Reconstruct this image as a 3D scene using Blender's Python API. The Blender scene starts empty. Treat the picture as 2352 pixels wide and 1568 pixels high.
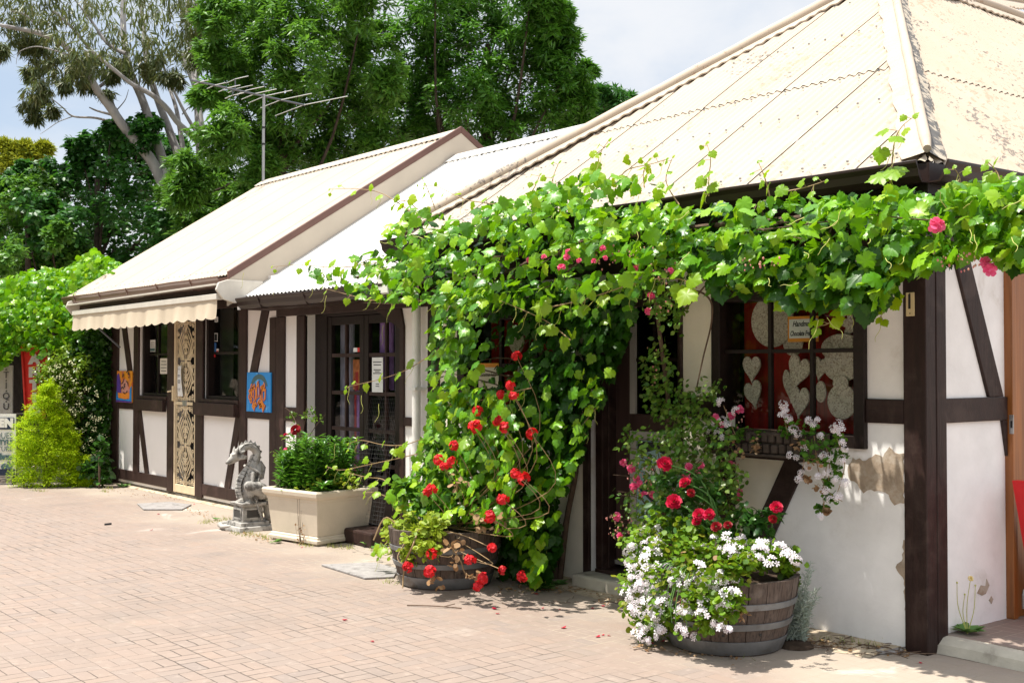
import bpy, math, random
import numpy as np
from mathutils import Vector, Matrix
rad = math.radians
rng = np.random.default_rng(7)
random.seed(7)
SC = bpy.context.scene
COL = SC.collection

# ------------------------------------------------------------------ camera
CAM = np.array([3.73, -5.766, 1.55])
FPX = 1187.5                       # focal length in pixels of a 1024 wide picture
_f = np.array([-.7809, .6247, 0.]); _f /= np.linalg.norm(_f)
_r = np.array([_f[1], -_f[0], 0.])
_p = math.atan(25.2 / FPX)
FW = _f * math.cos(_p) + np.array([0, 0, math.sin(_p)])
UP = np.cross(_r, FW)
cd = bpy.data.cameras.new('camera'); cam = bpy.data.objects.new('camera', cd); COL.objects.link(cam)
cd.sensor_width = 36; cd.lens = 36 * FPX / 1024; cd.clip_start = .05; cd.clip_end = 3000
m = Matrix([list(_r) + [0], list(UP) + [0], list(-FW) + [0], [0, 0, 0, 1]]).transposed()
m.translation = CAM
cam.matrix_world = m
SC.camera = cam

# ------------------------------------------------------------------ light
SUN = Vector((-.50, -.85, 0)).normalized() * math.cos(rad(70)) + Vector((0, 0, math.sin(rad(70))))
sl = bpy.data.lights.new('sun', 'SUN'); sl.energy = 4.9; sl.angle = rad(.53); sl.color = (1, .95, .86)
so = bpy.data.objects.new('sun', sl); COL.objects.link(so); so.rotation_euler = SUN.to_track_quat('Z', 'Y').to_euler()
so.location = (0, -10, 30)
SC.view_settings.view_transform = 'Standard'; SC.view_settings.look = 'None'
SC.view_settings.exposure = .64; SC.view_settings.gamma = 1; SC.view_settings.use_curve_mapping = False
SC.cycles.max_bounces = 8; SC.cycles.transparent_max_bounces = 16

# ------------------------------------------------------------------ node helper
class G:
    def __init__(s, tree): s.t = tree; s.N = tree.nodes; s.L = tree.links; s.N.clear()
    def n(s, typ, props=None, **inp):
        nd = s.N.new('ShaderNode' + typ)
        for k, v in (props or {}).items(): setattr(nd, k, v)
        for k, v in inp.items():
            key = int(k[1:]) if k[0] == 'i' and k[1:].isdigit() else k.replace('_', ' ')
            s.set(nd, key, v)
        return nd
    def set(s, nd, key, v):
        sock = nd.inputs[key]
        if isinstance(v, tuple) and len(v) == 2 and hasattr(v[0], 'outputs'): s.L.new(v[0].outputs[v[1]], sock)
        elif hasattr(v, 'outputs'): s.L.new(v.outputs[0], sock)
        else:
            if sock.type == 'RGBA' and len(v) == 3: v = (*v, 1)
            sock.default_value = v
    def math(s, op, a, b=None, c=None, clamp=False):
        nd = s.n('Math', {'operation': op, 'use_clamp': clamp}); s.set(nd, 0, a)
        if b is not None: s.set(nd, 1, b)
        if c is not None: s.set(nd, 2, c)
        return nd
    def mix(s, fac, a, b, blend='MIX'):
        nd = s.n('Mix', {'data_type': 'RGBA', 'blend_type': blend, 'clamp_factor': True})
        s.set(nd, 0, fac); s.set(nd, 6, a); s.set(nd, 7, b)
        return (nd, 2)
    def ramp(s, fac, stops):
        nd = s.n('ValToRGB'); s.set(nd, 0, fac)
        e = nd.color_ramp.elements
        while len(e) < len(stops): e.new(.5)
        for el, (p, c) in zip(e, stops): el.position = p; el.color = (*c, 1) if len(c) == 3 else c
        return nd
    def smooth(s, x, a, b):
        nd = s.n('MapRange', {'interpolation_type': 'SMOOTHSTEP'}); s.set(nd, 0, x); s.set(nd, 1, a); s.set(nd, 2, b)
        return nd
    def noise(s, vec=None, scale=5, detail=4, rough=.55, dist=0, dim='3D'):
        nd = s.n('TexNoise', {'noise_dimensions': dim})
        if vec is not None: s.set(nd, 'Vector', vec)
        s.set(nd, 'Scale', scale); s.set(nd, 'Detail', detail); s.set(nd, 'Roughness', rough); s.set(nd, 'Distortion', dist)
        return nd
    def pos(s, sx=1, sy=1, sz=1):
        g = s.n('NewGeometry')
        mp = s.n('Mapping'); s.set(mp, 'Vector', (g, 'Position')); mp.inputs['Scale'].default_value = (sx, sy, sz)
        return mp
    def bump(s, h, strength=.3, dist=.01):
        nd = s.n('Bump'); s.set(nd, 'Height', h); s.set(nd, 'Strength', strength); s.set(nd, 'Distance', dist); return nd

def newmat(name):
    mt = bpy.data.materials.new(name); mt.use_nodes = True
    return mt, G(mt.node_tree)
def out(g, sh):
    o = g.n('OutputMaterial'); g.set(o, 'Surface', sh)

# world: physical sky with soft high cloud
W = bpy.data.worlds.new('World'); SC.world = W; W.use_nodes = True
g = G(W.node_tree)
sky = g.n('TexSky', {'sky_type': 'NISHITA', 'sun_disc': False, 'sun_elevation': rad(70), 'sun_rotation': math.atan2(SUN.x, SUN.y), 'air_density': 1.0, 'dust_density': 1.2, 'ozone_density': 1.0})
tc = g.n('TexCoord')
mp = g.n('Mapping'); g.set(mp, 'Vector', (tc, 'Generated')); mp.inputs['Scale'].default_value = (1, 1, 2.6); mp.inputs['Location'].default_value = (.35, .1, .2)
n1 = g.noise(mp, 2.6, 8, .56, .35); n2 = g.noise(mp, 1.1, 3, .5, 0)
cl = g.math('ADD', g.math('MULTIPLY', n1, .72), g.math('MULTIPLY', n2, .42))
cm = g.smooth(cl, .38, .60)
cmx = g.math('MULTIPLY', cm, .92)
sz_ = g.n('SeparateXYZ'); g.set(sz_, 0, (tc, 'Generated'))
hi = g.smooth((sz_, 2), .28, .65)
low = g.mix(cmx, g.mix(.72, sky, (4.1, 4.9, 6.0)), (6.1, 6.2, 6.4)); upp = g.mix(cmx, g.mix(.5, sky, (8.2, 9.2, 10.8)), (10.4, 10.7, 11.2))
skyc = g.mix(hi, low, upp)
bg = g.n('Background'); g.set(bg, 'Color', skyc); g.set(bg, 'Strength', .098)
ow = g.n('OutputWorld'); g.set(ow, 'Surface', bg)

# ------------------------------------------------------------------ picture -> place (pixels of the 2352 wide view, planes of the real place)
PS = 2352 / 1024
def ray(px, py):
    return FW + _r * ((px / PS - 512) / FPX) - UP * ((py / PS - 341) / FPX)
def onY(px, py, y=0.): d = ray(px, py); return CAM + d * ((y - CAM[1]) / d[1])
def onX(px, py, x=0.): d = ray(px, py); return CAM + d * ((x - CAM[0]) / d[0])
def onZ(px, py, z=0.): d = ray(px, py); return CAM + d * ((z - CAM[2]) / d[2])
def atD(px, py, dep): return CAM + ray(px, py) * dep
def onP(px, py, o, n):
    d = ray(px, py); o = np.array(o); n = np.array(n)
    return CAM + d * (np.dot(o - CAM, n) / np.dot(d, n))

# ------------------------------------------------------------------ objects
def tag(o, label=None, cat=None, group=None, kind=None):
    if label: o['label'] = label
    if cat: o['category'] = cat
    if group: o['group'] = group
    if kind: o['kind'] = kind
    return o
def empty(name, loc, label, cat, group=None, rz=0):
    o = bpy.data.objects.new(name, None); COL.objects.link(o); o.location = loc; o.rotation_euler = (0, 0, rz)
    o.empty_display_size = .1
    return tag(o, label, cat, group)
def link(name, me, mat=None, parent=None):
    o = bpy.data.objects.new(name, me); COL.objects.link(o)
    if mat is not None: me.materials.append(mat)
    if parent is not None:
        o.parent = parent
        M = Matrix.Identity(4); p = parent
        # parts are written in world coordinates; undo the parent's placement (parents are never scaled)
        o.matrix_parent_inverse = world_of(parent).inverted()
    return o
def world_of(o):
    M = Matrix.LocRotScale(o.location, o.rotation_euler, o.scale)
    if o.parent: M = world_of(o.parent) @ o.matrix_parent_inverse @ M
    return M
def dup(o, name=None, parent=None, loc=None, rot=None, scale=None):
    c = o.copy(); COL.objects.link(c)
    if parent is not None: c.parent = parent; c.matrix_parent_inverse = world_of(parent).inverted()
    if loc is not None: c.location = loc
    if rot is not None: c.rotation_euler = rot
    if scale is not None: c.scale = (scale,) * 3
    return c

def nrm(v):
    v = np.asarray(v, float); l = np.linalg.norm(v, axis=-1, keepdims=True); return v / np.maximum(l, 1e-9)

class MB:
    def __init__(s): s.v = []; s.f = []
    def add(s, vs, fs):
        b = len(s.v); s.v += [tuple(map(float, p)) for p in vs]; s.f += [tuple(i + b for i in f) for f in fs]; return s
    def box(s, x0, x1, y0, y1, z0, z1, M=None):
        vs = [(x, y, z) for z in (z0, z1) for y in (y0, y1) for x in (x0, x1)]
        if M is not None: vs = [tuple(M @ Vector(p)) for p in vs]
        return s.add(vs, [(0, 2, 3, 1), (4, 5, 7, 6), (0, 1, 5, 4), (2, 6, 7, 3), (0, 4, 6, 2), (1, 3, 7, 5)])
    def poly(s, pts, y0, y1):                    # polygon in x,z extruded from y0 (front) to y1
        n = len(pts)
        a = sum(pts[i][0] * pts[(i + 1) % n][1] - pts[(i + 1) % n][0] * pts[i][1] for i in range(n))
        if a < 0: pts = pts[::-1]
        vs = [(x, y0, z) for x, z in pts] + [(x, y1, z) for x, z in pts]
        return s.add(vs, [tuple(range(n)), tuple(range(2 * n - 1, n - 1, -1))] + [(i, i + n, (i + 1) % n + n, (i + 1) % n) for i in range(n)])
    def quad(s, a, b, c, d): return s.add([a, b, c, d], [(0, 1, 2, 3)])
    def tube(s, pts, r, n=8, cap=True):
        pts = [np.array(p, float) for p in pts]; m = len(pts)
        rs = [r] * m if np.isscalar(r) else ([r[0] + (r[1] - r[0]) * i / max(1, m - 1) for i in range(m)] if len(r) == 2 and m != 2 else list(r))
        vs = []; ref = None
        for i, p in enumerate(pts):
            t = nrm(pts[min(i + 1, m - 1)] - pts[max(i - 1, 0)])
            if ref is None:
                ref = np.cross(t, (0, 0, 1.)); 
                if np.linalg.norm(ref) < 1e-3: ref = np.cross(t, (1., 0, 0))
            ref = nrm(ref - t * np.dot(ref, t)); b = np.cross(t, ref)
            vs += [p + rs[i] * (ref * math.cos(2 * math.pi * k / n) + b * math.sin(2 * math.pi * k / n)) for k in range(n)]
        fs = [(i * n + k, i * n + (k + 1) % n, (i + 1) * n + (k + 1) % n, (i + 1) * n + k) for i in range(m - 1) for k in range(n)]
        if cap: fs += [tuple(range(n - 1, -1, -1)), tuple(range((m - 1) * n, m * n))]
        return s.add(vs, fs)
    def lathe(s, prof, n=32, c=(0, 0, 0), close=False):
        vs = [(c[0] + r * math.cos(2 * math.pi * k / n), c[1] + r * math.sin(2 * math.pi * k / n), c[2] + z) for r, z in prof for k in range(n)]
        m = len(prof)
        fs = [(i * n + k, i * n + (k + 1) % n, (i + 1) * n + (k + 1) % n, (i + 1) * n + k) for i in range(m - 1) for k in range(n)]
        if close: fs += [tuple(range((m - 1) * n, m * n))]
        return s.add(vs, fs)
    def beam(s, p, q, w, y0, y1):                # bar in the wall plane between (x,z) points
        p = np.array(p, float); q = np.array(q, float); d = nrm(q - p); nn = np.array([-d[1], d[0]]) * w / 2
        return s.poly([tuple(p + nn), tuple(q + nn), tuple(q - nn), tuple(p - nn)], y0, y1)
    def ball(s, c, r, sx=1, sy=1, sz=1, n=10, m=7):
        prof = [(max(1e-4, math.sin(math.pi * i / (m - 1))), -math.cos(math.pi * i / (m - 1))) for i in range(m)]
        b = len(s.v); s.lathe(prof, n)
        for i in range(b, len(s.v)):
            x, y, z = s.v[i]; s.v[i] = (c[0] + x * r * sx, c[1] + y * r * sy, c[2] + z * r * sz)
        return s
    def build(s, name, mat, parent=None, smooth=False, bevel=0, seg=2):
        me = bpy.data.meshes.new(name); me.from_pydata(s.v, [], s.f); me.update()
        if smooth:
            me.polygons.foreach_set('use_smooth', [True] * len(me.polygons))
            try: me.set_sharp_from_angle(angle=rad(50))
            except Exception: pass
        o = link(name, me, mat, parent)
        if bevel:
            b = o.modifiers.new('bevel', 'BEVEL'); b.width = bevel; b.segments = seg; b.limit_method = 'ANGLE'; b.angle_limit = rad(40)
        return o

def fast(name, V, F, mat, parent=None, smooth=False):
    V = np.asarray(V, np.float32); F = np.asarray(F, np.int32); k = F.shape[1]
    me = bpy.data.meshes.new(name)
    me.vertices.add(len(V)); me.vertices.foreach_set('co', V.ravel())
    me.loops.add(F.size); me.loops.foreach_set('vertex_index', F.ravel())
    me.polygons.add(len(F)); me.polygons.foreach_set('loop_start', np.arange(0, F.size, k, dtype=np.int32))
    try: me.polygons.foreach_set('loop_total', np.full(len(F), k, np.int32))
    except Exception: pass
    if smooth: me.polygons.foreach_set('use_smooth', np.ones(len(F), bool))
    me.update(calc_edges=True); me.validate()
    return link(name, me, mat, parent)

def leaves(P, N, T, S, tpl):
    tv, tf = tpl; P = np.asarray(P, float); N = nrm(N); T = np.asarray(T, float)
    T = nrm(T - N * np.sum(T * N, 1, keepdims=True)); B = np.cross(T, N); S = np.asarray(S, float)
    if S.ndim == 0: S = np.full(len(P), float(S))
    S = S[:, None, None]
    V = P[:, None, :] + S * (tv[None, :, 0:1] * B[:, None] + tv[None, :, 1:2] * T[:, None] + tv[None, :, 2:3] * N[:, None])
    F = tf[None] + (np.arange(len(P)) * len(tv))[:, None, None]
    return V.reshape(-1, 3), F.reshape(-1, tf.shape[1])
def cat(parts):
    Vs, Fs, b = [], [], 0
    for V, F in parts: Vs.append(V); Fs.append(F + b); b += len(V)
    return np.concatenate(Vs), np.concatenate(Fs)

# leaf shapes
_h = [(.06, -.14), (.22, -.20), (.30, -.14), (.42, -.13), (.46, -.02), (.57, .06), (.56, .16), (.66, .34), (.55, .38), (.53, .47), (.43, .50), (.46, .62), (.41, .72), (.30, .72), (.25, .83), (.15, .86), (.10, .97), (0, 1.10)]
_o = [(0, 0)] + _h + [(-x, y) for x, y in _h[-2::-1]]
GRAPE = (np.array([(0, .30, .03)] + [(x, y, -.42 * x * x - .16 * abs(y - .3) ** 1.5 + .03 * math.sin(i * 1.1)) for i, (x, y) in enumerate(_o)]),
         np.array([(0, i + 1, (i + 1) % len(_o) + 1) for i in range(len(_o))][::-1]))
LANCE = (np.array([(0, 0, 0), (.5, .42, .12), (0, 1, -.1), (-.5, .42, .12)]) * np.array([.28, 1, .28]), np.array([(0, 1, 2), (0, 2, 3)]))
OVAL = (np.array([(0, 0, 0), (.30, .25, .06), (.33, .60, .05), (0, 1, -.08), (-.33, .60, .05), (-.30, .25, .06), (0, .45, -.02)]),
        np.array([(6, 0, 1), (6, 1, 2), (6, 2, 3), (6, 3, 4), (6, 4, 5), (6, 5, 0)]))
NEEDLE = (np.array([(-.06, 0, 0), (.06, 0, 0), (0, 1, 0)]), np.array([(0, 1, 2)]))
ROUND = (np.array([(0, .5, -.06)] + [((.52 + .05 * math.cos(k * 5)) * math.sin(2 * math.pi * k / 10), .5 - (.5 + .05 * math.cos(k * 5)) * math.cos(2 * math.pi * k / 10) if k else .12, .04 * math.cos(2 * math.pi * k / 10 * 3)) for k in range(10)]),
         np.array([(0, k + 1, (k + 1) % 10 + 1) for k in range(10)]))
def unit(n): return nrm(rng.normal(size=(n, 3)))
def clumps(C, R, n_sub, n_leaf, sub=.36, droop=.3, out_=.8, jit=.6, flat=1., upn=.6):
    """leaves gathered in small clumps through balls C,R: returns positions, normals, tips"""
    P, N, T = [], [], []
    for c, r in zip(C, R):
        k = max(3, int(n_sub))
        d = unit(k); q = np.asarray(c) + d * (rng.random((k, 1)) ** .45) * r * np.array([1, 1, flat])
        for s in q:
            m = int(n_leaf * (.6 + .8 * rng.random()))
            e = unit(m); e[:, 2] = np.abs(e[:, 2]) * np.where(rng.random(m) < .75, 1, -1)
            P.append(s + e * (rng.random((m, 1)) ** .5) * r * sub); 
            j = rng.normal(size=(m, 3)) * jit
            T.append(e * out_ + j + np.array([0, 0, -droop])); N.append(e * .5 + rng.normal(size=(m, 3)) * .45 + np.array([0, 0, upn]))
    return np.concatenate(P), np.concatenate(N), np.concatenate(T)

def text_mesh(body, size, shear=0, ext=.0, space=1., align='CENTER', wid=0):
    cu = bpy.data.curves.new('t', 'FONT'); cu.body = body; cu.size = size; cu.shear = shear; cu.extrude = ext
    cu.align_x = align; cu.align_y = 'CENTER'; cu.space_character = space; cu.resolution_u = 3; cu.offset = wid
    o = bpy.data.objects.new('t', cu); COL.objects.link(o)
    dg = bpy.context.evaluated_depsgraph_get(); me = bpy.data.meshes.new_from_object(o.evaluated_get(dg))
    bpy.data.objects.remove(o); bpy.data.curves.remove(cu)
    return me
def text(name, body, size, loc, mat, parent, rot=(rad(90), 0, 0), sx=1., **kw):
    me = text_mesh(body, size, **kw)
    if sx != 1.: me.transform(Matrix.Diagonal((sx, 1, 1, 1)))
    me.transform(Matrix.LocRotScale(Vector(loc), Matrix.Identity(3).to_quaternion() if rot is None else __import__('mathutils').Euler(rot).to_quaternion(), Vector((1, 1, 1))))
    me.name = name
    return link(name, me, mat, parent)

# ------------------------------------------------------------------ materials
def simple(name, col, rough=.6, var=.12, scale=6, spec=.4, metal=0, bump=0, bscale=60, sx=1, sy=1, sz=1, dirt=None, dscale=2.5, dlo=.52, dhi=.7):
    mt, g = newmat(name)
    p = g.pos(sx, sy, sz)
    n = g.noise(p, scale, 5, .6)
    lo = tuple(c * (1 - var) for c in col); hi = tuple(min(1, c * (1 + var)) for c in col)
    c = g.ramp(n, [(.3, lo), (.7, hi)])
    if dirt is not None:
        dn = g.noise(g.pos(), dscale, 7, .65, .3)
        c = g.mix(g.smooth(dn, dlo, dhi), c, dirt)
    b = g.n('BsdfPrincipled'); g.set(b, 'Base Color', c); g.set(b, 'Roughness', rough); g.set(b, 'Specular IOR Level', spec); g.set(b, 'Metallic', metal)
    if bump:
        g.set(b, 'Normal', g.bump(g.noise(p, bscale, 4, .6), bump, .004))
    out(g, b); return mt

def leafmat(name, cols, trans, tmix=.38, rough=.42, spec=.35, sheen=.0):
    """thin leaf: reflected + transmitted light, its own hue for every leaf"""
    mt, g = newmat(name)
    geo = g.n('NewGeometry')
    k = len(cols); stops = [((i + .0) / max(1, k - 1), c) for i, c in enumerate(cols)]
    c = g.ramp((geo, 'Random Per Island'), stops)
    tr = g.n('BsdfTranslucent'); 
    tc_ = g.mix(.55, c, trans); g.set(tr, 'Color', tc_)
    b = g.n('BsdfPrincipled'); g.set(b, 'Base Color', c); g.set(b, 'Roughness', rough); g.set(b, 'Specular IOR Level', spec)
    mx = g.n('MixShader'); g.set(mx, 0, tmix); g.set(mx, 1, b); g.set(mx, 2, tr)
    out(g, mx); return mt

M = {}
M['plaster'] = simple('white_plaster', (.86, .845, .83), .85, .07, 4, .2, 0, .8, 16, dirt=(.60, .555, .50), dscale=2.2, dlo=.56, dhi=.80)
M['plaster_cream'] = simple('cream_plaster', (.83, .775, .645), .85, .07, 4, .2, 0, .8, 16, dirt=(.5, .44, .33), dscale=2.4, dlo=.64, dhi=.84)
M['plaster_far'] = simple('smooth_plaster', (.84, .80, .77), .8, .03, 2, .2, 0, .15, 60)
M['render_bare'] = simple('bare_render', (.38, .30, .225), .95, .25, 9, .1, 0, .9, 40, dirt=(.48, .41, .33), dscale=7, dlo=.5, dhi=.62)
M['timber'] = simple('dark_timber', (.023, .0102, .0085), .5, .35, 30, .3, 0, .5, 90, 1, 1, .12, dirt=(.050, .030, .025), dscale=4, dlo=.45, dhi=.66)
M['timber_h'] = simple('dark_timber_rail', (.023, .0102, .0085), .5, .35, 30, .3, 0, .5, 90, .12, 1, 1, dirt=(.050, .030, .025), dscale=4, dlo=.45, dhi=.66)
M['timber_far'] = simple('brown_timber', (.036, .0185, .0148), .55, .25, 25, .3, 0, .4, 90, 1, 1, .15, dirt=(.068, .038, .032), dscale=3)
M['frame'] = simple('window_timber', (.014, .0075, .006), .5, .3, 30, .3, 0, .3, 90)
M['gutter'] = simple('brown_gutter', (.026, .0135, .011), .4, .15, 4, .4)
M['gutter_far'] = simple('brown_gutter_faded', (.125, .067, .05), .38, .1, 4, .5)
M['barge'] = simple('brown_barge', (.14, .07, .055), .45, .12, 4, .4)
M['fascia_cream'] = simple('cream_fascia', (.52, .455, .37), .55, .06, 3, .4)
M['roof_cream'] = simple('cream_sheet', (.45, .372, .295), .6, .05, 1.2, .15, 0)
M['roof_white'] = simple('white_sheet', (.54, .525, .495), .5, .04, 1.2, .25, 0)
def roof_old(name, spots, seed):
    mt, g = newmat(name)
    p = g.pos(); p.inputs['Location'].default_value = (seed, seed * 2, 0)
    base = g.ramp(g.noise(p, 1.4, 5, .6), [(.3, (.425, .352, .275)), (.7, (.475, .40, .318))])
    streak = g.noise(g.pos(14, 3, 1.2), 1.0, 5, .6)
    c = g.mix(g.math('MULTIPLY', g.smooth(streak, .56, .72), .35), base, (.42, .31, .21))
    f1 = g.noise(p, 17, 6, .62, .4)
    big = g.noise(p, 1.15, 3, .5)
    thr = g.math('ADD', f1, g.math('MULTIPLY', g.math('SUBTRACT', big, .5), .5))
    peel = g.smooth(thr, spots, spots + .03)
    c = g.mix(g.math('MULTIPLY', peel, .75), c, (.40, .28, .20))
    f2 = g.noise(p, 24, 6, .6, .6); big2 = g.noise(p, .9, 2, .5)
    thr2 = g.math('ADD', f2, g.math('MULTIPLY', g.math('SUBTRACT', big2, .5), .7))
    c = g.mix(g.math('MULTIPLY', g.smooth(thr2, spots + .055, spots + .075), .85), c, (.16, .14, .125))
    b = g.n('BsdfPrincipled'); g.set(b, 'Base Color', c); g.set(b, 'Roughness', .6); g.set(b, 'Specular IOR Level', .2)
    g.set(b, 'Normal', g.bump(peel, .4, .004)); out(g, b); return mt
M['roof_old'] = roof_old('weathered_cream_sheet', .632, 0)
M['roof_peel'] = roof_old('peeling_cream_sheet', .595, 5)
M['cap'] = roof_old('cream_capping', .665, 9)
def lichen_cap():
    mt, g = newmat('lichened_flashing'); p = g.pos()
    c = g.ramp(g.noise(p, 2, 4, .6), [(.3, (.40, .345, .27)), (.7, (.46, .395, .31))])
    f = g.noise(g.pos(1, 1, 1.8), 11, 6, .65, .5)
    c = g.mix(g.smooth(f, .47, .51), c, (.10, .095, .09))
    b = g.n('BsdfPrincipled'); g.set(b, 'Base Color', c); g.set(b, 'Roughness', .8); out(g, b); return mt
M['lichen'] = lichen_cap()
M['concrete'] = simple('pale_concrete', (.50, .46, .38), .9, .15, 6, .2, 0, .7, 50, dirt=(.30, .27, .22), dscale=4)
M['cover'] = simple('grey_concrete_cover', (.30, .28, .27), .9, .2, 14, .2, 0, .8, 60, dirt=(.18, .17, .16), dscale=6)
M['planter'] = simple('cream_cast_stone', (.62, .54, .43), .8, .06, 5, .25, 0, .25, 50, dirt=(.45, .38, .28), dscale=6, dlo=.66, dhi=.8)
M['stone'] = simple('carved_stone', (.40, .38, .35), .85, .25, 9, .2, 0, .7, 60, dirt=(.09, .083, .076), dscale=11, dlo=.47, dhi=.66)
M['stone_line'] = simple('stone_wash', (.06, .055, .05), .9)
M['brick_plinth'] = simple('dark_bluestone_plinth', (.13, .115, .095), .95, .4, 10, .2, 0, .9, 30)
M['soil'] = simple('potting_soil', (.06, .042, .03), .95, .4, 20, .1, 0, 1, 40)
M['ground'] = simple('bare_ground', (.30, .24, .18), .95, .2, .5, .1)
def paving(name, sandbias=0.):
    mt, g = newmat(name)
    ge = g.n('NewGeometry'); ps = g.n('SeparateXYZ'); g.set(ps, 0, (ge, 'Position'))
    wob = g.noise((ge, 'Position'), 9, 2, .5); wb = g.math('MULTIPLY', g.math('SUBTRACT', wob, .5), .014)
    S_ = .170
    u = g.math('DIVIDE', g.math('ADD', (ps, 0), wb), S_); v = g.math('DIVIDE', g.math('ADD', (ps, 1), wb), S_)
    cu, cv = g.math('FLOOR', u), g.math('FLOOR', v); fu, fv = g.math('FRACT', u), g.math('FRACT', v)
    par = g.math('FLOORED_MODULO', g.math('ADD', cu, cv), 2.0)
    def sel(a, b): return g.math('ADD', a, g.math('MULTIPLY', par, g.math('SUBTRACT', b, a)))
    A = sel(fu, fv); B0 = g.math('MULTIPLY', sel(fv, fu), 2.0); B = g.math('FRACT', B0); sub = g.math('FLOOR', B0)
    da = g.math('MULTIPLY', g.math('MINIMUM', A, g.math('SUBTRACT', 1.0, A)), S_)
    db = g.math('MULTIPLY', g.math('MINIMUM', B, g.math('SUBTRACT', 1.0, B)), S_ / 2)
    d = g.math('MINIMUM', da, db)
    fine = g.noise((ge, 'Position'), 55, 3, .6)
    dd = g.math('ADD', d, g.math('MULTIPLY', g.math('SUBTRACT', fine, .5), .0050))
    big = g.noise((ge, 'Position'), .55, 3, .55)
    wid = g.math('ADD', .0010, g.math('MULTIPLY', g.smooth(g.noise((ge, 'Position'), 2.1, 4, .6), .42, .66), .0034))
    joint = g.math('SUBTRACT', 1.0, g.smooth(g.math('DIVIDE', dd, wid), .55, 1.25))
    cx = g.n('CombineXYZ'); g.set(cx, 0, cu); g.set(cx, 1, cv); g.set(cx, 2, g.math('ADD', sub, g.math('MULTIPLY', par, 5.0)))
    wn = g.n('TexWhiteNoise', {'noise_dimensions': '3D'}); g.set(wn, 'Vector', cx)
    brick = g.ramp(wn, [(0, (.262, .205, .172)), (.3, (.280, .216, .181)), (.55, (.266, .213, .183)), (.75, (.286, .217, .178)), (1, (.246, .200, .176))])
    st = g.noise((ge, 'Position'), 2.4, 6, .62, .4)
    brick = g.mix(g.math('MULTIPLY', g.smooth(st, .42, .75), .45), brick, (.245, .20, .172)); st2 = g.noise((ge, 'Position'), 14, 5, .65, .3)
    brick = g.mix(g.math('MULTIPLY', g.smooth(st2, .50, .75), .4), brick, (.40, .33, .28))
    gr = g.noise((ge, 'Position'), 160, 3, .7)
    brick = g.mix(g.math('MULTIPLY', g.smooth(gr, .55, .8), .25), brick, (.30, .22, .17))
    oil = g.noise((ge, 'Position'), .9, 5, .6, .5)
    brick = g.mix(g.math('MULTIPLY', g.smooth(oil, .56, .72), .32), brick, (.17, .145, .13))
    # sandy wash and efflorescence beside the shops
    near = g.smooth((ps, 1), -2.2, -.2)
    sandm = g.smooth(g.math('ADD', g.math('MULTIPLY', near, .45), g.math('ADD', big, sandbias)), .70, 1.0)
    brick = g.mix(g.math('MULTIPLY', sandm, .6), brick, (.42, .36, .29))
    eff = g.noise((ge, 'Position'), 1.3, 7, .6, .6)
    brick = g.mix(g.math('MULTIPLY', g.math('MULTIPLY', g.smooth(eff, .60, .72), near), .7), brick, (.70, .66, .60))
    jc = g.mix(g.smooth(g.math('ADD', g.math('MULTIPLY', near, .5), g.noise((ge, 'Position'), .8, 4, .6)), .52, .78), (.100, .082, .069), (.38, .315, .25))
    c = g.mix(joint, brick, jc)
    b = g.n('BsdfPrincipled'); g.set(b, 'Base Color', c); g.set(b, 'Roughness', .88); g.set(b, 'Specular IOR Level', .2)
    hgt = g.math('SUBTRACT', g.math('ADD', g.math('MULTIPLY', gr, .12), g.math('MULTIPLY', wn, .25)), joint)
    g.set(b, 'Normal', g.bump(hgt, .55, .006)); out(g, b); return mt
M['paving'] = paving('brick_paving')
M['paving_step'] = paving('brick_paving_step', -.3)
M['dirt'] = simple('sandy_dirt', (.50, .41, .30), .95, .25, 14, .1, 0, .8, 60, dirt=(.22, .16, .11), dscale=7, dlo=.5, dhi=.66)
def glass(name, tint=(.9, .95, .93), refl=1.0):
    mt, g = newmat(name)
    f = g.n('Fresnel'); g.set(f, 'IOR', 1.5)
    f2 = g.math('MULTIPLY', f, 1.0 * refl, clamp=True)
    t = g.n('BsdfTransparent'); g.set(t, 'Color', (*tint, 1)); r = g.n('BsdfGlossy'); g.set(r, 'Roughness', .02)
    g.set(r, 'Normal', g.bump(g.noise(g.pos(), 3, 2, .5), .05, .02))
    mx = g.n('MixShader'); g.set(mx, 0, f2); g.set(mx, 1, t); g.set(mx, 2, r); out(g, mx); return mt
M['glass'] = glass('window_glass', (.9, .95, .93), .6)
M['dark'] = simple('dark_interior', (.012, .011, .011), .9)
M['curtain'] = simple('dark_red_drape', (.27, .013, .010), .75, .6, 22, .2, 0, 0, 60, 1, 1, .06)
M['floor_in'] = simple('shop_floor', (.06, .045, .035), .6)
def freckle():
    mt, g = newmat('sprinkled_chocolate')
    v = g.n('TexVoronoi'); g.set(v, 'Vector', g.pos()); g.set(v, 'Scale', 130)
    c = g.ramp((v, 'Color'), [(0, (.20, .14, .10)), (.3, (.66, .56, .46)), (.6, (.76, .68, .58)), (.8, (.38, .28, .20)), (1, (.80, .74, .65))])
    b = g.n('BsdfPrincipled'); g.set(b, 'Base Color', c); g.set(b, 'Roughness', .7)
    g.set(b, 'Normal', g.bump((v, 'Distance'), .8, .004)); out(g, b); return mt
M['freckle'] = freckle()
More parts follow.
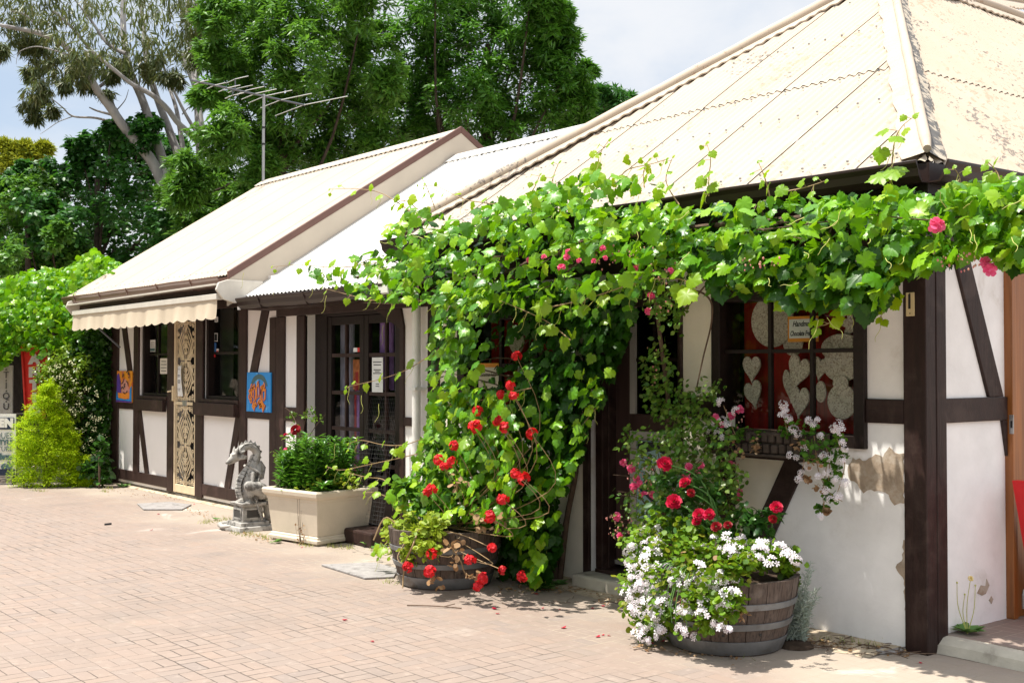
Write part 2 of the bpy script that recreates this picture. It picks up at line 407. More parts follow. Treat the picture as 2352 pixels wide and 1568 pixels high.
for nm, c, r in [('paper', (.78, .78, .76), .8), ('paper_cream', (.76, .70, .60), .8), ('ink', (.03, .03, .035), .7), ('ink_teal', (.075, .14, .145), .7), ('navy', (.016, .028, .065), .5),
                 ('sign_white', (.80, .77, .70), .5), ('red_cloth', (.62, .035, .022), .6), ('silver_cloth', (.48, .43, .38), .5), ('orange', (.80, .26, .03), .6), ('orange_card', (.85, .33, .04), .6),
                 ('blue_paint', (.02, .26, .66), .5), ('purple', (.10, .05, .30), .5), ('pink_paint', (.62, .28, .22), .5), ('black', (.012, .012, .013), .4), ('red_paint', (.62, .02, .02), .4),
                 ('sticker_blue', (.05, .16, .42), .4), ('sticker_red', (.72, .03, .03), .4), ('door_cream', (.74, .60, .40), .4), ('white_pvc', (.80, .79, .76), .35),
                 ('awning_metal', (.62, .58, .51), .4), ('switch', (.66, .54, .30), .4), ('grey_board', (.42, .40, .37), .8), ('poster', (.32, .50, .52), .5), ('weathered_sign', (.46, .43, .39), .8), ('red_door_sign', (.66, .012, .015), .35)]:
    M[nm] = simple(nm, c, r, .08, 8)
M['awning'] = simple('cream_canvas', (.57, .485, .37), .85, .06, 4, .1, 0, .2, 120)
M['metal'] = simple('zinc_metal', (.42, .42, .42), .4, .1, 9, .5, .8)
M['alloy'] = simple('bright_alloy', (.66, .66, .64), .35, .08, 9, .5, .7)
M['net_wire'] = simple('dark_wire', (.10, .10, .10), .5)
M['antenna_dark'] = simple('antenna_boom', (.12, .13, .15), .45, .1, 5, .5, .5)
M['hoop'] = simple('galvanised_hoop', (.20, .205, .21), .55, .25, 7, .4, .35, .3, 60, dirt=(.13, .10, .08), dscale=6)
M['orange_wood'] = simple('varnished_jamb', (.27, .095, .022), .35, .35, 20, .5, 0, .2, 80, 1, 1, .06)
M['doorpaint'] = simple('door_brown', (.058, .034, .031), .38, .2, 20, .45, 0, .3, 80, 1, 1, .15)
def stave():
    mt, g = newmat('weathered_oak'); ge = g.n('NewGeometry')
    base = g.ramp((ge, 'Random Per Island'), [(0, (.080, .056, .043)), (.35, (.125, .092, .074)), (.7, (.10, .068, .052)), (1, (.15, .115, .094))])
    n = g.noise(g.pos(9, 9, 1.1), 9, 6, .65, .3)
    c = g.mix(g.smooth(n, .40, .72), base, (.040, .028, .022))
    n2 = g.noise(g.pos(), 7, 5, .6)
    c = g.mix(g.math('MULTIPLY', g.smooth(n2, .55, .7), .5), c, (.20, .165, .14))
    b = g.n('BsdfPrincipled'); g.set(b, 'Base Color', c); g.set(b, 'Roughness', .85); g.set(b, 'Normal', g.bump(n, .5, .004)); out(g, b); return mt
M['stave'] = stave()
# plants
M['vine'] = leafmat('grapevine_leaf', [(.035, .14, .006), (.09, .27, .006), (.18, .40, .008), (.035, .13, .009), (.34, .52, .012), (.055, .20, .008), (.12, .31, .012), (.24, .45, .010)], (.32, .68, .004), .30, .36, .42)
M['vine_shaded'] = leafmat('shaded_vine_leaf', [(.012, .055, .005), (.022, .082, .006), (.032, .11, .006), (.016, .065, .006)], (.09, .26, .005), .28, .4, .3)  # darker copy of the vine leaf; shade of inner leaves put into colour
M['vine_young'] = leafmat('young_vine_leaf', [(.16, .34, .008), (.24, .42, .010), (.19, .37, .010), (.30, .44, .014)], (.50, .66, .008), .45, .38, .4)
M['vine_stem'] = simple('vine_shoot', (.30, .20, .10), .6)
M['tendril'] = simple('vine_tendril', (.45, .45, .12), .6)
M['wood_stem'] = simple('woody_stem', (.12, .08, .055), .85, .3, 20, .2, 0, .6, 60)
M['tree_a'] = leafmat('broad_tree_leaf', [(.035, .12, .016), (.075, .20, .024), (.125, .28, .036), (.05, .15, .02)], (.22, .46, .03), .32, .42, .4)
M['tree_b'] = leafmat('tall_tree_leaf', [(.024, .095, .011), (.052, .165, .018), (.09, .24, .026), (.036, .125, .014)], (.17, .42, .022), .32, .42, .4)
M['tree_c'] = leafmat('dark_tree_leaf', [(.016, .075, .016), (.032, .12, .022), (.05, .16, .028), (.034, .125, .020)], (.09, .30, .022), .28, .42, .4)
M['gum'] = leafmat('gum_leaf', [(.062, .092, .034), (.10, .14, .045), (.075, .105, .042), (.15, .145, .05), (.05, .08, .034)], (.22, .26, .05), .26, .42, .4)
M['gold'] = leafmat('golden_conifer_leaf', [(.36, .54, .006), (.46, .62, .008), (.28, .47, .008), (.54, .64, .012)], (.60, .80, .006), .40, .6, .2)
M['gold_far'] = leafmat('yellow_conifer_leaf', [(.24, .29, .02), (.36, .38, .022), (.15, .22, .025)], (.45, .45, .03), .25, .6, .2)
M['shrub'] = leafmat('dark_shrub_leaf', [(.02, .07, .010), (.035, .105, .012), (.05, .14, .018)], (.10, .24, .015), .24, .3, .5)
M['shrub_lit'] = leafmat('lit_shrub_leaf', [(.10, .20, .012), (.16, .28, .016), (.22, .33, .03), (.07, .16, .014)], (.3, .42, .015), .28, .35, .45)  # sunlit left of the flowering shrub, light put into the leaf colour
M['lily'] = leafmat('lily_leaf', [(.045, .15, .016), (.07, .21, .020), (.11, .27, .026)], (.2, .42, .02), .27, .3, .55)
M['rose_leaf'] = leafmat('rose_leaf', [(.022, .08, .014), (.04, .12, .018), (.065, .16, .024)], (.12, .28, .02), .25, .3, .6)
M['small_leaf'] = leafmat('small_rose_leaf', [(.045, .13, .014), (.085, .20, .020), (.15, .26, .028), (.14, .18, .040)], (.26, .42, .02), .30, .4, .4)
M['pel_leaf'] = leafmat('pelargonium_leaf', [(.085, .20, .010), (.13, .27, .012), (.18, .31, .016), (.06, .15, .012), (.24, .25, .02)], (.34, .48, .012), .34, .5, .3)
M['lime_leaf'] = leafmat('lime_leaf', [(.22, .34, .02), (.30, .40, .03), (.36, .42, .05), (.17, .29, .02)], (.48, .58, .03), .34, .5, .3)
M['ger_leaf'] = leafmat('geranium_leaf', [(.035, .12, .012), (.06, .17, .014), (.10, .22, .018)], (.2, .38, .015), .32, .5, .3)
M['dry_leaf'] = leafmat('dry_leaf', [(.30, .17, .08), (.42, .28, .16), (.22, .12, .06), (.5, .36, .22)], (.4, .24, .1), .2, .8, .1)
M['grey_leaf'] = leafmat('grey_leaf', [(.32, .39, .32), (.44, .50, .44), (.36, .44, .34)], (.3, .4, .26), .2, .7, .2)
M['weed'] = leafmat('weed_leaf', [(.10, .24, .06), (.15, .31, .08), (.20, .36, .10)], (.3, .5, .1), .3, .5, .3)
M['grass'] = leafmat('dry_grass', [(.22, .32, .07), (.42, .38, .16), (.30, .36, .1)], (.4, .42, .1), .3, .7, .2)
def petal(name, cols, tr, tm=.3): return leafmat(name, cols, tr, tm, .5, .3)
M['fl_red'] = petal('red_petal', [(.62, .008, .012), (.78, .018, .020), (.46, .006, .012), (.80, .05, .07), (.70, .01, .02)], (.85, .02, .02))
M['fl_rose'] = petal('rose_petal', [(.42, .006, .03), (.58, .012, .055), (.72, .04, .13)], (.75, .02, .09))
M['fl_dark'] = petal('dark_rose_petal', [(.24, .008, .014), (.34, .012, .02), (.28, .02, .03)], (.4, .02, .02))
M['fl_pink'] = petal('pink_petal', [(.80, .09, .24), (.86, .16, .32), (.72, .05, .18)], (.9, .15, .3))
M['fl_bud'] = petal('pink_bud', [(.70, .30, .26), (.62, .40, .28), (.75, .22, .28)], (.8, .4, .3))
M['fl_white'] = petal('white_petal', [(.84, .79, .83), (.86, .83, .85), (.82, .72, .79)], (.9, .82, .88), .34)
M['fl_cream'] = petal('cream_floret', [(.62, .62, .36), (.70, .68, .42), (.52, .56, .30)], (.7, .7, .4))
M['fl_yellow'] = petal('yellow_petal', [(.85, .62, .02)], (.9, .7, .03))
def bark():
    mt, g = newmat('smooth_pale_bark'); p = g.pos(1, 1, .35)
    c = g.ramp(g.noise(p, 3, 6, .6, .6), [(.30, (.14, .125, .122)), (.45, (.29, .27, .268)), (.6, (.40, .38, .375)), (.75, (.21, .18, .17))])
    b = g.n('BsdfPrincipled'); g.set(b, 'Base Color', c); g.set(b, 'Roughness', .8); out(g, b); return mt
M['bark'] = bark()
M['bark_dark'] = simple('dark_bark', (.06, .046, .037), .9, .4, 8, .1, 0, .8, 30)
M['scarf_a'] = simple('purple_cloth', (.38, .20, .50), .7, .5, 14, .2, 0, 0, 60, 3, 1, .5)
M['scarf_b'] = simple('orange_cloth', (.85, .24, .10), .7, .5, 14, .2, 0, 0, 60, 2, 1, 1, dirt=(.6, .3, .12), dscale=9)
M['scarf_c'] = simple('grey_cloth', (.30, .27, .36), .7, .4, 14, .2, 0, 0, 60, 4, 1, .4)
M['scarf_d'] = simple('red_cloth_printed', (.75, .10, .12), .7, .4, 14, .2, 0, 0, 60, 2, 1, .5, dirt=(.28, .08, .25), dscale=8)

# ------------------------------------------------------------------ ground
def sheet_xy(name, x0, x1, y0, y1, z, mat, kind='structure', nx=1, ny=1, rough=0):
    vs, fs = [], []
    for j in range(ny + 1):
        for i in range(nx + 1):
            vs.append((x0 + (x1 - x0) * i / nx, y0 + (y1 - y0) * j / ny, z + rough * (rng.random() - .5)))
    for j in range(ny):
        for i in range(nx): fs.append((j * (nx + 1) + i, j * (nx + 1) + i + 1, (j + 1) * (nx + 1) + i + 1, (j + 1) * (nx + 1) + i))
    return tag(MB().add(vs, fs).build(name, mat), kind=kind)
sheet_xy('ground', -600, 600, -600, 600, -.012, M['ground'])
sheet_xy('courtyard_paving', -40, 14, -26, .06, 0, M['paving'])
# sandy dirt strip against the walls
def dirt_strip():
    vs, fs = [], []
    xs = np.arange(-16, -.02, .05); edge = -.16 - .10 * np.abs(np.interp(xs, np.arange(-16, 1, .35), rng.random(49))) - .03 * rng.random(len(xs))
    for x, e in zip(xs, edge):
        e = e * (1.5 if x > -4.4 else (.35 if x < -7 else 1)) 
        vs += [(x, .05, .016), (x, e * .5, .012 + .006 * rng.random()), (x, e, .002)]
    for i in range(len(xs) - 1):
        b = i * 3; fs += [(b, b + 1, b + 4, b + 3), (b + 1, b + 2, b + 5, b + 4)]
    tag(MB().add(vs, fs).build('dirt_strip', M['dirt']), kind='structure')
dirt_strip()
# raised paved platform with a concrete kerb, right of the corner
MB().box(.0, 9, .17, 9, -.01, .085).build('raised_paving', M['paving_step'])['kind'] = 'structure'
kv = []
pr = [(.055, 0), (.075, .05), (.115, .078), (.15, .082), (.17, .082), (.17, 0)]
xs = np.linspace(.0, 9, 60)
k = MB()
vs = []; fs = []
for i, x in enumerate(xs):
    for (y, z) in pr: vs.append((x + (0 if i else .05 * (.17 - y) / .1), y + .006 * math.sin(x * 3), z + .003 * math.sin(x * 7)))
n = len(pr)
for i in range(len(xs) - 1):
    for j in range(n - 1): fs.append((i * n + j, (i + 1) * n + j, (i + 1) * n + j + 1, i * n + j + 1))
fs.append(tuple(range(n)))
k.add(vs, fs).build('kerb', M['concrete'])['kind'] = 'structure'

# ------------------------------------------------------------------ walls and roofs
def wall_x(name, x0, x1, z0, z1, holes, y, mat, parent, depth=.16):
    xs = sorted({x0, x1, *[h[0] for h in holes], *[h[1] for h in holes]}); zs = sorted({z0, z1, *[h[2] for h in holes], *[h[3] for h in holes]})
    b = MB()
    for i in range(len(xs) - 1):
        for j in range(len(zs) - 1):
            cx, cz = (xs[i] + xs[i + 1]) / 2, (zs[j] + zs[j + 1]) / 2
            if any(h[0] < cx < h[1] and h[2] < cz < h[3] for h in holes): continue
            b.quad((xs[i], y, zs[j]), (xs[i + 1], y, zs[j]), (xs[i + 1], y, zs[j + 1]), (xs[i], y, zs[j + 1]))
    for a, c, d, e in holes:
        b.quad((a, y, d), (a, y + depth, d), (a, y + depth, e), (a, y, e)); b.quad((c, y, d), (c, y, e), (c, y + depth, e), (c, y + depth, d))
        b.quad((a, y, d), (c, y, d), (c, y + depth, d), (a, y + depth, d)); b.quad((a, y, e), (a, y + depth, e), (c, y + depth, e), (c, y, e))
    return b.build(name, mat, parent)

def corr(name, O, e, s, a0, a1, lim, mat, parent, amp=.0085, pitch=.076, sheetw=.762, lap=.007, tier=None, wob=0.):
    """corrugated sheeting: O origin, e along the eave, s up the slope, lim(a) -> (b0, b1)"""
    O = np.array(O, float); e = nrm(e); s = nrm(s); n = np.cross(e, s)
    if n[2] < 0: n = -n
    A = np.arange(a0, a1 + 1e-6, pitch / 8)
    # a lapped edge needs two columns at the same place
    col = []
    for a in A:
        f = (a - a0) / sheetw; col.append((a, lap * (f % 1.0)))
        if int((a + pitch / 8 - a0) / sheetw) > int(f): col.append((a + pitch / 8 * .98, lap * .999)); col.append(None)
    parts = [(None, None, 0)] if tier is None else [(None, tier + .06, 0), (tier, None, .007)]
    V, F = [], []
    for lo, hi, off in parts:
        prev = None
        for cc in col:
            if cc is None: prev = None; continue
            a, l = cc
            b0, b1 = lim(a)
            if lo is not None: b0 = max(b0, lo)
            if hi is not None: b1 = min(b1, hi)
            if b1 - b0 < .004: prev = None; continue
            h = off + l + amp * (1 + math.sin(2 * math.pi * a / pitch))
            row = []
            K = 5
            for kk in range(K + 1):
                b = b0 + (b1 - b0) * kk / K
                row.append(O + e * a + s * b + n * (h + wob * math.sin(b * 2.1 + a * 1.3) * math.sin(a * .9)))
            base = len(V); V += row
            if prev is not None: F += [(prev + q, base + q, base + q + 1, prev + q + 1) for q in range(K)]
            prev = base
    return fast(name, V, F, mat, parent, smooth=True)

def gutter(name, p0, p1, outn, mat, parent, h=.105, w=.115, brackets=True):
    """quad gutter swept from p0 to p1 (top back edge), opening upward"""
    p0, p1, o = np.array(p0, float), np.array(p1, float), np.array(outn, float)
    pr = [(0, 0), (0, -h), (w * .55, -h), (w * .80, -h * .72), (w * .86, -h * .35), (w, -h * .12), (w, 0), (w * .94, .004), (w * .90, -.006), (w * .80, -h * .38), (w * .5, -h * .93), (.006, -h * .93), (.006, 0)]
    K = max(2, int(np.linalg.norm(p1 - p0) / .6)); vs = []; fs = []; n = len(pr)
    for i in range(K + 1):
        c = p0 + (p1 - p0) * i / K
        for (a, z) in pr: vs.append(c + o * a + np.array([0, 0, z + .004 * math.sin(i * 2.3)]))
    for i in range(K):
        for j in range(n): fs.append((i * n + j, i * n + (j + 1) % n, (i + 1) * n + (j + 1) % n, (i + 1) * n + j))
    fs += [tuple(range(n)), tuple(range(K * n + n - 1, K * n - 1, -1))]
    g_ = MB().add(vs, fs).build(name, mat, parent)
    if brackets:
        L = np.linalg.norm(p1 - p0); t = (p1 - p0) / L; b = MB(); d = .5
        while d < L:
            c = p0 + t * d
            b.tube([c + o * (w + .003) + np.array([0, 0, .008]), c + o * (w * .9 + .004) + np.array([0, 0, -h * .36]), c + o * (w * .62) + np.array([0, 0, -h - .004]), c + np.array([0, 0, -h - .004])], .007, 6); d += .92
        b.build('gutter_bracket', mat, g_)
    return g_

def rollcap(name, p0, p1, dl, dr, wing, mat, parent, r=.045, matr=None, lift=.022):
    p0, p1 = np.array(p0, float), np.array(p1, float); t = nrm(p1 - p0); dl, dr = nrm(dl), nrm(dr)
    up = nrm(np.array([0, 0, 1.]) - t * t[2])
    K = 26; b = MB(); L = np.linalg.norm(p1 - p0)
    q0_ = p0 + t * .05; b.tube([q0_ + (p1 - q0_) * i / K + up * (.035 + lift + .003 * math.sin(i * 1.7)) for i in range(K + 1)], [r * (.55 if i == 0 else 1) + (.004 if (i * L / K) % 1.9 < .12 else 0) for i in range(K + 1)], 12)
    res = b.build(name, mat, parent, smooth=True)
    for d, mm, nm in ((dl, mat, 'flashing'), (dr, matr or mat, 'flashing')):
        w = MB(); vs = []; fs = []; K2 = int(L / .0191)
        n = np.cross(t, d); n = n if n[2] > 0 else -n
        for i in range(K2 + 1):
            c = p0 + (p1 - p0) * i / K2
            wv = .006 * math.sin(i * .0191 * 2 * math.pi / .105) ; ed = wing + .010 * math.sin(i * .26) + .006 * math.sin(i * .11)
            vs += [c + up * (.036 + lift) + d * .02, c + d * wing * .6 + n * (.030 + lift), c + d * ed + n * (.022 + lift + wv), c + d * (ed + .002) + n * (.008 + lift + wv)]
        for i in range(K2):
            for j in range(3): fs.append((i * 4 + j, i * 4 + j + 1, i * 4 + j + 5, i * 4 + j + 4))
        w.add(vs, fs).build(nm, mm, res, smooth=True)
    return res

def window(name, parent, x0, x1, z0, z1, vx, hz, mat, fw=.05, y0=-.03, yg=.06, mw=.022, sill=True, glassmat=None, back=.165):
    """casement between x0..x1, z0..z1 (outer size of its frame)"""
    f = MB()
    f.box(x0, x0 + fw, y0, back, z0, z1); f.box(x1 - fw, x1, y0, back, z0, z1)
    f.box(x0 + fw, x1 - fw, y0 + .004, back - .003, z1 - fw, z1); f.box(x0 + fw, x1 - fw, y0 + .004, back - .003, z0, z0 + fw)
    fr = f.build(name, mat, parent, bevel=.004)
    m_ = MB()
    for x in vx: m_.box(x - mw / 2, x + mw / 2, yg - .018, yg + .012, z0 + fw, z1 - fw)
    xs = [x0 + fw] + list(vx) + [x1 - fw]
    for z in hz:
        for i in range(len(xs) - 1):
            m_.box(xs[i] + (mw / 2 if i else 0), xs[i + 1] - (mw / 2 if i < len(xs) - 2 else 0), yg - .015, yg + .010, z - mw / 2, z + mw / 2)
    if m_.v: m_.build('glazing_bar', mat, fr, bevel=.003)
    MB().quad((x0 + fw, yg, z0 + fw), (x1 - fw, yg, z0 + fw), (x1 - fw, yg, z1 - fw), (x0 + fw, yg, z1 - fw)).build('pane', glassmat or M['glass'], fr)
    return fr

def polyx(pts, x0, x1):      # polygon in y,z extruded along x
    b = MB().poly(pts, x0, x1); b.v = [(y, x, z) for x, y, z in b.v]; b.f = [f[::-1] for f in b.f]; return b

def seg(lst, nm, parent, mat, math_=None, y0=-.024, y1=.02):
    for t in lst:
        if len(t) == 4:
            x0, x1, z0, z1 = t; horiz = (x1 - x0) > (z1 - z0)
            yy = y0 + (.003 if horiz else 0)
            MB().box(x0, x1, yy, y1, z0, z1).build('timber_rail' if horiz else 'timber_post', math_ if horiz and math_ else mat, parent, bevel=.006)
        else:
            p, q, w = t; MB().beam(p, q, w, y0 + .005, y1).build('timber_brace', mat, parent, bevel=.005)

# ================================================================== near shop (hipped roof, vine on its eaves)
SHOP = empty('half_timbered_shop', (-2.2, 0, 0), 'white half-timbered shop with weathered cream hipped roof beside the corner step', 'shop')
XL, XE, YE, ZE = -4.65, .34, -.34, 2.60
APEX = np.array([-2.12, 3.05, 4.88]); CR = np.array([XE, YE, ZE - .01]); CL = np.array([XL, YE, ZE + .02])
wall_x('wall', -4.6, .1, 0, 2.62, [(-1.38, -.28, 1.10, 2.02), (-2.57, -1.70, .05, 2.12), (-4.16, -2.76, 1.10, 2.02)], 0, M['plaster'], SHOP)
for xa, xb, za, zb in [(-2.70, -2.575, 0, 2.1), (-1.67, -1.38, 1.36, 2.1), (-4.44, -4.16, 0, 2.1), (-1.23, -.94, .02, 1.0)]:
    pass
# cream toned panels (older limewash between the timbers)
MB().poly([(-2.98, 0.01), (-2.636, .01), (-2.636, 2.1), (-2.72, 2.1), (-2.74, 1.1), (-2.98, 1.06)], -.004, .01).build('wall_panel', M['plaster_cream'], SHOP)
MB().poly([(-1.67, 1.362), (-1.402, 1.362), (-1.402, 2.15), (-1.67, 2.15)], -.004, .01).build('wall_panel', M['plaster_cream'], SHOP)
MB().poly([(-1.67, .02), (-1.362, .02), (-1.362, 1.218), (-1.67, 1.218)], -.004, .01).build('wall_panel', M['plaster_cream'], SHOP)
MB().poly([(-1.228, .35), (-1.13, .35), (-.835, .985), (-1.228, .985)], -.004, .01).build('wall_panel', M['plaster_cream'], SHOP)
MB().poly([(-4.44, .02), (-4.17, .02), (-4.17, 2.1), (-4.44, 2.1)], -.004, .01).build('wall_panel', M['plaster_cream'], SHOP)
# patches where the plaster has fallen
def ragged(pts, y, nm, parent, mat, k=9, amp=.016):
    out_ = []
    for i in range(len(pts)):
        a, b = np.array(pts[i]), np.array(pts[(i + 1) % len(pts)])
        L = np.linalg.norm(b - a); kk = max(2, int(L / .02)); d = (b - a) / max(L, 1e-6); nn = np.array([-d[1], d[0]])
        for j in range(kk): out_.append(tuple(a + (b - a) * j / kk + nn * (rng.random() - .5) * amp * (0 if j == 0 else 1)))
    return MB().poly(out_, y - .0035, y + .004).build(nm, mat, parent)
ragged([(-.272, 1.02), (-.21, 1.06), (-.16, 1.045), (-.12, 1.105), (-.085, 1.075), (-.03, 1.075), (-.03, .80), (-.09, .785), (-.125, .84), (-.17, .855), (-.24, .86), (-.29, .835), (-.33, .885), (-.375, .90), (-.395, .965), (-.36, 1.03)], 0, 'bare_patch', SHOP, M['render_bare'])
ragged([(-.035, .60), (-.017, .60), (-.017, .2), (-.03, .22), (-.032, .38), (-.06, .41), (-.085, .445), (-.06, .475), (-.04, .5)], 0, 'bare_patch', SHOP, M['render_bare'], amp=.012)
ragged([(-.86, .16), (-.80, .15), (-.80, .19), (-.85, .20)], 0, 'bare_patch', SHOP, M['render_bare'], amp=.012)
TM, TH = M['timber'], M['timber_h']
seg([(-.26, -.017, 1.235, 1.37), (-1.67, -1.405, 1.22, 1.36), (-1.36, -1.23, .02, 1.03), (-1.228, -.50, .985, 1.03), (-2.636, -2.572, .0, 2.2), (-4.6, -4.44, 0, 2.2), (-1.70, -1.672, 0, 2.2), (-4.598, .098, 2.2, 2.44),
     ((-.755, .984), (-1.165, .235), .145)], '', SHOP, TM, TH)
MB().box(-.015, .125, -.026, .072, 0, 2.45).build('timber_post', TM, SHOP, bevel=.006)
MB().box(.0, .128, .074, .172, .02, 2.45).build('timber_post', TM, SHOP, bevel=.006)
# side wall round the corner
b = MB(); b.quad((.1, .17, 0), (.1, .84, 0), (.1, .84, 2.62), (.1, .17, 2.62)); b.quad((.1, .84, 2.12), (.1, 1.9, 2.12), (.1, 1.9, 2.62), (.1, .84, 2.62)); b.quad((.1, 1.9, 0), (.1, 6, 0), (.1, 6, 2.62), (.1, 1.9, 2.62)); b.build('wall', M['plaster'], SHOP)
polyx([(.173, 1.24), (.825, 1.24), (.825, 1.375), (.173, 1.375)], .08, .122).build('timber_rail', TH, SHOP, bevel=.005)
polyx([(.26, 2.2), (.42, 2.2), (.79, 1.377), (.63, 1.377)], .08, .119).build('timber_brace', TM, SHOP, bevel=.005)
polyx([(.775, 1.238), (.825, 1.238), (.825, 1.03)], .08, .119).build('timber_brace', TM, SHOP)
polyx([(.173, 2.2), (1.9, 2.2), (1.9, 2.44), (.173, 2.44)], .08, .121).build('timber_rail', TH, SHOP)
ragged_side = polyx([(.51, .27), (.55, .31), (.60, .30), (.61, .34), (.64, .30), (.60, .255), (.56, .25)], .098, .1035).build('bare_patch', M['render_bare'], SHOP)
polyx([(.635, .215), (.66, .235), (.68, .215), (.66, .19)], .098, .1035).build('bare_patch', M['render_bare'], SHOP)
jb = MB().box(.02, .150, .828, .875, .085, 2.12).box(.02, .125, .875, 1.03, .085, 2.12).build('door_jamb', M['orange_wood'], SHOP, bevel=.004)
MB().box(.128, .1535, .834, .8275, 1.16, 1.27).build('strike_plate', M['metal'], jb)
MB().box(.136, .147, .8262, .8285, 1.195, 1.235).build('slot', M['black'], jb)
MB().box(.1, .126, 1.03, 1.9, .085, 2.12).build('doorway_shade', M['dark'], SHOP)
MB().tube([(.133, .965, .13), (.133, .965, .21)], .012, 8).tube([(.133, .965, .21), (.133, .965, .245)], [.012, .003], 8).build('door_bolt', M['metal'], jb)
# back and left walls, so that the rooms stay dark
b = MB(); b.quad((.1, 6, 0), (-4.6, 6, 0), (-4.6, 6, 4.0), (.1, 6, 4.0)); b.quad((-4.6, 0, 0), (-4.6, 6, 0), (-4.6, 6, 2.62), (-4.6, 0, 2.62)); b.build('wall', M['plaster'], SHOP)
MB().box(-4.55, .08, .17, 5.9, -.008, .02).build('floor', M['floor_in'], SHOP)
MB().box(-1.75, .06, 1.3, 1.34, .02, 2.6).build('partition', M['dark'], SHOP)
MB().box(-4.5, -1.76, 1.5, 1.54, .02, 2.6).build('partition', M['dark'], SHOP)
# roof
def plane_lim_front():
    s = nrm(APEX - np.array([APEX[0], YE, ZE])); Ltop = np.linalg.norm(APEX - np.array([APEX[0], YE, ZE]))
    def lim(a):
        x = XL + a
        f = (x - XL) / (APEX[0] - XL) if x < APEX[0] else (XE - x) / (XE - APEX[0])
        return (0 - .02, f * Ltop)
    return s, lim
sF, limF = plane_lim_front()
nF = nrm(np.cross((1, 0, 0), sF))
tq = onP(2044, 162, CR, nF); tierF = float(np.dot(tq - np.array([0, YE, ZE]), sF))
corr('roof', (XL, YE, ZE), (1, 0, 0), sF, 0, XE - XL, limF, M['roof_old'], SHOP, tier=tierF, lap=.006, wob=.006)
sR = nrm(np.array([APEX[0], 0, APEX[2]]) - np.array([XE, 0, ZE])); LR = np.linalg.norm(np.array([APEX[0], 0, APEX[2]]) - np.array([XE, 0, ZE]))
def limR(a):
    y = YE + a; f = min(1, (y - YE) / (APEX[1] - YE)); return (-.02, f * LR)
nR = nrm(np.cross((0, 1, 0), sR)); nR = nR if nR[2] > 0 else -nR
corr('roof', (XE, YE, ZE), (0, 1, 0), sR, 0, 8.5, limR, M['roof_peel'], SHOP, tier=1.25, lap=.006, wob=.005)
sL = nrm(np.array([APEX[0], 0, APEX[2]]) - np.array([XL, 0, ZE])); LL = np.linalg.norm(np.array([APEX[0], 0, APEX[2]]) - np.array([XL, 0, ZE]))
corr('roof', (XL, YE, ZE), (0, 1, 0), sL, 0, 8.5, lambda a: (-.02, min(1, a / (APEX[1] - YE)) * LL), M['roof_old'], SHOP)
rollcap('hip_capping', CR + np.array([.0, 0, .0]), APEX, -sR * .0 + np.array([-1, 0, 0]) * 1.0 + 0 * sF, np.array([0, 1, 0]), .135, M['cap'], SHOP, r=.031, matr=M['lichen'])
rollcap('hip_capping', CL, APEX, np.array([0, 1, 0]), np.array([1, 0, 0]), .12, M['cap'], SHOP, r=.05)
rollcap('ridge_capping', APEX, APEX + np.array([0, 5.4, 0]), sL * -1, sR * -1, .14, M['cap'], SHOP, r=.05)
pa, pb = onP(2190, -7, CR, nR), onP(2380, 25, CR, nR); pb = pa + (pb - pa) * 1.0
rollcap('upper_flashing', pa - (pb - pa) * .6 + nR * .02, pb + (pb - pa) * 2 + nR * .02, sR * -1, sR, .16, M['cap'], SHOP, r=.045)
sc2 = MB()
for bb in (.10, 1.0, tierF - .05, tierF + 1.0, tierF + 1.9):
    for i in range(33):
        a_ = .05 + i * .152; lo_, hi_ = limF(a_)
        if bb < hi_ - .2:
            p = np.array([XL + a_, YE, ZE]) + sF * bb + nF * .024; sc2.ball(p, .010, 1, 1, .7, 6, 4)
sc2.build('roof_screws', M['metal'], SHOP)['kind'] = 'stuff'
gutter('gutter', (XL - .02, YE - .005, ZE), (XE + .01, YE - .005, ZE - .01), (0, -1, 0), M['gutter'], SHOP, brackets=False)
gutter('gutter', (XE + .01, YE - .01, ZE - .01), (XE + .01, 8, ZE), (1, 0, 0), M['gutter'], SHOP, brackets=False)
MB().box(XL, XE, YE, YE + .02, ZE - .17, ZE - .01).build('fascia', M['frame'], SHOP)
MB().box(XE - .02, XE, YE + .02, 8, ZE - .17, ZE - .01).build('fascia', M['frame'], SHOP)
MB().box(XL, XE - .02, YE + .02, .0, 2.452, 2.47).build('soffit', M['timber_far'], SHOP)
MB().box(.1, XE - .02, .0, 8, 2.452, 2.47).build('soffit', M['timber_far'], SHOP)
# front window with the red drape
wf = window('window', SHOP, -1.40, -.26, 1.085, 2.03, [-.968, -.655], [1.645], M['frame'], fw=.072, y0=-.035, yg=.03, mw=.025)
MB().box(-1.34, -.30, .22, .235, 1.08, 2.05).build('drape', M['curtain'], wf)
MB().box(-1.38, -.28, .095, .215, 1.085, 1.10).build('shelf', M['frame'], wf)
# fudge window behind the vine
wf2 = window('window', SHOP, -4.16, -2.76, 1.085, 2.02, [-3.66, -3.22], [1.56], M['frame'], fw=.10, y0=-.035, yg=.045, mw=.034)
MB().box(-4.05, -2.86, .24, .255, 1.08, 2.05).build('drape', M['curtain'], wf2)
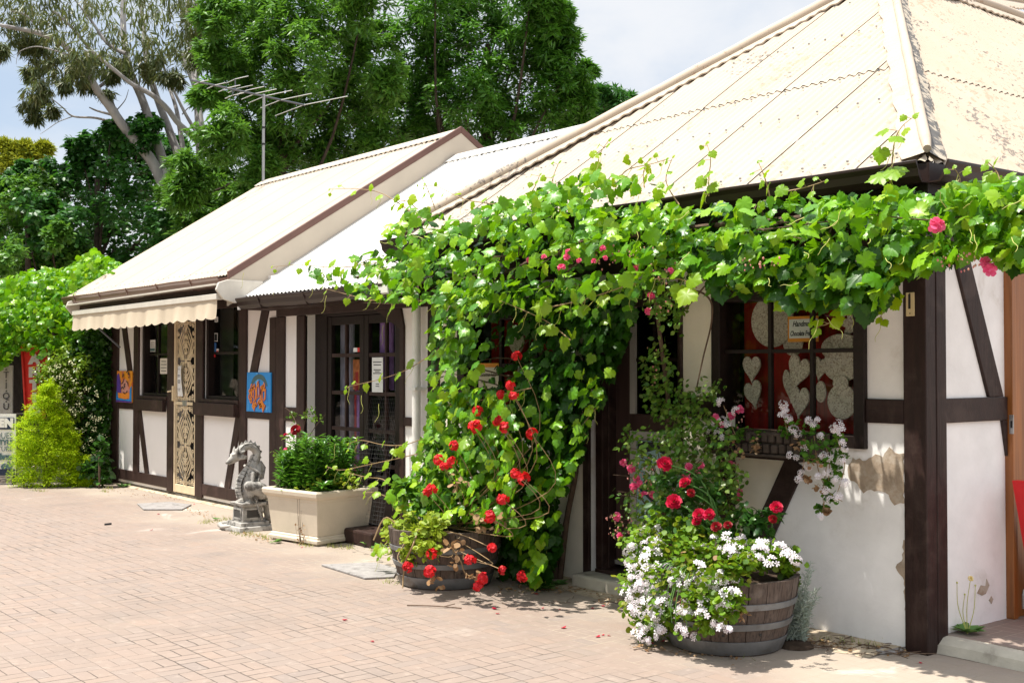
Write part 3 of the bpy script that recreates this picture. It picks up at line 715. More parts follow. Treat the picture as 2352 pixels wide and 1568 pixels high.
# door with glazed panels, standing back in its reveal
dr = MB()
for x0, x1, z0, z1 in [(-2.44, -2.30, .15, 2.10), (-1.84, -1.72, .15, 2.10), (-2.30, -1.84, 1.97, 2.10), (-2.30, -1.84, 1.10, 1.22), (-2.30, -1.84, .15, .42)]:
    dr.box(x0, x1, .12, .165, z0, z1)
DOOR = dr.build('door', M['doorpaint'], SHOP, bevel=.005)
MB().box(-2.08, -2.055, .13, .155, 1.22, 1.97).box(-2.30, -2.08, .132, .153, 1.585, 1.61).box(-2.055, -1.84, .132, .153, 1.585, 1.61).build('glazing_bar', M['frame'], DOOR)
MB().quad((-2.30, .14, 1.22), (-1.84, .14, 1.22), (-1.84, .14, 1.97), (-2.30, .14, 1.97)).build('pane', M['glass'], DOOR)
MB().quad((-2.30, .14, .42), (-1.84, .14, .42), (-1.84, .14, 1.10), (-2.30, .14, 1.10)).build('pane', M['glass'], DOOR)
f_ = MB()
for x0, x1, z0, z1 in [(-2.30, -2.24, .42, 1.10), (-1.90, -1.84, .42, 1.10), (-2.24, -1.90, 1.04, 1.10), (-2.24, -1.90, .42, .47)]: f_.box(x0, x1, .122, .139, z0, z1)
f_.box(-2.30, -2.245, .122, .139, 1.22, 1.97)
f_.build('pane_surround', M['grey_board'], DOOR)
MB().box(-2.44, -1.72, .108, .119, .15, .178).build('kick_plate', M['alloy'], DOOR)
MB().box(-2.57, -2.44, .05, .17, .1, 2.12).build('door_frame', M['timber'], SHOP, bevel=.006)
MB().box(-2.52, -2.45, -.005, .05, .12, 2.12).build('door_frame', M['timber'], SHOP, bevel=.006)
ds = MB().box(-2.565, -1.60, -.20, .16, 0, .098)
ds.build('doorstep', M['concrete'], SHOP, bevel=.018)
MB().box(-2.5, -1.71, -.03, .16, .099, .125).build('threshold', M['timber_h'], SHOP, bevel=.004)

# ================================================================== middle shop with the white roof
MID = empty('white_roofed_shop', (-6, 0, 0), 'half-timbered shop with white corrugated roof and glazed french doors', 'shop')
wall_x('wall', -7.35, -4.602, 0, 2.3, [(-6.75, -5.03, .04, 2.10)], 0, M['plaster_far'], MID)
TF = M['timber_far']
seg([(-7.35, -7.17, .0, 2.06), (-7.166, -6.912, 1.0, 1.14), (-4.972, -4.76, 1.035, 1.11), (-6.91, -6.75, .0, 2.06), (-5.03, -4.972, .0, 1.90), (-7.35, -4.602, 2.062, 2.26)], '', MID, TF)
MB().poly([(-5.42, 2.06), (-5.02, 2.06), (-4.972, 1.90), (-5.03, 1.88)], -.022, .02).build('timber_brace', TF, MID)
FD = MB().box(-6.75, -6.52, .10, .17, .04, 2.10).box(-5.17, -5.03, .02, .17, .04, 2.10).box(-6.52, -5.17, .10, .17, 2.04, 2.10).build('door_frame', M['frame'], MID, bevel=.005)
def french(x0, x1, vx):
    d = MB(); sw = .075
    d.box(x0, x0 + sw, .11, .155, .1, 2.035); d.box(x1 - sw, x1, .11, .155, .1, 2.035); d.box(x0 + sw, x1 - sw, .113, .155, 1.955, 2.035); d.box(x0 + sw, x1 - sw, .113, .155, .1, .36)
    o = d.build('french_door', M['frame'], MID, bevel=.004)
    m_ = MB().box(vx - .013, vx + .013, .115, .15, .36, 1.955)
    for z in (1.66, 1.30, .955, .64):
        m_.box(x0 + sw, vx - .013, .117, .148, z - .018, z + .018); m_.box(vx + .013, x1 - sw, .117, .148, z - .018, z + .018)
    m_.build('glazing_bar', M['timber_far'], o, bevel=.003)
    MB().quad((x0 + sw, .135, .36), (x1 - sw, .135, .36), (x1 - sw, .135, 1.955), (x0 + sw, .135, 1.955)).build('pane', M['glass'], o)
french(-6.52, -5.845, -6.185); french(-5.838, -5.175, -5.475)
MB().box(-5.55, -4.95, -.36, -.06, 0, .13).build('doorstep', M['timber_far'], MID, bevel=.02)
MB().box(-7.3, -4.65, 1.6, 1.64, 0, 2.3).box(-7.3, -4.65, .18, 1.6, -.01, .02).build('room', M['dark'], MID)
b = MB(); b.quad((-7.35, 5, 0), (-4.6, 5, 0), (-4.6, 5, 2.3), (-7.35, 5, 2.3)); b.build('wall', M['plaster_far'], MID)
sW = nrm(np.array([0, 2.4 + .28, 4.0 - 2.27])); LW = np.linalg.norm([2.68, 1.73])
corr('roof', (-7.56, -.29, 2.265), (1, 0, 0), sW, 0, 4.3, lambda a: (0, LW), M['roof_white'], MID, lap=.003)
corr('roof', (-7.56, 5.1, 2.265), (1, 0, 0), (0, -2.7, 1.735), 0, 4.3, lambda a: (0, 3.2), M['roof_white'], MID, lap=.003)
def foldcap(nm, x0, x1, y, z, sl, w, mat, parent):
    b = MB(); vs = []; fs = []
    xs = np.arange(x0, x1, .019)
    for x in xs:
        e = .010 * math.sin(x * 2 * math.pi / .114)
        vs += [(x, y - w, z - w * sl + .024 + e), (x, y - w, z - w * sl + .038), (x, y - .02, z + .03), (x, y, z + .042), (x, y + .02, z + .03), (x, y + w, z - w * sl + .03), (x, y + w, z - w * sl + .01)]
    for i in range(len(xs) - 1):
        for j in range(6): fs.append((i * 7 + j, (i + 1) * 7 + j, (i + 1) * 7 + j + 1, i * 7 + j + 1))
    return b.add(vs, fs).build(nm, mat, parent)
foldcap('ridge_capping', -7.54, -3.0, 2.4, 4.0, .645, .16, M['roof_white'], MID)
gutter('gutter', (-7.50, -.29, 2.245), (-4.72, -.29, 2.245), (0, -1, 0), M['gutter'], MID)
MB().box(-7.5, -4.66, -.27, -.0, 2.13, 2.15).build('soffit', TF, MID)
MB().box(-4.80, -4.63, -.40, -.10, 2.16, 2.33).build('fascia_end', M['white_pvc'], MID, bevel=.01)
dp = MB().tube([(-4.69, -.075, .02), (-4.69, -.075, 2.05), (-4.692, -.09, 2.13), (-4.70, -.16, 2.2)], .038, 16)
dp = tag(dp.build('downpipe', M['white_pvc'], None, smooth=True), 'round white downpipe between the french doors and the vine', 'drainpipe')
MB().box(-4.74, -4.64, -.12, -.002, 1.35, 1.375).build('pipe_bracket', M['white_pvc'], dp)

# ================================================================== far left shop with the awning
FAR = empty('awning_shop', (-9.8, 0, 0), 'half-timbered shop with clean cream gabled roof and scalloped awning', 'shop')
wall_x('wall', -12.03, -7.352, .045, 2.5, [(-11.06, -10.16, 1.16, 2.3), (-9.98, -9.34, .05, 2.16), (-9.14, -8.2, 1.16, 2.3)], 0, M['plaster_far'], FAR)
seg([(-12.05, -11.8, .0, 2.2), (-11.25, -11.08, .195, 2.2), (-10.16, -9.982, .05, 2.2), (-9.338, -9.14, .05, 2.2), (-8.2, -8.03, .195, 2.2), (-7.49, -7.352, .195, 2.06),
     (-11.798, -11.252, 1.0, 1.09), (-8.028, -7.492, 1.0, 1.075), (-11.798, -10.162, .080, .21), (-9.138, -7.352, .080, .21), (-12.05, -7.352, 2.2, 2.44),
     ((-11.66, 2.198), (-11.375, 1.42), .145), ((-11.075, .995), (-10.805, .197), .115), ((-8.225, 1.0), (-8.505, .197), .13), ((-7.585, 2.198), (-7.90, 1.42), .15)], '', FAR, TF)
pl = MB()
for i in range(24):
    x = -11.78 + i * .185
    if -10.05 < x < -9.3: pl.box(x, x + .178, -.004, .05, -.01, .052)
    else: pl.box(x, x + .178, .0 + .008 * rng.random(), .05, -.01, .078)
pl.build('plinth', M['brick_plinth'], FAR, bevel=.004)
for x0, x1, vx, vup in [(-11.06, -10.165, [-10.70, -10.36], 0), (-9.135, -8.205, [-8.43], 0)]:
    w = window('window', FAR, x0, x1, 1.165, 2.28, vx, [1.705], M['frame'], fw=.055, y0=.02, yg=.10, mw=.03)
    MB().box(x0 - .01, x1 + .01, -.04, .02, 1.145, 1.185).build('sill', TF, w, bevel=.004)
MB().poly([(-11.12, 1.0), (-10.18, 1.0), (-10.18, 1.143), (-11.12, 1.143)], -.075, -.02).build('sill_board', TF, FAR, bevel=.006)
MB().poly([(-9.27, 1.0), (-8.2, 1.0), (-8.2, 1.143), (-9.27, 1.143)], -.085, -.02).build('sill_board', TF, FAR, bevel=.006)
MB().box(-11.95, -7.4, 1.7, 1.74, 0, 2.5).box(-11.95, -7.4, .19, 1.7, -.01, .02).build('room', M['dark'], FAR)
b = MB(); b.quad((-12.03, 0, 0), (-12.03, 5.2, 0), (-12.03, 5.2, 2.5), (-12.03, 0, 2.5)); b.quad((-12.03, 5.2, 0), (-7.4, 5.2, 0), (-7.4, 5.2, 2.5), (-12.03, 5.2, 2.5))
b.add([(-12.03, -.1, 2.5), (-12.03, 5.2, 2.5), (-12.03, 2.5, 4.25)], [(0, 1, 2)]); b.build('wall', M['plaster_far'], FAR)
ZR, YR = 4.33, 2.5
sA = nrm(np.array([0, YR + .42, ZR - 2.49])); LA = np.linalg.norm([YR + .42, ZR - 2.49])
corr('roof', (-12.62, -.42, 2.49), (1, 0, 0), sA, 0, 5.03, lambda a: (0, LA), M['roof_cream'], FAR, lap=.002, amp=.006)
corr('roof', (-12.62, 5.42, 2.49), (1, 0, 0), sA * np.array([1, -1, 1]), 0, 5.03, lambda a: (0, LA), M['roof_cream'], FAR, lap=.002)
foldcap('ridge_capping', -12.64, -7.6, YR, ZR, .63, .15, M['fascia_cream'], FAR)
# screws along the sheets
scr = MB()
for bb in (.12,):
    for i in range(33):
        p = np.array([-12.6 + i * .152, -.42, 2.49]) + sA * bb; scr.box(p[0] - .006, p[0] + .006, p[1] - .006, p[1] + .006, p[2] + .004, p[2] + .018)
scr.build('roof_screws', M['metal'], FAR)['kind'] = 'stuff'
for sgn in (1, -1):
    def yy(t): return YR - sgn * (YR + .42) * (1 - t) if sgn > 0 else YR + (YR + .42) * (1 - t)
    def zz_(t): return 2.49 + (ZR - 2.49) * t
    P = [(yy(-.01), zz_(-.01)), (yy(1), zz_(1))]
    polyx([(P[0][0], P[0][1] + .055), (P[1][0], P[1][1] + .06), (P[1][0], P[1][1] - .02), (P[0][0], P[0][1] - .025)], -7.60, -7.555).build('barge_capping', M['barge'], FAR, bevel=.004)
    polyx([(P[0][0], P[0][1] - .027), (P[1][0], P[1][1] - .022), (P[1][0], P[1][1] - .36), (P[0][0], P[0][1] - .30)], -7.60, -7.563).build('bargeboard', M['fascia_cream'], FAR)
polyx([(-.02, 2.3), (5.0, 2.3), (YR, ZR - .05)], -7.66, -7.61).build('gable_wall', M['fascia_cream'], FAR)
gutter('gutter', (-12.5, -.425, 2.475), (-7.64, -.425, 2.475), (0, -1, 0), M['gutter_far'], FAR)
MB().box(-12.5, -7.6, -.40, -.01, 2.30, 2.32).build('soffit', TF, FAR)
MB().box(-12.5, -7.6, -.422, -.402, 2.30, 2.47).build('fascia', TF, FAR)

# ================================================================== security door (a part of the far shop)
def ribbon(b, pts, w, y, t=.006):
    """flat strip following x,z points"""
    pts = np.array(pts, float); n = len(pts)
    d = np.gradient(pts, axis=0); d = d / np.maximum(np.linalg.norm(d, axis=1, keepdims=True), 1e-9); q = np.stack([-d[:, 1], d[:, 0]], 1)
    ws = np.full(n, w) if np.isscalar(w) else np.interp(np.linspace(0, 1, n), np.linspace(0, 1, len(w)), w)
    vs = []
    for p, o, ww in zip(pts, q, ws): vs += [(p[0] + o[0] * ww / 2, y, p[1] + o[1] * ww / 2), (p[0] - o[0] * ww / 2, y, p[1] - o[1] * ww / 2), (p[0] + o[0] * ww / 2, y + t, p[1] + o[1] * ww / 2), (p[0] - o[0] * ww / 2, y + t, p[1] - o[1] * ww / 2)]
    fs = []
    for i in range(n - 1):
        a = i * 4; c = a + 4
        fs += [(a, a + 1, c + 1, c), (a + 2, c + 2, c + 3, a + 3), (a, c, c + 2, a + 2), (a + 1, a + 3, c + 3, c + 1)]
    b.add(vs, fs)
def spiral(cx, cz, r0, turns, a0, sgn=1, n=26):
    t = np.linspace(0, 1, n); r = r0 * (1 - .82 * t); a = a0 + sgn * turns * 2 * math.pi * t
    return np.stack([cx + r * np.cos(a), cz + r * np.sin(a)], 1)
DX0, DX1, DY = -9.98, -9.345, -.012
d = MB(); fw = .042
d.box(DX0, DX0 + fw, DY, DY + .035, .055, 2.155); d.box(DX1 - fw, DX1, DY, DY + .035, .055, 2.155)
d.box(DX0 + fw, DX1 - fw, DY + .002, DY + .035, 2.10, 2.155); d.box(DX0 + fw, DX1 - fw, DY + .002, DY + .035, .055, .15); d.box(DX0 + fw, DX1 - fw, DY + .002, DY + .035, 1.095, 1.135)
SD = d.build('security_door', M['door_cream'], FAR, bevel=.004)
fl = MB(); cx = (DX0 + DX1) / 2; hw = (DX1 - DX0) / 2 - fw
for z0, z1 in ((.15, 1.095), (1.135, 2.10)):
    zm = (z0 + z1) / 2; H = (z1 - z0) / 2; y = DY + .012
    for sx in (-1, 1):
        fl.box(cx + sx * (hw - .022) - .005, cx + sx * (hw - .022) + .005, y, y + .01, z0, z1)
        for sz in (-1, 1):
            X = lambda a: cx + sx * a
            # big plume from the middle to the end, and smaller ones nested under it
            for k, (a, w_) in enumerate([(.21, .022), (.175, .019), (.14, .018), (.10, .017), (.06, .015)]):
                tt = np.linspace(0, 1, 18); zz = zm + sz * (H * (.02 + .90 * tt - .15 * k * tt)); xx = a * np.sin(math.pi * (.18 + .80 * tt)) * (1.05 - .25 * tt)
                ribbon(fl, np.stack([cx + sx * xx, zz], 1), [w_, w_ * 1.2, w_ * .6], y)
            for (a, h, r_) in [(.205, .86, .030), (.215, .66, .026), (.215, .50, .024), (.212, .33, .024), (.21, .14, .03), (.13, .90, .030), (.055, .93, .026), (.10, .74, .020)]:
                ribbon(fl, spiral(X(a), zm + sz * h * H, r_, 1.25, math.pi / 2 if sz > 0 else -math.pi / 2, sx * sz), .0125, y)
            for h, l in [(.18, .07), (.32, .075), (.46, .07), (.60, .055), (.74, .04)]:
                tt = np.linspace(0, 1, 9); ribbon(fl, np.stack([cx + sx * (.010 + l * tt), zm + sz * H * h + sz * (.05 * tt - .085 * tt * tt)], 1), [.018, .014, .006], y)
    for i in range(9):
        zc = zm + (i - 4) * H * .2; fl.ball((cx, y + .004, zc), .021 if i % 2 else .028, 1, .35, 1.25, 8, 5)
    fl.box(cx - .006, cx + .006, y, y + .008, z0, z1)
    for zz in (z0 + .022, z0 + .04, z1 - .022, z1 - .04): fl.box(DX0 + fw, DX1 - fw, y + .002, y + .01, zz - .004, zz + .004)
fl.build('filigree', M['door_cream'], SD)
MB().box(-9.71, -9.60, DY - .006, DY + .002, 1.085, 1.15).build('lock_plate', M['metal'], SD, bevel=.004)
h = MB().box(-9.992, -9.955, DY - .022, DY, 1.14, 1.32); h.tube([(-9.975, DY - .03, 1.26), (-10.03, DY - .06, 1.25)], .011, 8); h.build('door_handle', M['door_cream'], SD, bevel=.004)
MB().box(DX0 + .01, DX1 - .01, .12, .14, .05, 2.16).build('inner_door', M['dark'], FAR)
pp = MB(); vs = []; fs = []
for i in range(9):
    z = 1.56 - .36 * i / 8; w0 = .012 * math.sin(i * .5); vs += [(-9.83 + w0, DY - .012 - .01 * math.sin(i * .45), z), (-9.685 - .02 * math.sin(i * .4) + w0, DY - .020 - .015 * math.sin(i * .4 + 1), z)]
for i in range(8): fs.append((i * 2, i * 2 + 1, i * 2 + 3, i * 2 + 2))
PP = pp.add(vs, fs).build('paper_notice', M['paper']); tag(PP, 'curling white paper notice hung on the cream filigree security door', 'notice')
for i, (z, w_) in enumerate([(1.52, .04), (1.45, .07), (1.435, .07), (1.39, .06), (1.375, .08), (1.36, .06), (1.29, .08), (1.27, .05)]):
    MB().box(-9.76 - w_ / 2, -9.76 + w_ / 2, DY - .030, DY - .0295, z - .004, z + .002).build('text_line', M['ink'], PP)

# ================================================================== awning
AW = empty('retractable_awning', (-9.9, -.3, 2.3), 'cream scalloped shop awning rolled in under the brown gutter', 'awning')
AX0, AX1 = -12.12, -7.56
MB().add([(AX0, -.60, 2.362), (AX1, -.60, 2.395), (AX1, -.10, 2.425), (AX0, -.10, 2.40), (AX0, -.60, 2.347), (AX1, -.60, 2.378), (AX1, -.10, 2.40), (AX0, -.10, 2.375)], [(0, 1, 2, 3), (4, 7, 6, 5), (0, 4, 5, 1), (0, 3, 7, 4), (1, 5, 6, 2), (3, 2, 6, 7)]).build('cover', M['awning_metal'], AW)
zb = lambda x: 2.215 + (x - AX0) / (AX1 - AX0) * .018
bx0, bx1 = AX0 + .16, AX1 - .02
MB().add([(x, y, zb(x) + z) for x in (bx0, bx1) for (y, z) in ((-.575, .0), (-.575, .062), (-.50, .068), (-.50, .0))], [(0, 1, 2, 3), (7, 6, 5, 4), (0, 4, 5, 1), (1, 5, 6, 2), (2, 6, 7, 3), (3, 7, 4, 0)]).build('front_bar', M['awning_metal'], AW, bevel=.006)
vs = []; fs = []; xs = np.linspace(bx0 + .01, bx1 - .01, 280)
for i, x in enumerate(xs):
    sc = .026 * abs(math.sin((x - bx0) * math.pi / .245)) ; rp = .012 * math.sin(x * 9) + .008 * math.sin(x * 23 + 1)
    for k in range(6):
        t = k / 5; vs.append((x - (.03 * t if i > 265 else 0), -.560 + rp * t - .012 * t * t, zb(x) - (.175 + .02 * (1 - abs(x + 9.9) / 2.2)) * t + .0 - sc * t + .026 * t * (k == 5) * 0))
for i in range(len(xs) - 1):
    for k in range(5): fs.append((i * 6 + k, i * 6 + k + 1, (i + 1) * 6 + k + 1, (i + 1) * 6 + k))
MB().add(vs, fs).build('valance', M['awning'], AW, smooth=True)
MB().tube([(AX0 + .1, -.33, 2.30), (AX1 - .1, -.33, 2.325)], .055, 14).build('roller', M['awning'], AW, smooth=True)
for xe in (AX1, AX0 - .03):
    polyx([(-.60, 2.33), (-.57, 2.405), (-.48, 2.435), (-.08, 2.44), (-.06, 2.22), (-.40, 2.20), (-.52, 2.235)], xe, xe + .035).build('end_cap', M['awning_metal'], AW, bevel=.006)
for q_ in ([(-11.78, -.5, 2.24), (-11.70, -.03, 1.80)], [(-11.3, -.48, 2.24), (-10.6, -.12, 2.2)]): MB().tube(q_, .014, 8).build('folding_arm', M['antenna_dark'], AW)
b = MB().tube([(-7.50, -.36, 2.19), (-7.50, -.36, 2.13)], .018, 10); b.build('crank_eye', M['white_pvc'], AW)
for x in (-11.4, -10.3, -9.2, -8.2): MB().box(x, x + .05, -.1, -.0, 2.25, 2.36).build('wall_bracket', M['awning_metal'], AW)

# ================================================================== tv aerial
AN = empty('tv_aerial', (-12.56, 2.46, 4.33), 'roof aerial with long thin rods on a grey mast over the cream gable', 'aerial')
q0 = np.array([-12.56, 2.46, 4.34]); MB().tube([q0 - [0, 0, .15], q0 + [0, 0, .75], q0 + [.01, 0, 1.32]], .021, 10).build('mast', M['metal'], AN)
for z in (.55, .80): MB().tube([q0 + [0, 0, z], q0 + [0, 0, z + .03]], .027, 10).build('clamp', M['black'], AN)
bd = nrm(np.array([-.10, .99, -.03])); ed = nrm(np.array([.99, .10, 0])); ed = nrm(ed - bd * np.dot(ed, bd)); ct = q0 + np.array([0.01, 0, 1.29])
MB().tube([ct - bd * 1.22, ct + bd * .74], .016, 8).build('boom', M['antenna_dark'], AN)
for s_, L_, up_ in [(.48, .98, 0), (.20, .70, 0), (.02, .60, .01), (-.10, .48, .01), (-.20, .40, .03), (-.30, .34, .03), (-.33, .30, .16), (-.42, .3, .0), (-.56, .26, 0), (-.72, .2, 0), (-.36, .26, -.09)]:
    s_ *= 1.5; c = ct + bd * s_ + np.array([0, 0, up_]); e2 = nrm(ed + bd * .12); e3 = nrm(-ed + bd * .12)
    MB().tube([c + e3 * L_, c, c + e2 * L_], .0065, 6).build('element', M['alloy'], AN)
    if abs(up_) > .05: MB().tube([c, c - np.array([0, 0, up_])], .01, 6).build('bracket', M['antenna_dark'], AN)

# ================================================================== paintings and window notices
def flat(nm, x0, x1, z0, z1, y, mat, label, catg, t=.008, group=None, skew=0):
    o = MB().add([(x0 - skew, y, z0), (x1, y, z0), (x1, y, z1), (x0, y, z1), (x0 - skew, y + t, z0), (x1, y + t, z0), (x1, y + t, z1), (x0, y + t, z1)], [(0, 1, 2, 3), (4, 7, 6, 5), (0, 4, 5, 1), (1, 5, 6, 2), (2, 6, 7, 3), (3, 7, 4, 0)]).build(nm, mat)
    return tag(o, label, catg, group)
def paint_mat(name, base, others, scale=6, sz=1.):
    mt, g = newmat(name); p = g.pos(1, 1, sz); c = base
    for i, (col, thr) in enumerate(others):
        pp_ = g.pos(1, 1, sz); pp_.inputs['Location'].default_value = (i * 3.1, i * 1.7, i * 2.3)
        c = g.mix(g.smooth(g.noise(pp_, scale, 4, .55, .8), thr, thr + .03), c, col)
    b = g.n('BsdfPrincipled'); g.set(b, 'Base Color', c); g.set(b, 'Roughness', .45); out(g, b); return mt
M['pt_blue'] = paint_mat('blue_painting', (.02, .27, .68), [((.10, .42, .80), .56), ((.01, .16, .50), .62)], 7, .4)
P2 = flat('painted_sign', -7.965, -7.42, 1.075, 1.49, -.040, M['pt_blue'], 'blue painted panel with tangled orange swirl lettering beside the timber brace', 'painting', .014, skew=.012)
def swirl(pts, w, mat, y, nm, par): 
    b = MB(); ribbon(b, pts, w, y, .004); return b.build(nm, mat, par)
cx, cz = -7.70, 1.265
t = np.linspace(.13 * math.pi, .93 * math.pi, 24)
swirl(np.stack([cx + .02 + .195 * np.cos(t), cz + .015 + .165 * np.sin(t)], 1), [.02, .055, .05, .055, .02], M['ink_teal'], -.042, 'arch_lettering', P2)
def curl(p0, p1, bow, end=0, n=22):
    p0, p1 = np.array(p0), np.array(p1); t = np.linspace(0, 1, n); d = p1 - p0; q = np.array([-d[1], d[0]])
    P = p0 + d * t[:, None] + q * (bow * np.sin(math.pi * t * (1.5 if end else 1)))[:, None]; return P
curves = []
for i, x in enumerate(np.linspace(-.155, .165, 12)):
    curves.append(curl((cx + x, cz - .055 + .02 * math.cos(i)), (cx + x * 1.04 + .012 * math.sin(i * 2), cz + .055 + .03 * math.cos(x * 9)), .12 * math.sin(i * 1.7)))
for a, r_, s_ in [((-.14, .065), .035, 1), ((-.10, .075), .03, -1), ((.005, .10), .03, 1), ((.11, .07), .052, -1), ((.12, .065), .030, 1), ((-.19, .03), .03, -1), ((-.185, -.04), .035, 1), ((-.165, -.075), .03, -1)]:
    curves.append(spiral(cx + a[0], cz + a[1], r_, 1.1, 1.2, s_))
for k in range(4):
    curves.append(curl((cx - .13 + .015 * k, cz - .145 - .012 * k), (cx - .02 - .006 * k, cz - .125 + .0 * k), .55 - .1 * k)); curves.append(curl((cx - .01 + .02 * k, cz - .10 - .012 * k), (cx + .17 - .012 * k, cz - .085 - .028 * k), .22, 1))
    curves.append(curl((cx + .005 + .018 * k, cz - .09), (cx + .035 + .02 * k, cz - .155 + .008 * k), .25 - .1 * k))
bd_, bo = MB(), MB()
for c_ in curves: ribbon(bd_, c_ + np.array([.004, -.004]), .024, -.0435, .002); ribbon(bo, c_, .0135, -.0475, .004)
bd_.build('lettering_shade', M['purple'], P2); bo.build('swirl_lettering', M['orange'], P2)
M['pt_orange'] = paint_mat('orange_painting', (.78, .30, .02), [((.70, .17, .05), .52), ((.45, .16, .16), .60)], 9, .6)
P1 = flat('painted_sign', -11.775, -11.252, 1.085, 1.495, -.040, M['pt_orange'], 'small orange and purple painted panel by the leftmost window', 'painting', .014, skew=.02)
ox = -11.52
for nm, pts, mat in [('blue_streak', [(-11.745, 1.44), (-11.70, 1.46), (-11.64, 1.36), (-11.62, 1.20), (-11.70, 1.17), (-11.755, 1.24)], 'purple'), ('blue_patch', [(-11.75, 1.36), (-11.70, 1.37), (-11.67, 1.30), (-11.70, 1.20), (-11.755, 1.22)], 'blue_paint'),
                     ('face', [(-11.60, 1.30), (-11.54, 1.385), (-11.46, 1.39), (-11.37, 1.33), (-11.34, 1.24), (-11.36, 1.19), (-11.60, 1.19)], 'pink_paint'), ('border', [(-11.79, 1.088), (-11.256, 1.088), (-11.256, 1.105), (-11.785, 1.115)], 'purple'),
                     ('sky_patch', [(-11.78, 1.117), (-11.256, 1.107), (-11.256, 1.30), (-11.30, 1.26), (-11.32, 1.13), (-11.72, 1.135), (-11.765, 1.22)], 'blue_paint'), ('lower_lettering', [(-11.69, 1.145), (-11.70, 1.21), (-11.55, 1.205), (-11.30, 1.215), (-11.31, 1.145), (-11.45, 1.127)], 'orange')]:
    MB().poly(pts, -.0425 - .0008 * len(nm), -.040).build(nm, M[mat], P1)
bk = MB()
for c_ in [spiral(-11.33, 1.425, .045, .8, 2.4, -1), curl((-11.42, 1.47), (-11.33, 1.44), .4), spiral(-11.53, 1.43, .03, 1.2, 0, 1), spiral(-11.47, 1.30, .028, 1, 1, 1), curl((-11.60, 1.33), (-11.5, 1.40), -.2), curl((-11.60, 1.25), (-11.50, 1.26), .3), curl((-11.52, 1.22), (-11.38, 1.24), -.2), curl((-11.42, 1.36), (-11.35, 1.30), .2)]: ribbon(bk, c_, .012, -.0545, .003)
bk.build('dark_strokes', M['ink'], P1)
def lines(par, x0, x1, z0, z1, n, y, mat, seedw=.7):
    b = MB()
    for i in range(n):
        z = z1 - (z1 - z0) * (i + .5) / n; w_ = (x1 - x0) * (seedw + (1 - seedw) * rng.random()); c = (x0 + x1) / 2
        b.box(c - w_ / 2, c + w_ / 2, y - .0012, y - .0004, z - .004, z + .004)
    b.build('text_lines', mat, par)
yg = .093
for lab, x0, x1, z0, z1, mat, extra in [
    ('small pale notice with a teal foot in the upper left of the far window', -10.985, -10.82, 1.74, 1.89, 'paper', ('ink_teal', .30, 3)),
    ('narrow white printed notice low in the far window beside the door', -10.29, -10.215, 1.42, 1.665, 'paper', (None, 0, 9)),
    ('cream printed card in the middle of the far window', -10.66, -10.43, 1.46, 1.655, 'paper_cream', (None, 0, 4)),
    ('white notice with a blue foot in the dark window beside the blue painting', -8.395, -8.262, 1.73, 1.92, 'paper', ('sticker_blue', .28, 3)),
    ('tall grey poster above the blue-footed notice', -8.395, -8.262, 1.935, 2.14, 'grey_board', (None, 0, 2)),
    ('black and white sticker low in the corner of the dark window', -9.075, -8.995, 1.84, 1.935, 'paper', ('black', .9, 0)),
    ('tall blue sticker in the corner of the dark window', -9.075, -9.03, 1.715, 1.825, 'sticker_blue', (None, 0, 0)),
    ('tiny pink printed sticker beside the blue one', -9.02, -8.965, 1.715, 1.755, 'paper', ('sticker_red', .5, 0)),
    ('white sticker under the awning edge', -9.07, -8.985, 2.06, 2.12, 'paper', (None, 0, 2))]:
    o = flat('window_notice', x0, x1, z0, z1, yg, M[mat], lab, 'notice', .003)
    if extra[0]: MB().box(x0 + .006, x1 - .006, yg - .0015, yg - .0002, z0 + .006, z0 + (z1 - z0) * extra[1]).build('coloured_band', M[extra[0]], o)
    if extra[2]: lines(o, x0 + .015, x1 - .015, z0 + (z1 - z0) * max(.1, extra[1] + .05), z1 - .02, extra[2], yg, M['ink'])
o = MB().lathe([(0.0001, 0), (.018, 0), (.018, .003), (.0001, .003)], 14); o.v = [(-9.06 + x, yg - z, 1.675 + y) for x, y, z in o.v]; tag(o.build('round_sticker', M['sticker_red']), 'round red sticker on the dark window below the blue sticker', 'sticker')
o = flat('door_notice', -5.69, -5.505, 1.315, 1.635, .106, M['paper'], 'white trading notice taped to the right leaf of the french doors', 'notice', .004)
lines(o, -5.68, -5.515, 1.555, 1.605, 2, .106, M['ink'], .75)
lines(o, -5.67, -5.525, 1.48, 1.53, 3, .106, M['ink'], .5); lines(o, -5.66, -5.53, 1.36, 1.40, 2, .106, M['ink'], .3)
o = flat('door_sticker', -6.06, -5.99, 1.69, 1.73, .128, M['paper'], 'tiny white and red sticker on the left french door', 'sticker', .003); MB().box(-5.985, -5.945, .127, .130, 1.69, 1.73).build('red_dot', M['sticker_red'], o)
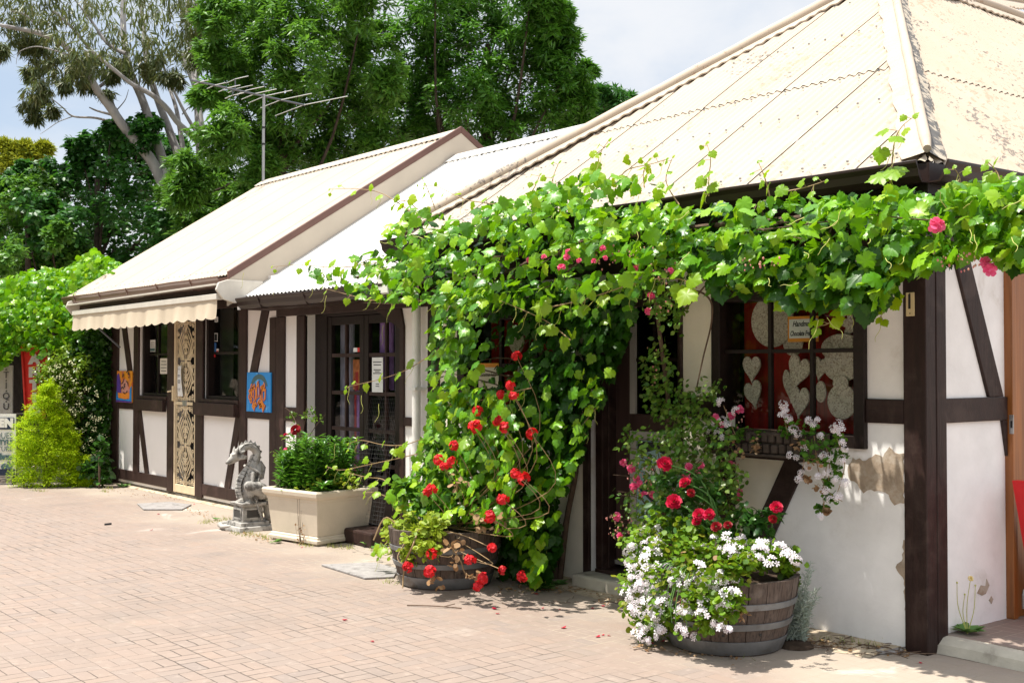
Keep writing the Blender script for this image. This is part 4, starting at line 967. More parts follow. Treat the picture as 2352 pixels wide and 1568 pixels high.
# clothes hanging behind the french doors
for x, w_, z0, z1, mm, lab in [(-6.33, .24, .5, 2.0, 'scarf_c', 'grey cloth hanging leftmost behind the french doors'), (-6.06, .24, .45, 1.32, 'scarf_a', 'purple cloth hanging low behind the left french door'), (-6.10, .22, 1.33, 1.62, 'scarf_b', 'orange cloth at mid height behind the left french door'), (-6.15, .05, .4, 1.5, 'scarf_d', 'narrow red cloth behind the bar of the left french door'),
                                (-5.38, .16, .72, 1.28, 'scarf_b', 'orange printed cloth low behind the right french door'), (-5.36, .15, .4, .70, 'scarf_d', 'dark red cloth at the foot of the right french door'), (-5.62, .22, 1.34, 2.0, 'scarf_a', 'dark purple cloth high behind the right french door'), (-5.36, .22, 1.30, 2.0, 'scarf_c', 'grey patterned cloth high behind the right french door')]:
    vs = []; fs = []
    for i in range(13):
        xx = x - w_ / 2 + w_ * i / 12; yy = .215 + .012 * math.sin(i * 1.6)
        vs += [(xx, yy, z0 + .01 * math.sin(i)), (xx, yy, z1), (xx, yy + .012, z1), (xx, yy + .012, z0 + .01 * math.sin(i))]
    for i in range(12):
        for j in range(4): fs.append((i * 4 + j, i * 4 + (j + 1) % 4, (i + 1) * 4 + (j + 1) % 4, (i + 1) * 4 + j))
    tag(MB().add(vs, fs).build('hanging_cloth', M[mm]), lab, 'clothes')

# ================================================================== sweets and signs in the near windows
def disc_shape(kind, n=40):
    t = np.linspace(0, 2 * math.pi, n, endpoint=False)
    if kind == 'heart': x = 16 * np.sin(t) ** 3; z = 13 * np.cos(t) - 5 * np.cos(2 * t) - 2 * np.cos(3 * t) - np.cos(4 * t); return np.stack([x / 17, z / 15], 1)
    if kind == 'star': r = np.where(np.arange(n) % 8 < 4, 1 - (np.arange(n) % 8) / 4 * .5, .5 + ((np.arange(n) % 8) - 4) / 4 * .5); return np.stack([r * np.sin(t), r * np.cos(t)], 1)
    return np.stack([np.sin(t), np.cos(t)], 1)
for kind, x, z, rx, rz, y, rot, lab in [
    ('round', -1.04, 1.835, .165, .165, .125, 0, 'large round sprinkled chocolate freckle in the upper left of the red window'),
    ('round', -.90, 1.70, .075, .085, .15, 0, 'round freckle peeping out below the handmade sign'),
    ('star', -.50, 1.93, .105, .105, .13, .3, 'star-shaped freckle in the upper right pane'),
    ('star', -.48, 1.80, .09, .09, .16, .1, 'second star freckle hanging just under the upper right star'),
    ('round', -.53, 1.66, .145, .085, .13, 0, 'wide oval freckle resting on the middle bar of the right pane'),
    ('heart', -1.20, 1.545, .075, .088, .12, 0, 'upper heart freckle in the lower left pane'),
    ('heart', -1.19, 1.385, .072, .092, .12, .25, 'lower tilted heart freckle in the lower left pane'),
    ('heart', -.83, 1.53, .085, .105, .115, -.3, 'big heart freckle in the lower middle pane'),
    ('heart', -.915, 1.45, .055, .11, .14, .1, 'long heart freckle behind the big heart in the middle pane'),
    ('heart', -.83, 1.345, .075, .105, .12, -.1, 'lowest heart freckle in the middle pane above the white flowers'),
    ('heart', -.685, 1.545, .05, .075, .13, -.2, 'small heart freckle beside the bar in the middle pane'),
    ('round', -.68, 1.40, .038, .065, .13, 0, 'narrow freckle below the small heart by the bar'),
    ('round', -.525, 1.56, .13, .10, .12, 0, 'broad bear-head freckle in the lower right pane'),
    ('round', -.52, 1.345, .10, .105, .115, 0, 'round freckle at the bottom of the lower right pane'),
    ('round', -.52, 1.455, .055, .045, .105, 0, 'small oval freckle between the two big ones in the lower right pane')]:
    sh = disc_shape(kind); c, s = math.cos(rot), math.sin(rot)
    pts = [(x + (a * c - b_ * s) * rx, z + (a * s + b_ * c) * rz) for a, b_ in sh]
    tag(MB().poly(pts, y, y + .012).build('chocolate_freckle', M['freckle'], bevel=.004), lab, 'chocolate', 'sprinkled chocolate freckles in the window')
o = flat('shop_card', -.885, -.66, 1.70, 1.855, .085, M['orange_card'], 'white on orange card lettered Handmade Chocolate Freckles in the red window', 'sign', .006)
MB().box(-.872, -.662, .082, .0848, 1.722, 1.838).build('card_face', M['paper'], o)
text('lettering', 'Handmade', .046, (-.768, .0812, 1.808), M['ink'], o, shear=.35, ext=.0003, sx=.78, wid=.0012); text('lettering', 'Chocolate Freckles', .043, (-.767, .0812, 1.750), M['ink'], o, shear=.35, ext=.0003, sx=.58, wid=.0012)
o = flat('shop_card', -3.935, -3.675, 1.375, 1.545, .02, M['paper_cream'], 'cream card lettered Gourmet Fudge in the window behind the vine', 'sign', .006)
MB().box(-3.935, -3.675, .0215, .026, 1.545, 1.578).build('card_top', M['orange_card'], o)
text('lettering', 'Gourmet Fudge', .047, (-3.803, .0185, 1.487), M['ink'], o, shear=.35, ext=.0003, sx=.66); text('lettering', 'Homemade in Hahndorf', .026, (-3.805, .0185, 1.427), M['ink'], o, shear=.35, ext=.0003, sx=.75)
for x, z, r in [(-3.5, 1.72, .10), (-3.42, 1.5, .07), (-3.05, 1.42, .09)]:
    tag(MB().poly([(x + a * r, z + b_ * r * 1.1) for a, b_ in disc_shape('heart')], .06, .072).build('chocolate_freckle', M['freckle']), 'pale heart freckle half hidden by vine leaves in the fudge window', 'chocolate', 'freckles behind the vine')
o = flat('door_poster', -2.235, -1.905, .48, 1.035, .129, M['poster'], 'pale blue-green picture poster in the lower pane of the brown door', 'poster', .004)
for pts, mm in [([(-2.23, .93), (-2.05, .98), (-1.91, .92), (-1.91, 1.03), (-2.23, 1.03)], 'ink'), ([(-2.22, .70), (-2.1, .78), (-1.98, .72), (-1.92, .80), (-1.92, .66), (-2.1, .62)], 'navy'), ([(-2.2, .84), (-2.05, .88), (-1.95, .83), (-2.1, .8)], 'paper')]:
    MB().poly(pts, .1265, .1288).build('picture_shape', M[mm], o)
o = flat('plant_tag', -1.265, -1.195, 1.175, 1.265, -.045, M['paper_cream'], 'small white plant label standing in the left of the window box', 'label', .003)
o = MB().box(.010, .062, -.034, -.026, 1.825, 1.955).build('slotted_plate', M['switch'], bevel=.003); tag(o, 'small cream plate with a slot screwed to the dark corner post', 'plate')
MB().box(.026, .040, -.0352, -.0342, 1.865, 1.945).build('slot', M['black'], o)
for z in (1.84, 1.948): MB().box(.033, .039, -.0355, -.0345, z - .003, z + .003).build('screw', M['black'], o)
# red board leaning in the doorway at the right edge
rb = empty('red_board', (.24, .90, .085), 'bright red sandwich board at the right edge by the orange door jamb', 'sign board')
q = [onX(2339, 1103, .24), onX(2352, 1178, .24)]
def leanboard(x0, x1, y0, z0, y1, z1, t, nm, mat, par):
    return MB().add([(x0, y0, z0), (x1, y0, z0), (x1, y1, z1), (x0, y1, z1), (x0, y0 + t, z0), (x1, y0 + t, z0), (x1, y1 + t, z1), (x0, y1 + t, z1)], [(0, 1, 2, 3), (4, 7, 6, 5), (0, 4, 5, 1), (1, 5, 6, 2), (2, 6, 7, 3), (3, 7, 4, 0)]).build(nm, mat, par, bevel=.004)
ytop, ztop = q[0][1], q[0][2]; sl_ = (q[1][1] - q[0][1]) / (q[1][2] - q[0][2])
yb = ytop + sl_ * (.085 - ztop)
leanboard(.20, .75, yb, .086, ytop, ztop, .03, 'front_panel', M['red_door_sign'], rb); leanboard(.20, .75, yb + .25, .086, ytop + .035, ztop, .02, 'rear_panel', M['red_door_sign'], rb)

# ================================================================== half barrels
def barrel(name, cx, cy, rb_, rt, H, label, rot=0):
    e = empty(name, (cx, cy, 0), label, 'planter', 'oak half barrels used as planters')
    def R(z): t = z / H; return rb_ + (rt - rb_) * (t ** .8) + .028 * math.sin(math.pi * t * .62)
    b = MB(); n = 23
    for i in range(n):
        a0 = rot + 2 * math.pi * i / n + .006; a1 = rot + 2 * math.pi * (i + 1) / n - .006; dr_ = .004 * rng.random(); dz = .006 * rng.random()
        vs = []; 
        for k in range(9):
            z = (H - dz) * k / 8
            for a, dr2 in ((a0, -.003), ((a0 + a1) / 2, .0), (a1, -.003)):
                vs.append((cx + (R(z) + dr_ + dr2) * math.cos(a), cy + (R(z) + dr_ + dr2) * math.sin(a), z))
            for a in (a1, a0): vs.append((cx + (R(z) - .028) * math.cos(a), cy + (R(z) - .028) * math.sin(a), z))
        fs = []
        for k in range(8):
            for j in range(5): fs.append((k * 5 + j, k * 5 + (j + 1) % 5, (k + 1) * 5 + (j + 1) % 5, (k + 1) * 5 + j))
        fs.append((40, 41, 42, 43, 44)); b.add(vs, fs)
    b.build('staves', M['stave'], e)
    for z0, z1 in [(.008, .085), (H * .36, H * .36 + .038), (H * .63, H * .63 + .036)] + ([(H * .93, H * .93 + .02)] if False else []):
        hp = MB().lathe([(R(z0) + .004, z0), (R(z0) + .009, z0 + .002), (R(z1) + .009, z1 - .002), (R(z1) + .004, z1)], 64, (cx, cy, 0))
        for k in range(3): a = -1.4 + k * .06; hp.ball((cx + (R(z0) + .009) * math.cos(a), cy + (R(z0) + .009) * math.sin(a), (z0 + z1) / 2), .006, n=6, m=5)
        hp.build('hoop', M['hoop'], e, smooth=True)
    MB().lathe([(R(H * .9) - .03, H - .05), (.12, H - .03), (.001, H - .025)], 40, (cx, cy, 0)).build('soil', M['soil'], e)
    for a in (-1.3, -.9, -.3, -2.0):
        z = H * .30 if a > -1 else H * .57
        MB().tube([(cx + (R(z) - .01) * math.cos(a), cy + (R(z) - .01) * math.sin(a), z), (cx + (R(z) + .004) * math.cos(a), cy + (R(z) + .004) * math.sin(a), z)], .008, 8).build('drain_hole', M['black'], e)
    return e
BR = (-.735, -.66, .295, .375, .41); BL = (-3.27, -.78, .315, .385, .41)
barrel('half_barrel', *BR, 'weathered oak half barrel spilling white flowers in front of the bare plaster patch')
barrel('half_barrel', *BL, 'oak half barrel with red geraniums under the hanging vine', .1)

# ================================================================== cast trough
TR = empty('stone_trough', (-5.74, -.42, 0), 'cream cast stone trough of lilies beside the dragon statue', 'planter', None, rad(9))
def ring(prof, hx, hy):
    vs = []; fs = []; n = 4
    for o_, z in prof:
        vs += [(-hx - o_, -hy - o_, z), (hx + o_, -hy - o_, z), (hx + o_, hy + o_, z), (-hx - o_, hy + o_, z)]
    for i in range(len(prof) - 1):
        for j in range(4): fs.append((i * 4 + j, i * 4 + (j + 1) % 4, (i + 1) * 4 + (j + 1) % 4, (i + 1) * 4 + j))
    return vs, fs
vs, fs = ring([(-.02, .018), (.022, .018), (.024, .045), (.010, .055), (.010, .068), (-.006, .08), (.0, .082), (.030, .37), (.034, .375), (.036, .395), (.05, .405), (.064, .425), (.068, .455), (.060, .47), (.018, .47), (.010, .44)], .325, .285)
Mt = Matrix.Translation((-5.72, -.42, 0)) @ Matrix.Rotation(rad(9), 4, 'Z')
b = MB().add([tuple(Mt @ Vector(p)) for p in vs], fs); b.build('basin', M['planter'], TR, bevel=.005)
vs, fs = ring([(.012, .435), (-.3, .45)], .325, .285); MB().add([tuple(Mt @ Vector(p)) for p in vs], fs).build('soil', M['soil'], TR)
ft = MB()
for sx in (-1, 1):
    for sy in (-1, 1): ft.box(sx * .27 - .05, sx * .27 + .05, sy * .23 - .05, sy * .23 + .05, 0, .019, Mt)
ft.build('foot', M['planter'], TR)

# ================================================================== dragon statue
def dz(zx, zy, x): return onX((860 + zx / 3.823) / 1.7415, (1740 + zy / 3.823) / 1.7415, x)
DC = onZ((860 + 420 / 3.823) / 1.7415, (1740 + 1325 / 3.823) / 1.7415, .085)   # near corner of the column foot
X0 = DC[0] - .11; YC = DC[1] + .11
DR = empty('dragon_statue', (X0, YC, 0), 'pale stone dragon statue seated on a pedestal left of the trough', 'statue')
def frus(b, x0, x1, y0, y1, z0, z1, ins): 
    b.add([(x0, y0, z0), (x1, y0, z0), (x1, y1, z0), (x0, y1, z0), (x0 + ins, y0 + ins, z1), (x1 - ins, y0 + ins, z1), (x1 - ins, y1 - ins, z1), (x0 + ins, y1 - ins, z1)], [(0, 3, 2, 1), (4, 5, 6, 7), (0, 1, 5, 4), (1, 2, 6, 5), (2, 3, 7, 6), (3, 0, 4, 7)])
pd = MB(); cw = .11
frus(pd, X0 - .21, X0 + .21, YC - .19, YC + .21, 0, .045, .012); frus(pd, X0 - .155, X0 + .155, YC - .15, YC + .155, .045, .082, .006); frus(pd, X0 - cw, X0 + cw, YC - cw, YC + cw, .082, .235, .008)
frus(pd, X0 - .13, X0 + .13, YC - .12, YC + .16, .232, .262, -.006)
PD = pd.build('pedestal', M['stone'], DR, bevel=.006)
rc = MB().box(X0 + cw - .006, X0 + cw + .001, YC - .066, YC + .066, .11, .205).box(X0 - .066, X0 + .066, YC - cw - .001, YC - cw + .006, .11, .205); rc.build('recess', M['stone_line'], PD)
rf_ = MB()
for z in (.113, .202): rf_.box(X0 + cw - .008, X0 + cw + .004, YC - .08, YC + .08, z - .008, z + .008).box(X0 - .08, X0 + .08, YC - cw - .004, YC - cw + .008, z - .008, z + .008)
for s_ in (-1, 1): rf_.box(X0 + cw - .008, X0 + cw + .005, YC + s_ * .074 - .008, YC + s_ * .074 + .008, .12, .195).box(X0 + s_ * .074 - .008, X0 + s_ * .074 + .008, YC - cw - .005, YC - cw + .008, .12, .195)
rf_.build('panel_frame', M['stone'], PD)
by = MB()
spine = [dz(*p, X0) for p in [(560, 930), (545, 840), (540, 740), (535, 640), (560, 540), (590, 440), (625, 350), (640, 270), (600, 200), (540, 165), (470, 165), (410, 205), (375, 250)]]
ra = [.085, .098, .098, .088, .072, .055, .044, .038, .036, .036, .037, .040, .044]
by.tube(spine, ra, 18)
for p, r_ in zip(spine[:3], ra[:3]): by.ball(p, r_ * 1.05)
hd = [dz(*p, X0) for p in [(385, 255), (330, 300), (275, 345), (225, 385), (185, 412)]]
by.tube(hd, [.046, .047, .036, .025, .015], 14); by.ball(hd[-1], .018)
jw = [dz(*p, X0) for p in [(380, 320), (300, 380), (240, 415), (205, 440)]]; by.tube(jw, [.030, .024, .016, .010], 10)
for s_ in (-1, 1):
    o_ = s_ * .075
    kn = dz(500, 770, X0 + o_) ; kn[0] = X0 + o_ * 1.35
    hip = dz(660, 850, X0); hip[0] = X0 + o_; ft_ = dz(500, 1000, X0); ft_[0] = X0 + o_ * 1.15; toe = dz(395, 1030, X0); toe[0] = X0 + o_ * 1.2
    by.tube([hip, (np.array(hip) + kn) / 2 + [s_ * .012, 0, .012], kn], [.075, .07, .048], 14); by.ball(hip, .078); by.ball(kn, .05)
    by.tube([kn, ft_], [.044, .026], 12); by.ball(ft_, .03); by.tube([ft_, toe], [.030, .020], 10)
    for k in (-1, 0, 1): by.tube([np.array(toe) + [k * .020, .02, .0], np.array(toe) + [k * .026, -.022, -.004], np.array(toe) + [k * .028, -.036, -.022]], [.013, .012, .005], 8)
    # arm resting on the belly
    sh = dz(520, 560, X0); sh[0] = X0 + s_ * .075; el = dz(500, 690, X0); el[0] = X0 + s_ * .105; by.tube([sh, el], [.030, .02], 10)
    # brow, ear and cheek frills
    eb = dz(300, 285, X0); eb[0] += s_ * .030; er = dz(330, 160, X0); er[0] += s_ * .045
    by.tube([dz(245, 300, X0) + [s_ * .018, 0, 0], eb, dz(320, 215, X0) + [s_ * .04, 0, 0], er], [.010, .017, .014, .004], 8)
    for (a, c) in [((360, 290), (430, 225)), ((345, 320), (455, 310)), ((340, 350), (460, 345))]:
        by.tube([dz(*a, X0) + [s_ * .032, 0, 0], dz((a[0] + c[0]) / 2, (a[1] + c[1]) / 2 - 6, X0) + [s_ * .048, 0, 0], dz(*c, X0) + [s_ * .052, 0, 0]], [.015, .014, .005], 8)
by.tube([dz(640, 930, X0), dz(760, 900, X0), dz(800, 1050, X0), dz(790, 1250, X0) + [.0, .02, 0], np.array([X0 - .02, YC + .23, .06]), np.array([X0 - .19, YC + .18, .05]), np.array([X0 - .25, YC - .02, .04]), np.array([X0 - .19, YC - .20, .04]), np.array([X0 - .05, YC - .235, .035]), np.array([X0 + .04, YC - .20, .05])], [.06, .05, .045, .04, .036, .034, .032, .028, .02, .008], 12)
bo_ = by.build('dragon', M['stone'], DR)
rm = bo_.modifiers.new('remesh', 'REMESH'); rm.mode = 'VOXEL'; rm.voxel_size = .0055; rm.use_smooth_shade = True
sm = bo_.modifiers.new('smooth', 'SMOOTH'); sm.iterations = 3; sm.factor = .5
# belly plates
pls = [(590, 300), (560, 370), (545, 400), (525, 440), (500, 470), (480, 510), (445, 555), (415, 600), (385, 650), (365, 700), (355, 750), (350, 800), (355, 850), (365, 900), (375, 950)]
for i in range(len(pls) - 1):
    a, c = dz(*pls[i], X0), dz(*pls[i + 1], X0); m_ = (a + c) / 2; t_ = nrm(c - a); w_ = np.interp(i, [0, 4, 7, 13], [.022, .036, .058, .062]); n_ = np.cross(t_, [1, 0, 0]); n_ = n_ if n_[1] < 0 else -n_
    L_ = np.linalg.norm(c - a); vs = []; fs = []; K = 9
    for k in range(K):
        th = -1.2 + 2.4 * k / (K - 1)
        for s_, e_ in ((-.46, .003), (-.40, .010), (.40, .012), (.47, .003)):
            vs.append(m_ + np.array([1, 0, 0]) * w_ * math.sin(th) + n_ * (w_ * .62 * (math.cos(th) - 1) + .012 + e_) + t_ * L_ * s_)
    for k in range(K - 1):
        for j in range(3): fs.append((k * 4 + j, k * 4 + j + 1, (k + 1) * 4 + j + 1, (k + 1) * 4 + j))
    MB().add(vs, fs).build('belly_plate', M['stone'], DR, smooth=True)
bk = MB()
for i in range(len(pls) - 1):
    a, c = dz(*pls[i], X0), dz(*pls[i + 1], X0); w_ = np.interp(i, [0, 4, 7, 13], [.022, .036, .058, .062]); t_ = nrm(c - a); n_ = np.cross(t_, [1, 0, 0]); n_ = n_ if n_[1] < 0 else -n_
    bk.tube([a + np.array([1, 0, 0]) * w_ * math.sin(th) + n_ * (w_ * .62 * (math.cos(th) - 1) + .010) for th in np.linspace(-1.25, 1.25, 9)], .005, 5)
bk.build('plate_grooves', M['stone_line'], DR)
# back crest
ck = MB()
for (x, y), (x2, y2), s_ in [((375, 185), (362, 140), .02), ((420, 140), (405, 95), .022), ((475, 115), (470, 68), .026), ((540, 112), (545, 62), .027), ((600, 135), (618, 88), .026), ((650, 185), (690, 150), .026), ((675, 250), (725, 240), .024), ((672, 330), (715, 335), .02)]:
    a = dz(x, y, X0); t_ = dz(x2, y2, X0); u_ = nrm(np.cross(t_ - a, [1, 0, 0])); ck.add([a + u_ * s_ + [.008, 0, 0], a - u_ * s_ + [.008, 0, 0], a - u_ * s_ - [.008, 0, 0], a + u_ * s_ - [.008, 0, 0], t_], [(0, 1, 4), (1, 2, 4), (2, 3, 4), (3, 0, 4)])
ck.build('back_crest', M['stone'], DR)
ln = MB().tube([dz(*p, X0) + [.034, 0, 0] for p in [(365, 205), (420, 145), (500, 122), (580, 135), (640, 180), (672, 240)]], .0045, 5); ln.build('crest_groove', M['stone_line'], DR)
# folded wings
for s_ in (-1, 1):
    P_ = [dz(*p, X0) + np.array([s_ * o_, 0, 0]) for p, o_ in [((490, 460), .055), ((620, 575), .098), ((585, 670), .10), ((690, 640), .08), ((745, 480), .045), ((690, 380), .03)]]
    vs = [tuple(p) for p in P_] + [tuple(p - np.array([s_ * .012, 0, 0])) for p in P_]; n = 6
    MB().add(vs, [tuple(range(n)), tuple(range(2 * n - 1, n - 1, -1))] + [(i, i + n, (i + 1) % n + n, (i + 1) % n) for i in range(n)]).build('wing', M['stone'], DR)
    MB().tube([P_[0], P_[1], P_[2], P_[3]], [.012, .013, .011, .006], 8).build('wing_bone', M['stone'], DR, smooth=True)
ch = MB()
for i in range(10):
    a = dz(530 + i * 10, 950 + i * 34, X0) ; a[0] = X0 + cw + .018; ch.ball(a, .012, .7, 1, 1.3, 8, 6)
ch.build('chain', M['stone'], DR)
ey = MB(); p_ = dz(325, 268, X0); p_[0] += .05; ey.ball(p_, .010, .5, 1.3, .8, 8, 6); ey.build('eye', M['stone_line'], DR)
ml = MB().tube([dz(*p, X0) + [.022, 0, 0] for p in [(185, 428), (230, 400), (290, 365), (345, 335)]], .0035, 5); ml.build('mouth_groove', M['stone_line'], DR)

# ================================================================== covers, pots, signs at far left
def cover(nm, pts, label):
    P = [onZ(*p, 0) for p in pts]; vs = [(p[0], p[1], .004) for p in P] + [(p[0], p[1], .016) for p in P]; n = len(P)
    o = MB().add(vs, [tuple(range(n, 2 * n))] + [(i, (i + 1) % n, (i + 1) % n + n, i + n) for i in range(n)]).build(nm, M['cover'], bevel=.003); return tag(o, label, 'drain cover')
cover('drain_cover', [(315, 1158), (330, 1171), (418, 1171), (440, 1160), (390, 1154)], 'grey concrete pit cover in the paving below the cream security door')
cover('drain_cover', [(738, 1299), (838, 1330), (905, 1327), (915, 1308), (860, 1294)], 'grey concrete pit cover beside the left oak barrel')
cover('drain_cover', [(2008, 1492), (2016, 1502), (2070, 1501), (2075, 1494), (2040, 1489)], 'small broken concrete cover at the foot of the corner post')

VR = math.atan2(_r[1], _r[0])
def face_panel(nm, px0, px1, pyt, pyb, dep, mat, par, t=.02, back=0.):
    """upright panel facing the street, standing dep metres down the view"""
    a, b_ = atD(px0, pyb, dep), atD(px1, pyb, dep); zt = atD(px0, pyt, dep)[2]; zb_ = a[2]
    f = np.array([FW[0], FW[1], 0]); f = nrm(f) * t
    vs = [(*a[:2], zb_), (*b_[:2], zb_), (*b_[:2], zt), (*a[:2], zt)]; vs += [(v[0] + f[0], v[1] + f[1], v[2]) for v in vs]
    return MB().add(vs, [(0, 1, 2, 3), (4, 7, 6, 5), (0, 4, 5, 1), (1, 5, 6, 2), (2, 6, 7, 3), (3, 7, 4, 0)]).build(nm, mat, par)
AD = 15.6
AB = empty('sandwich_board', tuple(onZ(0, 1108, 0)), 'white sandwich board lettered OPEN in navy at the left edge of the courtyard', 'sign board')
face_panel('board', -85, 35, 950, 1092, AD, M['sign_white'], AB, .025)
face_panel('open_panel', -70, 32, 958, 985, AD - .006, M['navy'], AB, .005); face_panel('navy_foot', -82, 34, 1076, 1091, AD - .006, M['navy'], AB, .005)
mpx = AD / (FPX * PS)
def ptxt(s, px, py, hpx, mat, par, dep, **kw): text('lettering', s, hpx * mpx * 1.35, atD(px, py, dep - .012), mat, par, (rad(90), 0, VR), align='RIGHT', ext=.002, **kw)
ptxt('OPEN', 30, 971, 19, M['sign_white'], AB, AD, wid=.012); ptxt('ANTIQUES', 29, 1000, 15, M['ink_teal'], AB, AD, sx=.8); ptxt('STYLE', 30, 1015.5, 12, M['ink_teal'], AB, AD, sx=.9, wid=.004); ptxt('FURNITURE', 29, 1030, 12, M['ink_teal'], AB, AD, sx=.9)
ptxt('bric-a-brac', 30, 1048, 14, M['ink_teal'], AB, AD, shear=.2, wid=.008); ptxt('& old', 27, 1068, 15, M['ink_teal'], AB, AD, shear=.35, wid=.008)
for px in (-76, 27): face_panel('leg', px, px + 9, 1090, 1111, AD + .005, M['ink'], AB, .03)
face_panel('rear_leg', 33, 37, 950, 1108, AD + .03, M['black'], AB, .03)
face_panel('foot_bar', -85, 36, 1108, 1111, AD + .03, M['metal'], AB, .02)
SD_ = 16.6; mpx = SD_ / (FPX * PS)
FN = empty('fence_and_shade_backing', tuple(onZ(60, 1095, 0)), 'dark timber fence behind the hanging antiques signs, extended as dark backing for shade', 'fence')
for i in range(17): face_panel('board', -120 + i * 24, -97 + i * 24, 760, 1093, 18.4, M['frame'], FN, .03)  # right-hand boards added as dark backing in place of deep shade
for i, py in enumerate((1000, 1020, 970, 990)): face_panel('wire', 0, 90, 948 + i * 19, 949.2 + i * 19, 16.9, M['metal'], FN, .004)
VS = face_panel('vertical_sign', -12, 28, 838, 952, SD_, M['weathered_sign'], None, .03); tag(VS, 'weathered white upright sign with black letters T I Q U behind the sandwich board', 'sign')
for ch_, py in [('N', 828 + 4), ('T', 861), ('I', 885), ('Q', 909), ('U', 933)]:
    if ch_ != 'N': text('lettering', ch_, 21 * mpx, atD(14, py, SD_ - .01), M['ink'], VS, (rad(90), 0, VR), ext=.002)
dots = MB()
for py in (848, 873, 897, 921): dots.ball(atD(14, py, SD_ - .004), .010, n=8, m=5)
dots.build('dot', M['ink'], VS)
# red cloth banner, hung in soft folds
BD = 16.3; mpb = BD / (FPX * PS); vs = []; fs = []; nx, nz = 16, 20
for j in range(nz + 1):
    t = j / nz; py = 792 + (960 - 792) * t; xl = 47 + 10 * t; xr = 109 - 2 * t
    for i in range(nx + 1):
        s_ = i / nx; px = xl + (xr - xl) * s_; vs.append(atD(px, py, BD + .035 * math.sin(s_ * 9 + t * 2) * (.4 + .6 * abs(s_ - .5) * 2) - (.05 if s_ < .08 else 0)))
for j in range(nz):
    for i in range(nx): fs.append((j * (nx + 1) + i, (j + 1) * (nx + 1) + i, (j + 1) * (nx + 1) + i + 1, j * (nx + 1) + i + 1))
BN = MB().add(vs, fs).build('cloth_banner', M['red_cloth'], smooth=True); tag(BN, 'red hanging cloth banner with silver letters A N T I under the vine', 'banner')
for ch_, py in [('A', 825), ('N', 855), ('T', 884), ('I', 913), ('Q', 942)]:
    text('lettering', ch_, 27 * mpb, atD(79, py, BD - .06), M['silver_cloth'], BN, (rad(90), 0, VR), ext=.003, wid=.016, sx=1.15)
PGo = empty('vine_pergola', tuple(onZ(60, 1090, 0)), 'dark timber pergola under the bright vine at the far left', 'pergola')
for px, py0 in ((-60, 800), (118, 800), (246, 720)):
    a = atD(px, 1080, 17.0); MB().box(a[0] - .06, a[0] + .06, a[1] - .06, a[1] + .06, 0, 2.25).build('post', M['frame'], PGo)
a, b_ = atD(-90, 805, 16.9), atD(265, 700, 17.4); MB().tube([(a[0], a[1], 2.2), (b_[0], b_[1], 2.2)], .06, 4).build('beam', M['frame'], PGo)
for px in (0, 60, 120, 180, 240):
    a = atD(px, 760, 16.6); MB().tube([(a[0], a[1], 2.28), (a[0] - 1.6, a[1] + 1.6, 2.28)], .04, 4).build('rafter', M['frame'], PGo)

# ================================================================== plants
def inpoly(x, y, poly):
    x = np.asarray(x); y = np.asarray(y); r = np.zeros(len(x), bool); n = len(poly)
    for i in range(n):
        x1, y1 = poly[i]; x2, y2 = poly[(i + 1) % n]
        c = ((y1 > y) != (y2 > y)) & (x < (x2 - x1) * (y - y1) / (y2 - y1 + 1e-12) + x1); r ^= c
    return r
def scatter(poly, n):
    xs = [p[0] for p in poly]; ys = [p[1] for p in poly]; X, Y = [], []
    while len(X) < n:
        x = rng.uniform(min(xs), max(xs), n * 2); y = rng.uniform(min(ys), max(ys), n * 2); k = inpoly(x, y, poly); X += list(x[k]); Y += list(y[k])
    return np.array(X[:n]), np.array(Y[:n])
def rays(px, py):
    px, py = np.asarray(px), np.asarray(py)
    return FW + _r * ((px / PS - 512) / FPX)[:, None] - UP * ((py / PS - 341) / FPX)[:, None]
def onYs(px, py, y): d = rays(px, py); return CAM + d * ((y - CAM[1]) / d[:, 1])[:, None]
def path(pts, n=24):
    """smooth curve through 3-D points"""
    pts = np.array(pts, float); k = len(pts); t = np.linspace(0, k - 1, n); o = []
    for u in t:
        i = min(int(u), k - 2); f = u - i; p0, p1, p2, p3 = pts[max(i - 1, 0)], pts[i], pts[i + 1], pts[min(i + 2, k - 1)]
        o.append(.5 * (2 * p1 + (p2 - p0) * f + (2 * p0 - 5 * p1 + 4 * p2 - p3) * f * f + (3 * p1 - p0 - 3 * p2 + p3) * f ** 3))
    return np.array(o)

# ---- grape vine along the eaves of the near shop
VINE = empty('grapevine', (-2.95, -.25, 0), 'bright green grapevine trained along the gutter and hanging over the near windows', 'vine')
EAVE = [(705, 612), (790, 600), (830, 585), (880, 550), (900, 490), (960, 462), (1010, 490), (1075, 490), (1130, 465), (1200, 450), (1270, 425), (1345, 395), (1420, 405), (1490, 405), (1535, 450), (1580, 470), (1650, 470), (1700, 455), (1760, 450), (1830, 452), (1900, 452), (2000, 440), (2060, 425), (2130, 448), (2200, 425), (2280, 412), (2420, 410), (2420, 612), (2345, 605), (2290, 592), (2240, 575), (2180, 600), (2120, 632), (2050, 632), (2010, 690), (1975, 682), (1940, 660), (1880, 668), (1800, 662), (1740, 640), (1660, 620), (1590, 630), (1500, 640), (1440, 680), (1380, 720), (1220, 700), (1100, 690), (1000, 690), (900, 690), (830, 680), (790, 650), (720, 640)]
DEEP = [(1010, 640), (1440, 650), (1455, 720), (1415, 830), (1370, 930), (1328, 1050), (1290, 1140), (1266, 1230), (1248, 1320), (1215, 1335), (1185, 1240), (1130, 1195), (1010, 1185), (930, 1180), (895, 1150), (935, 1080), (975, 985), (990, 880), (985, 760)]
HOLE1 = [(1085, 735), (1195, 720), (1215, 800), (1170, 880), (1090, 890)]
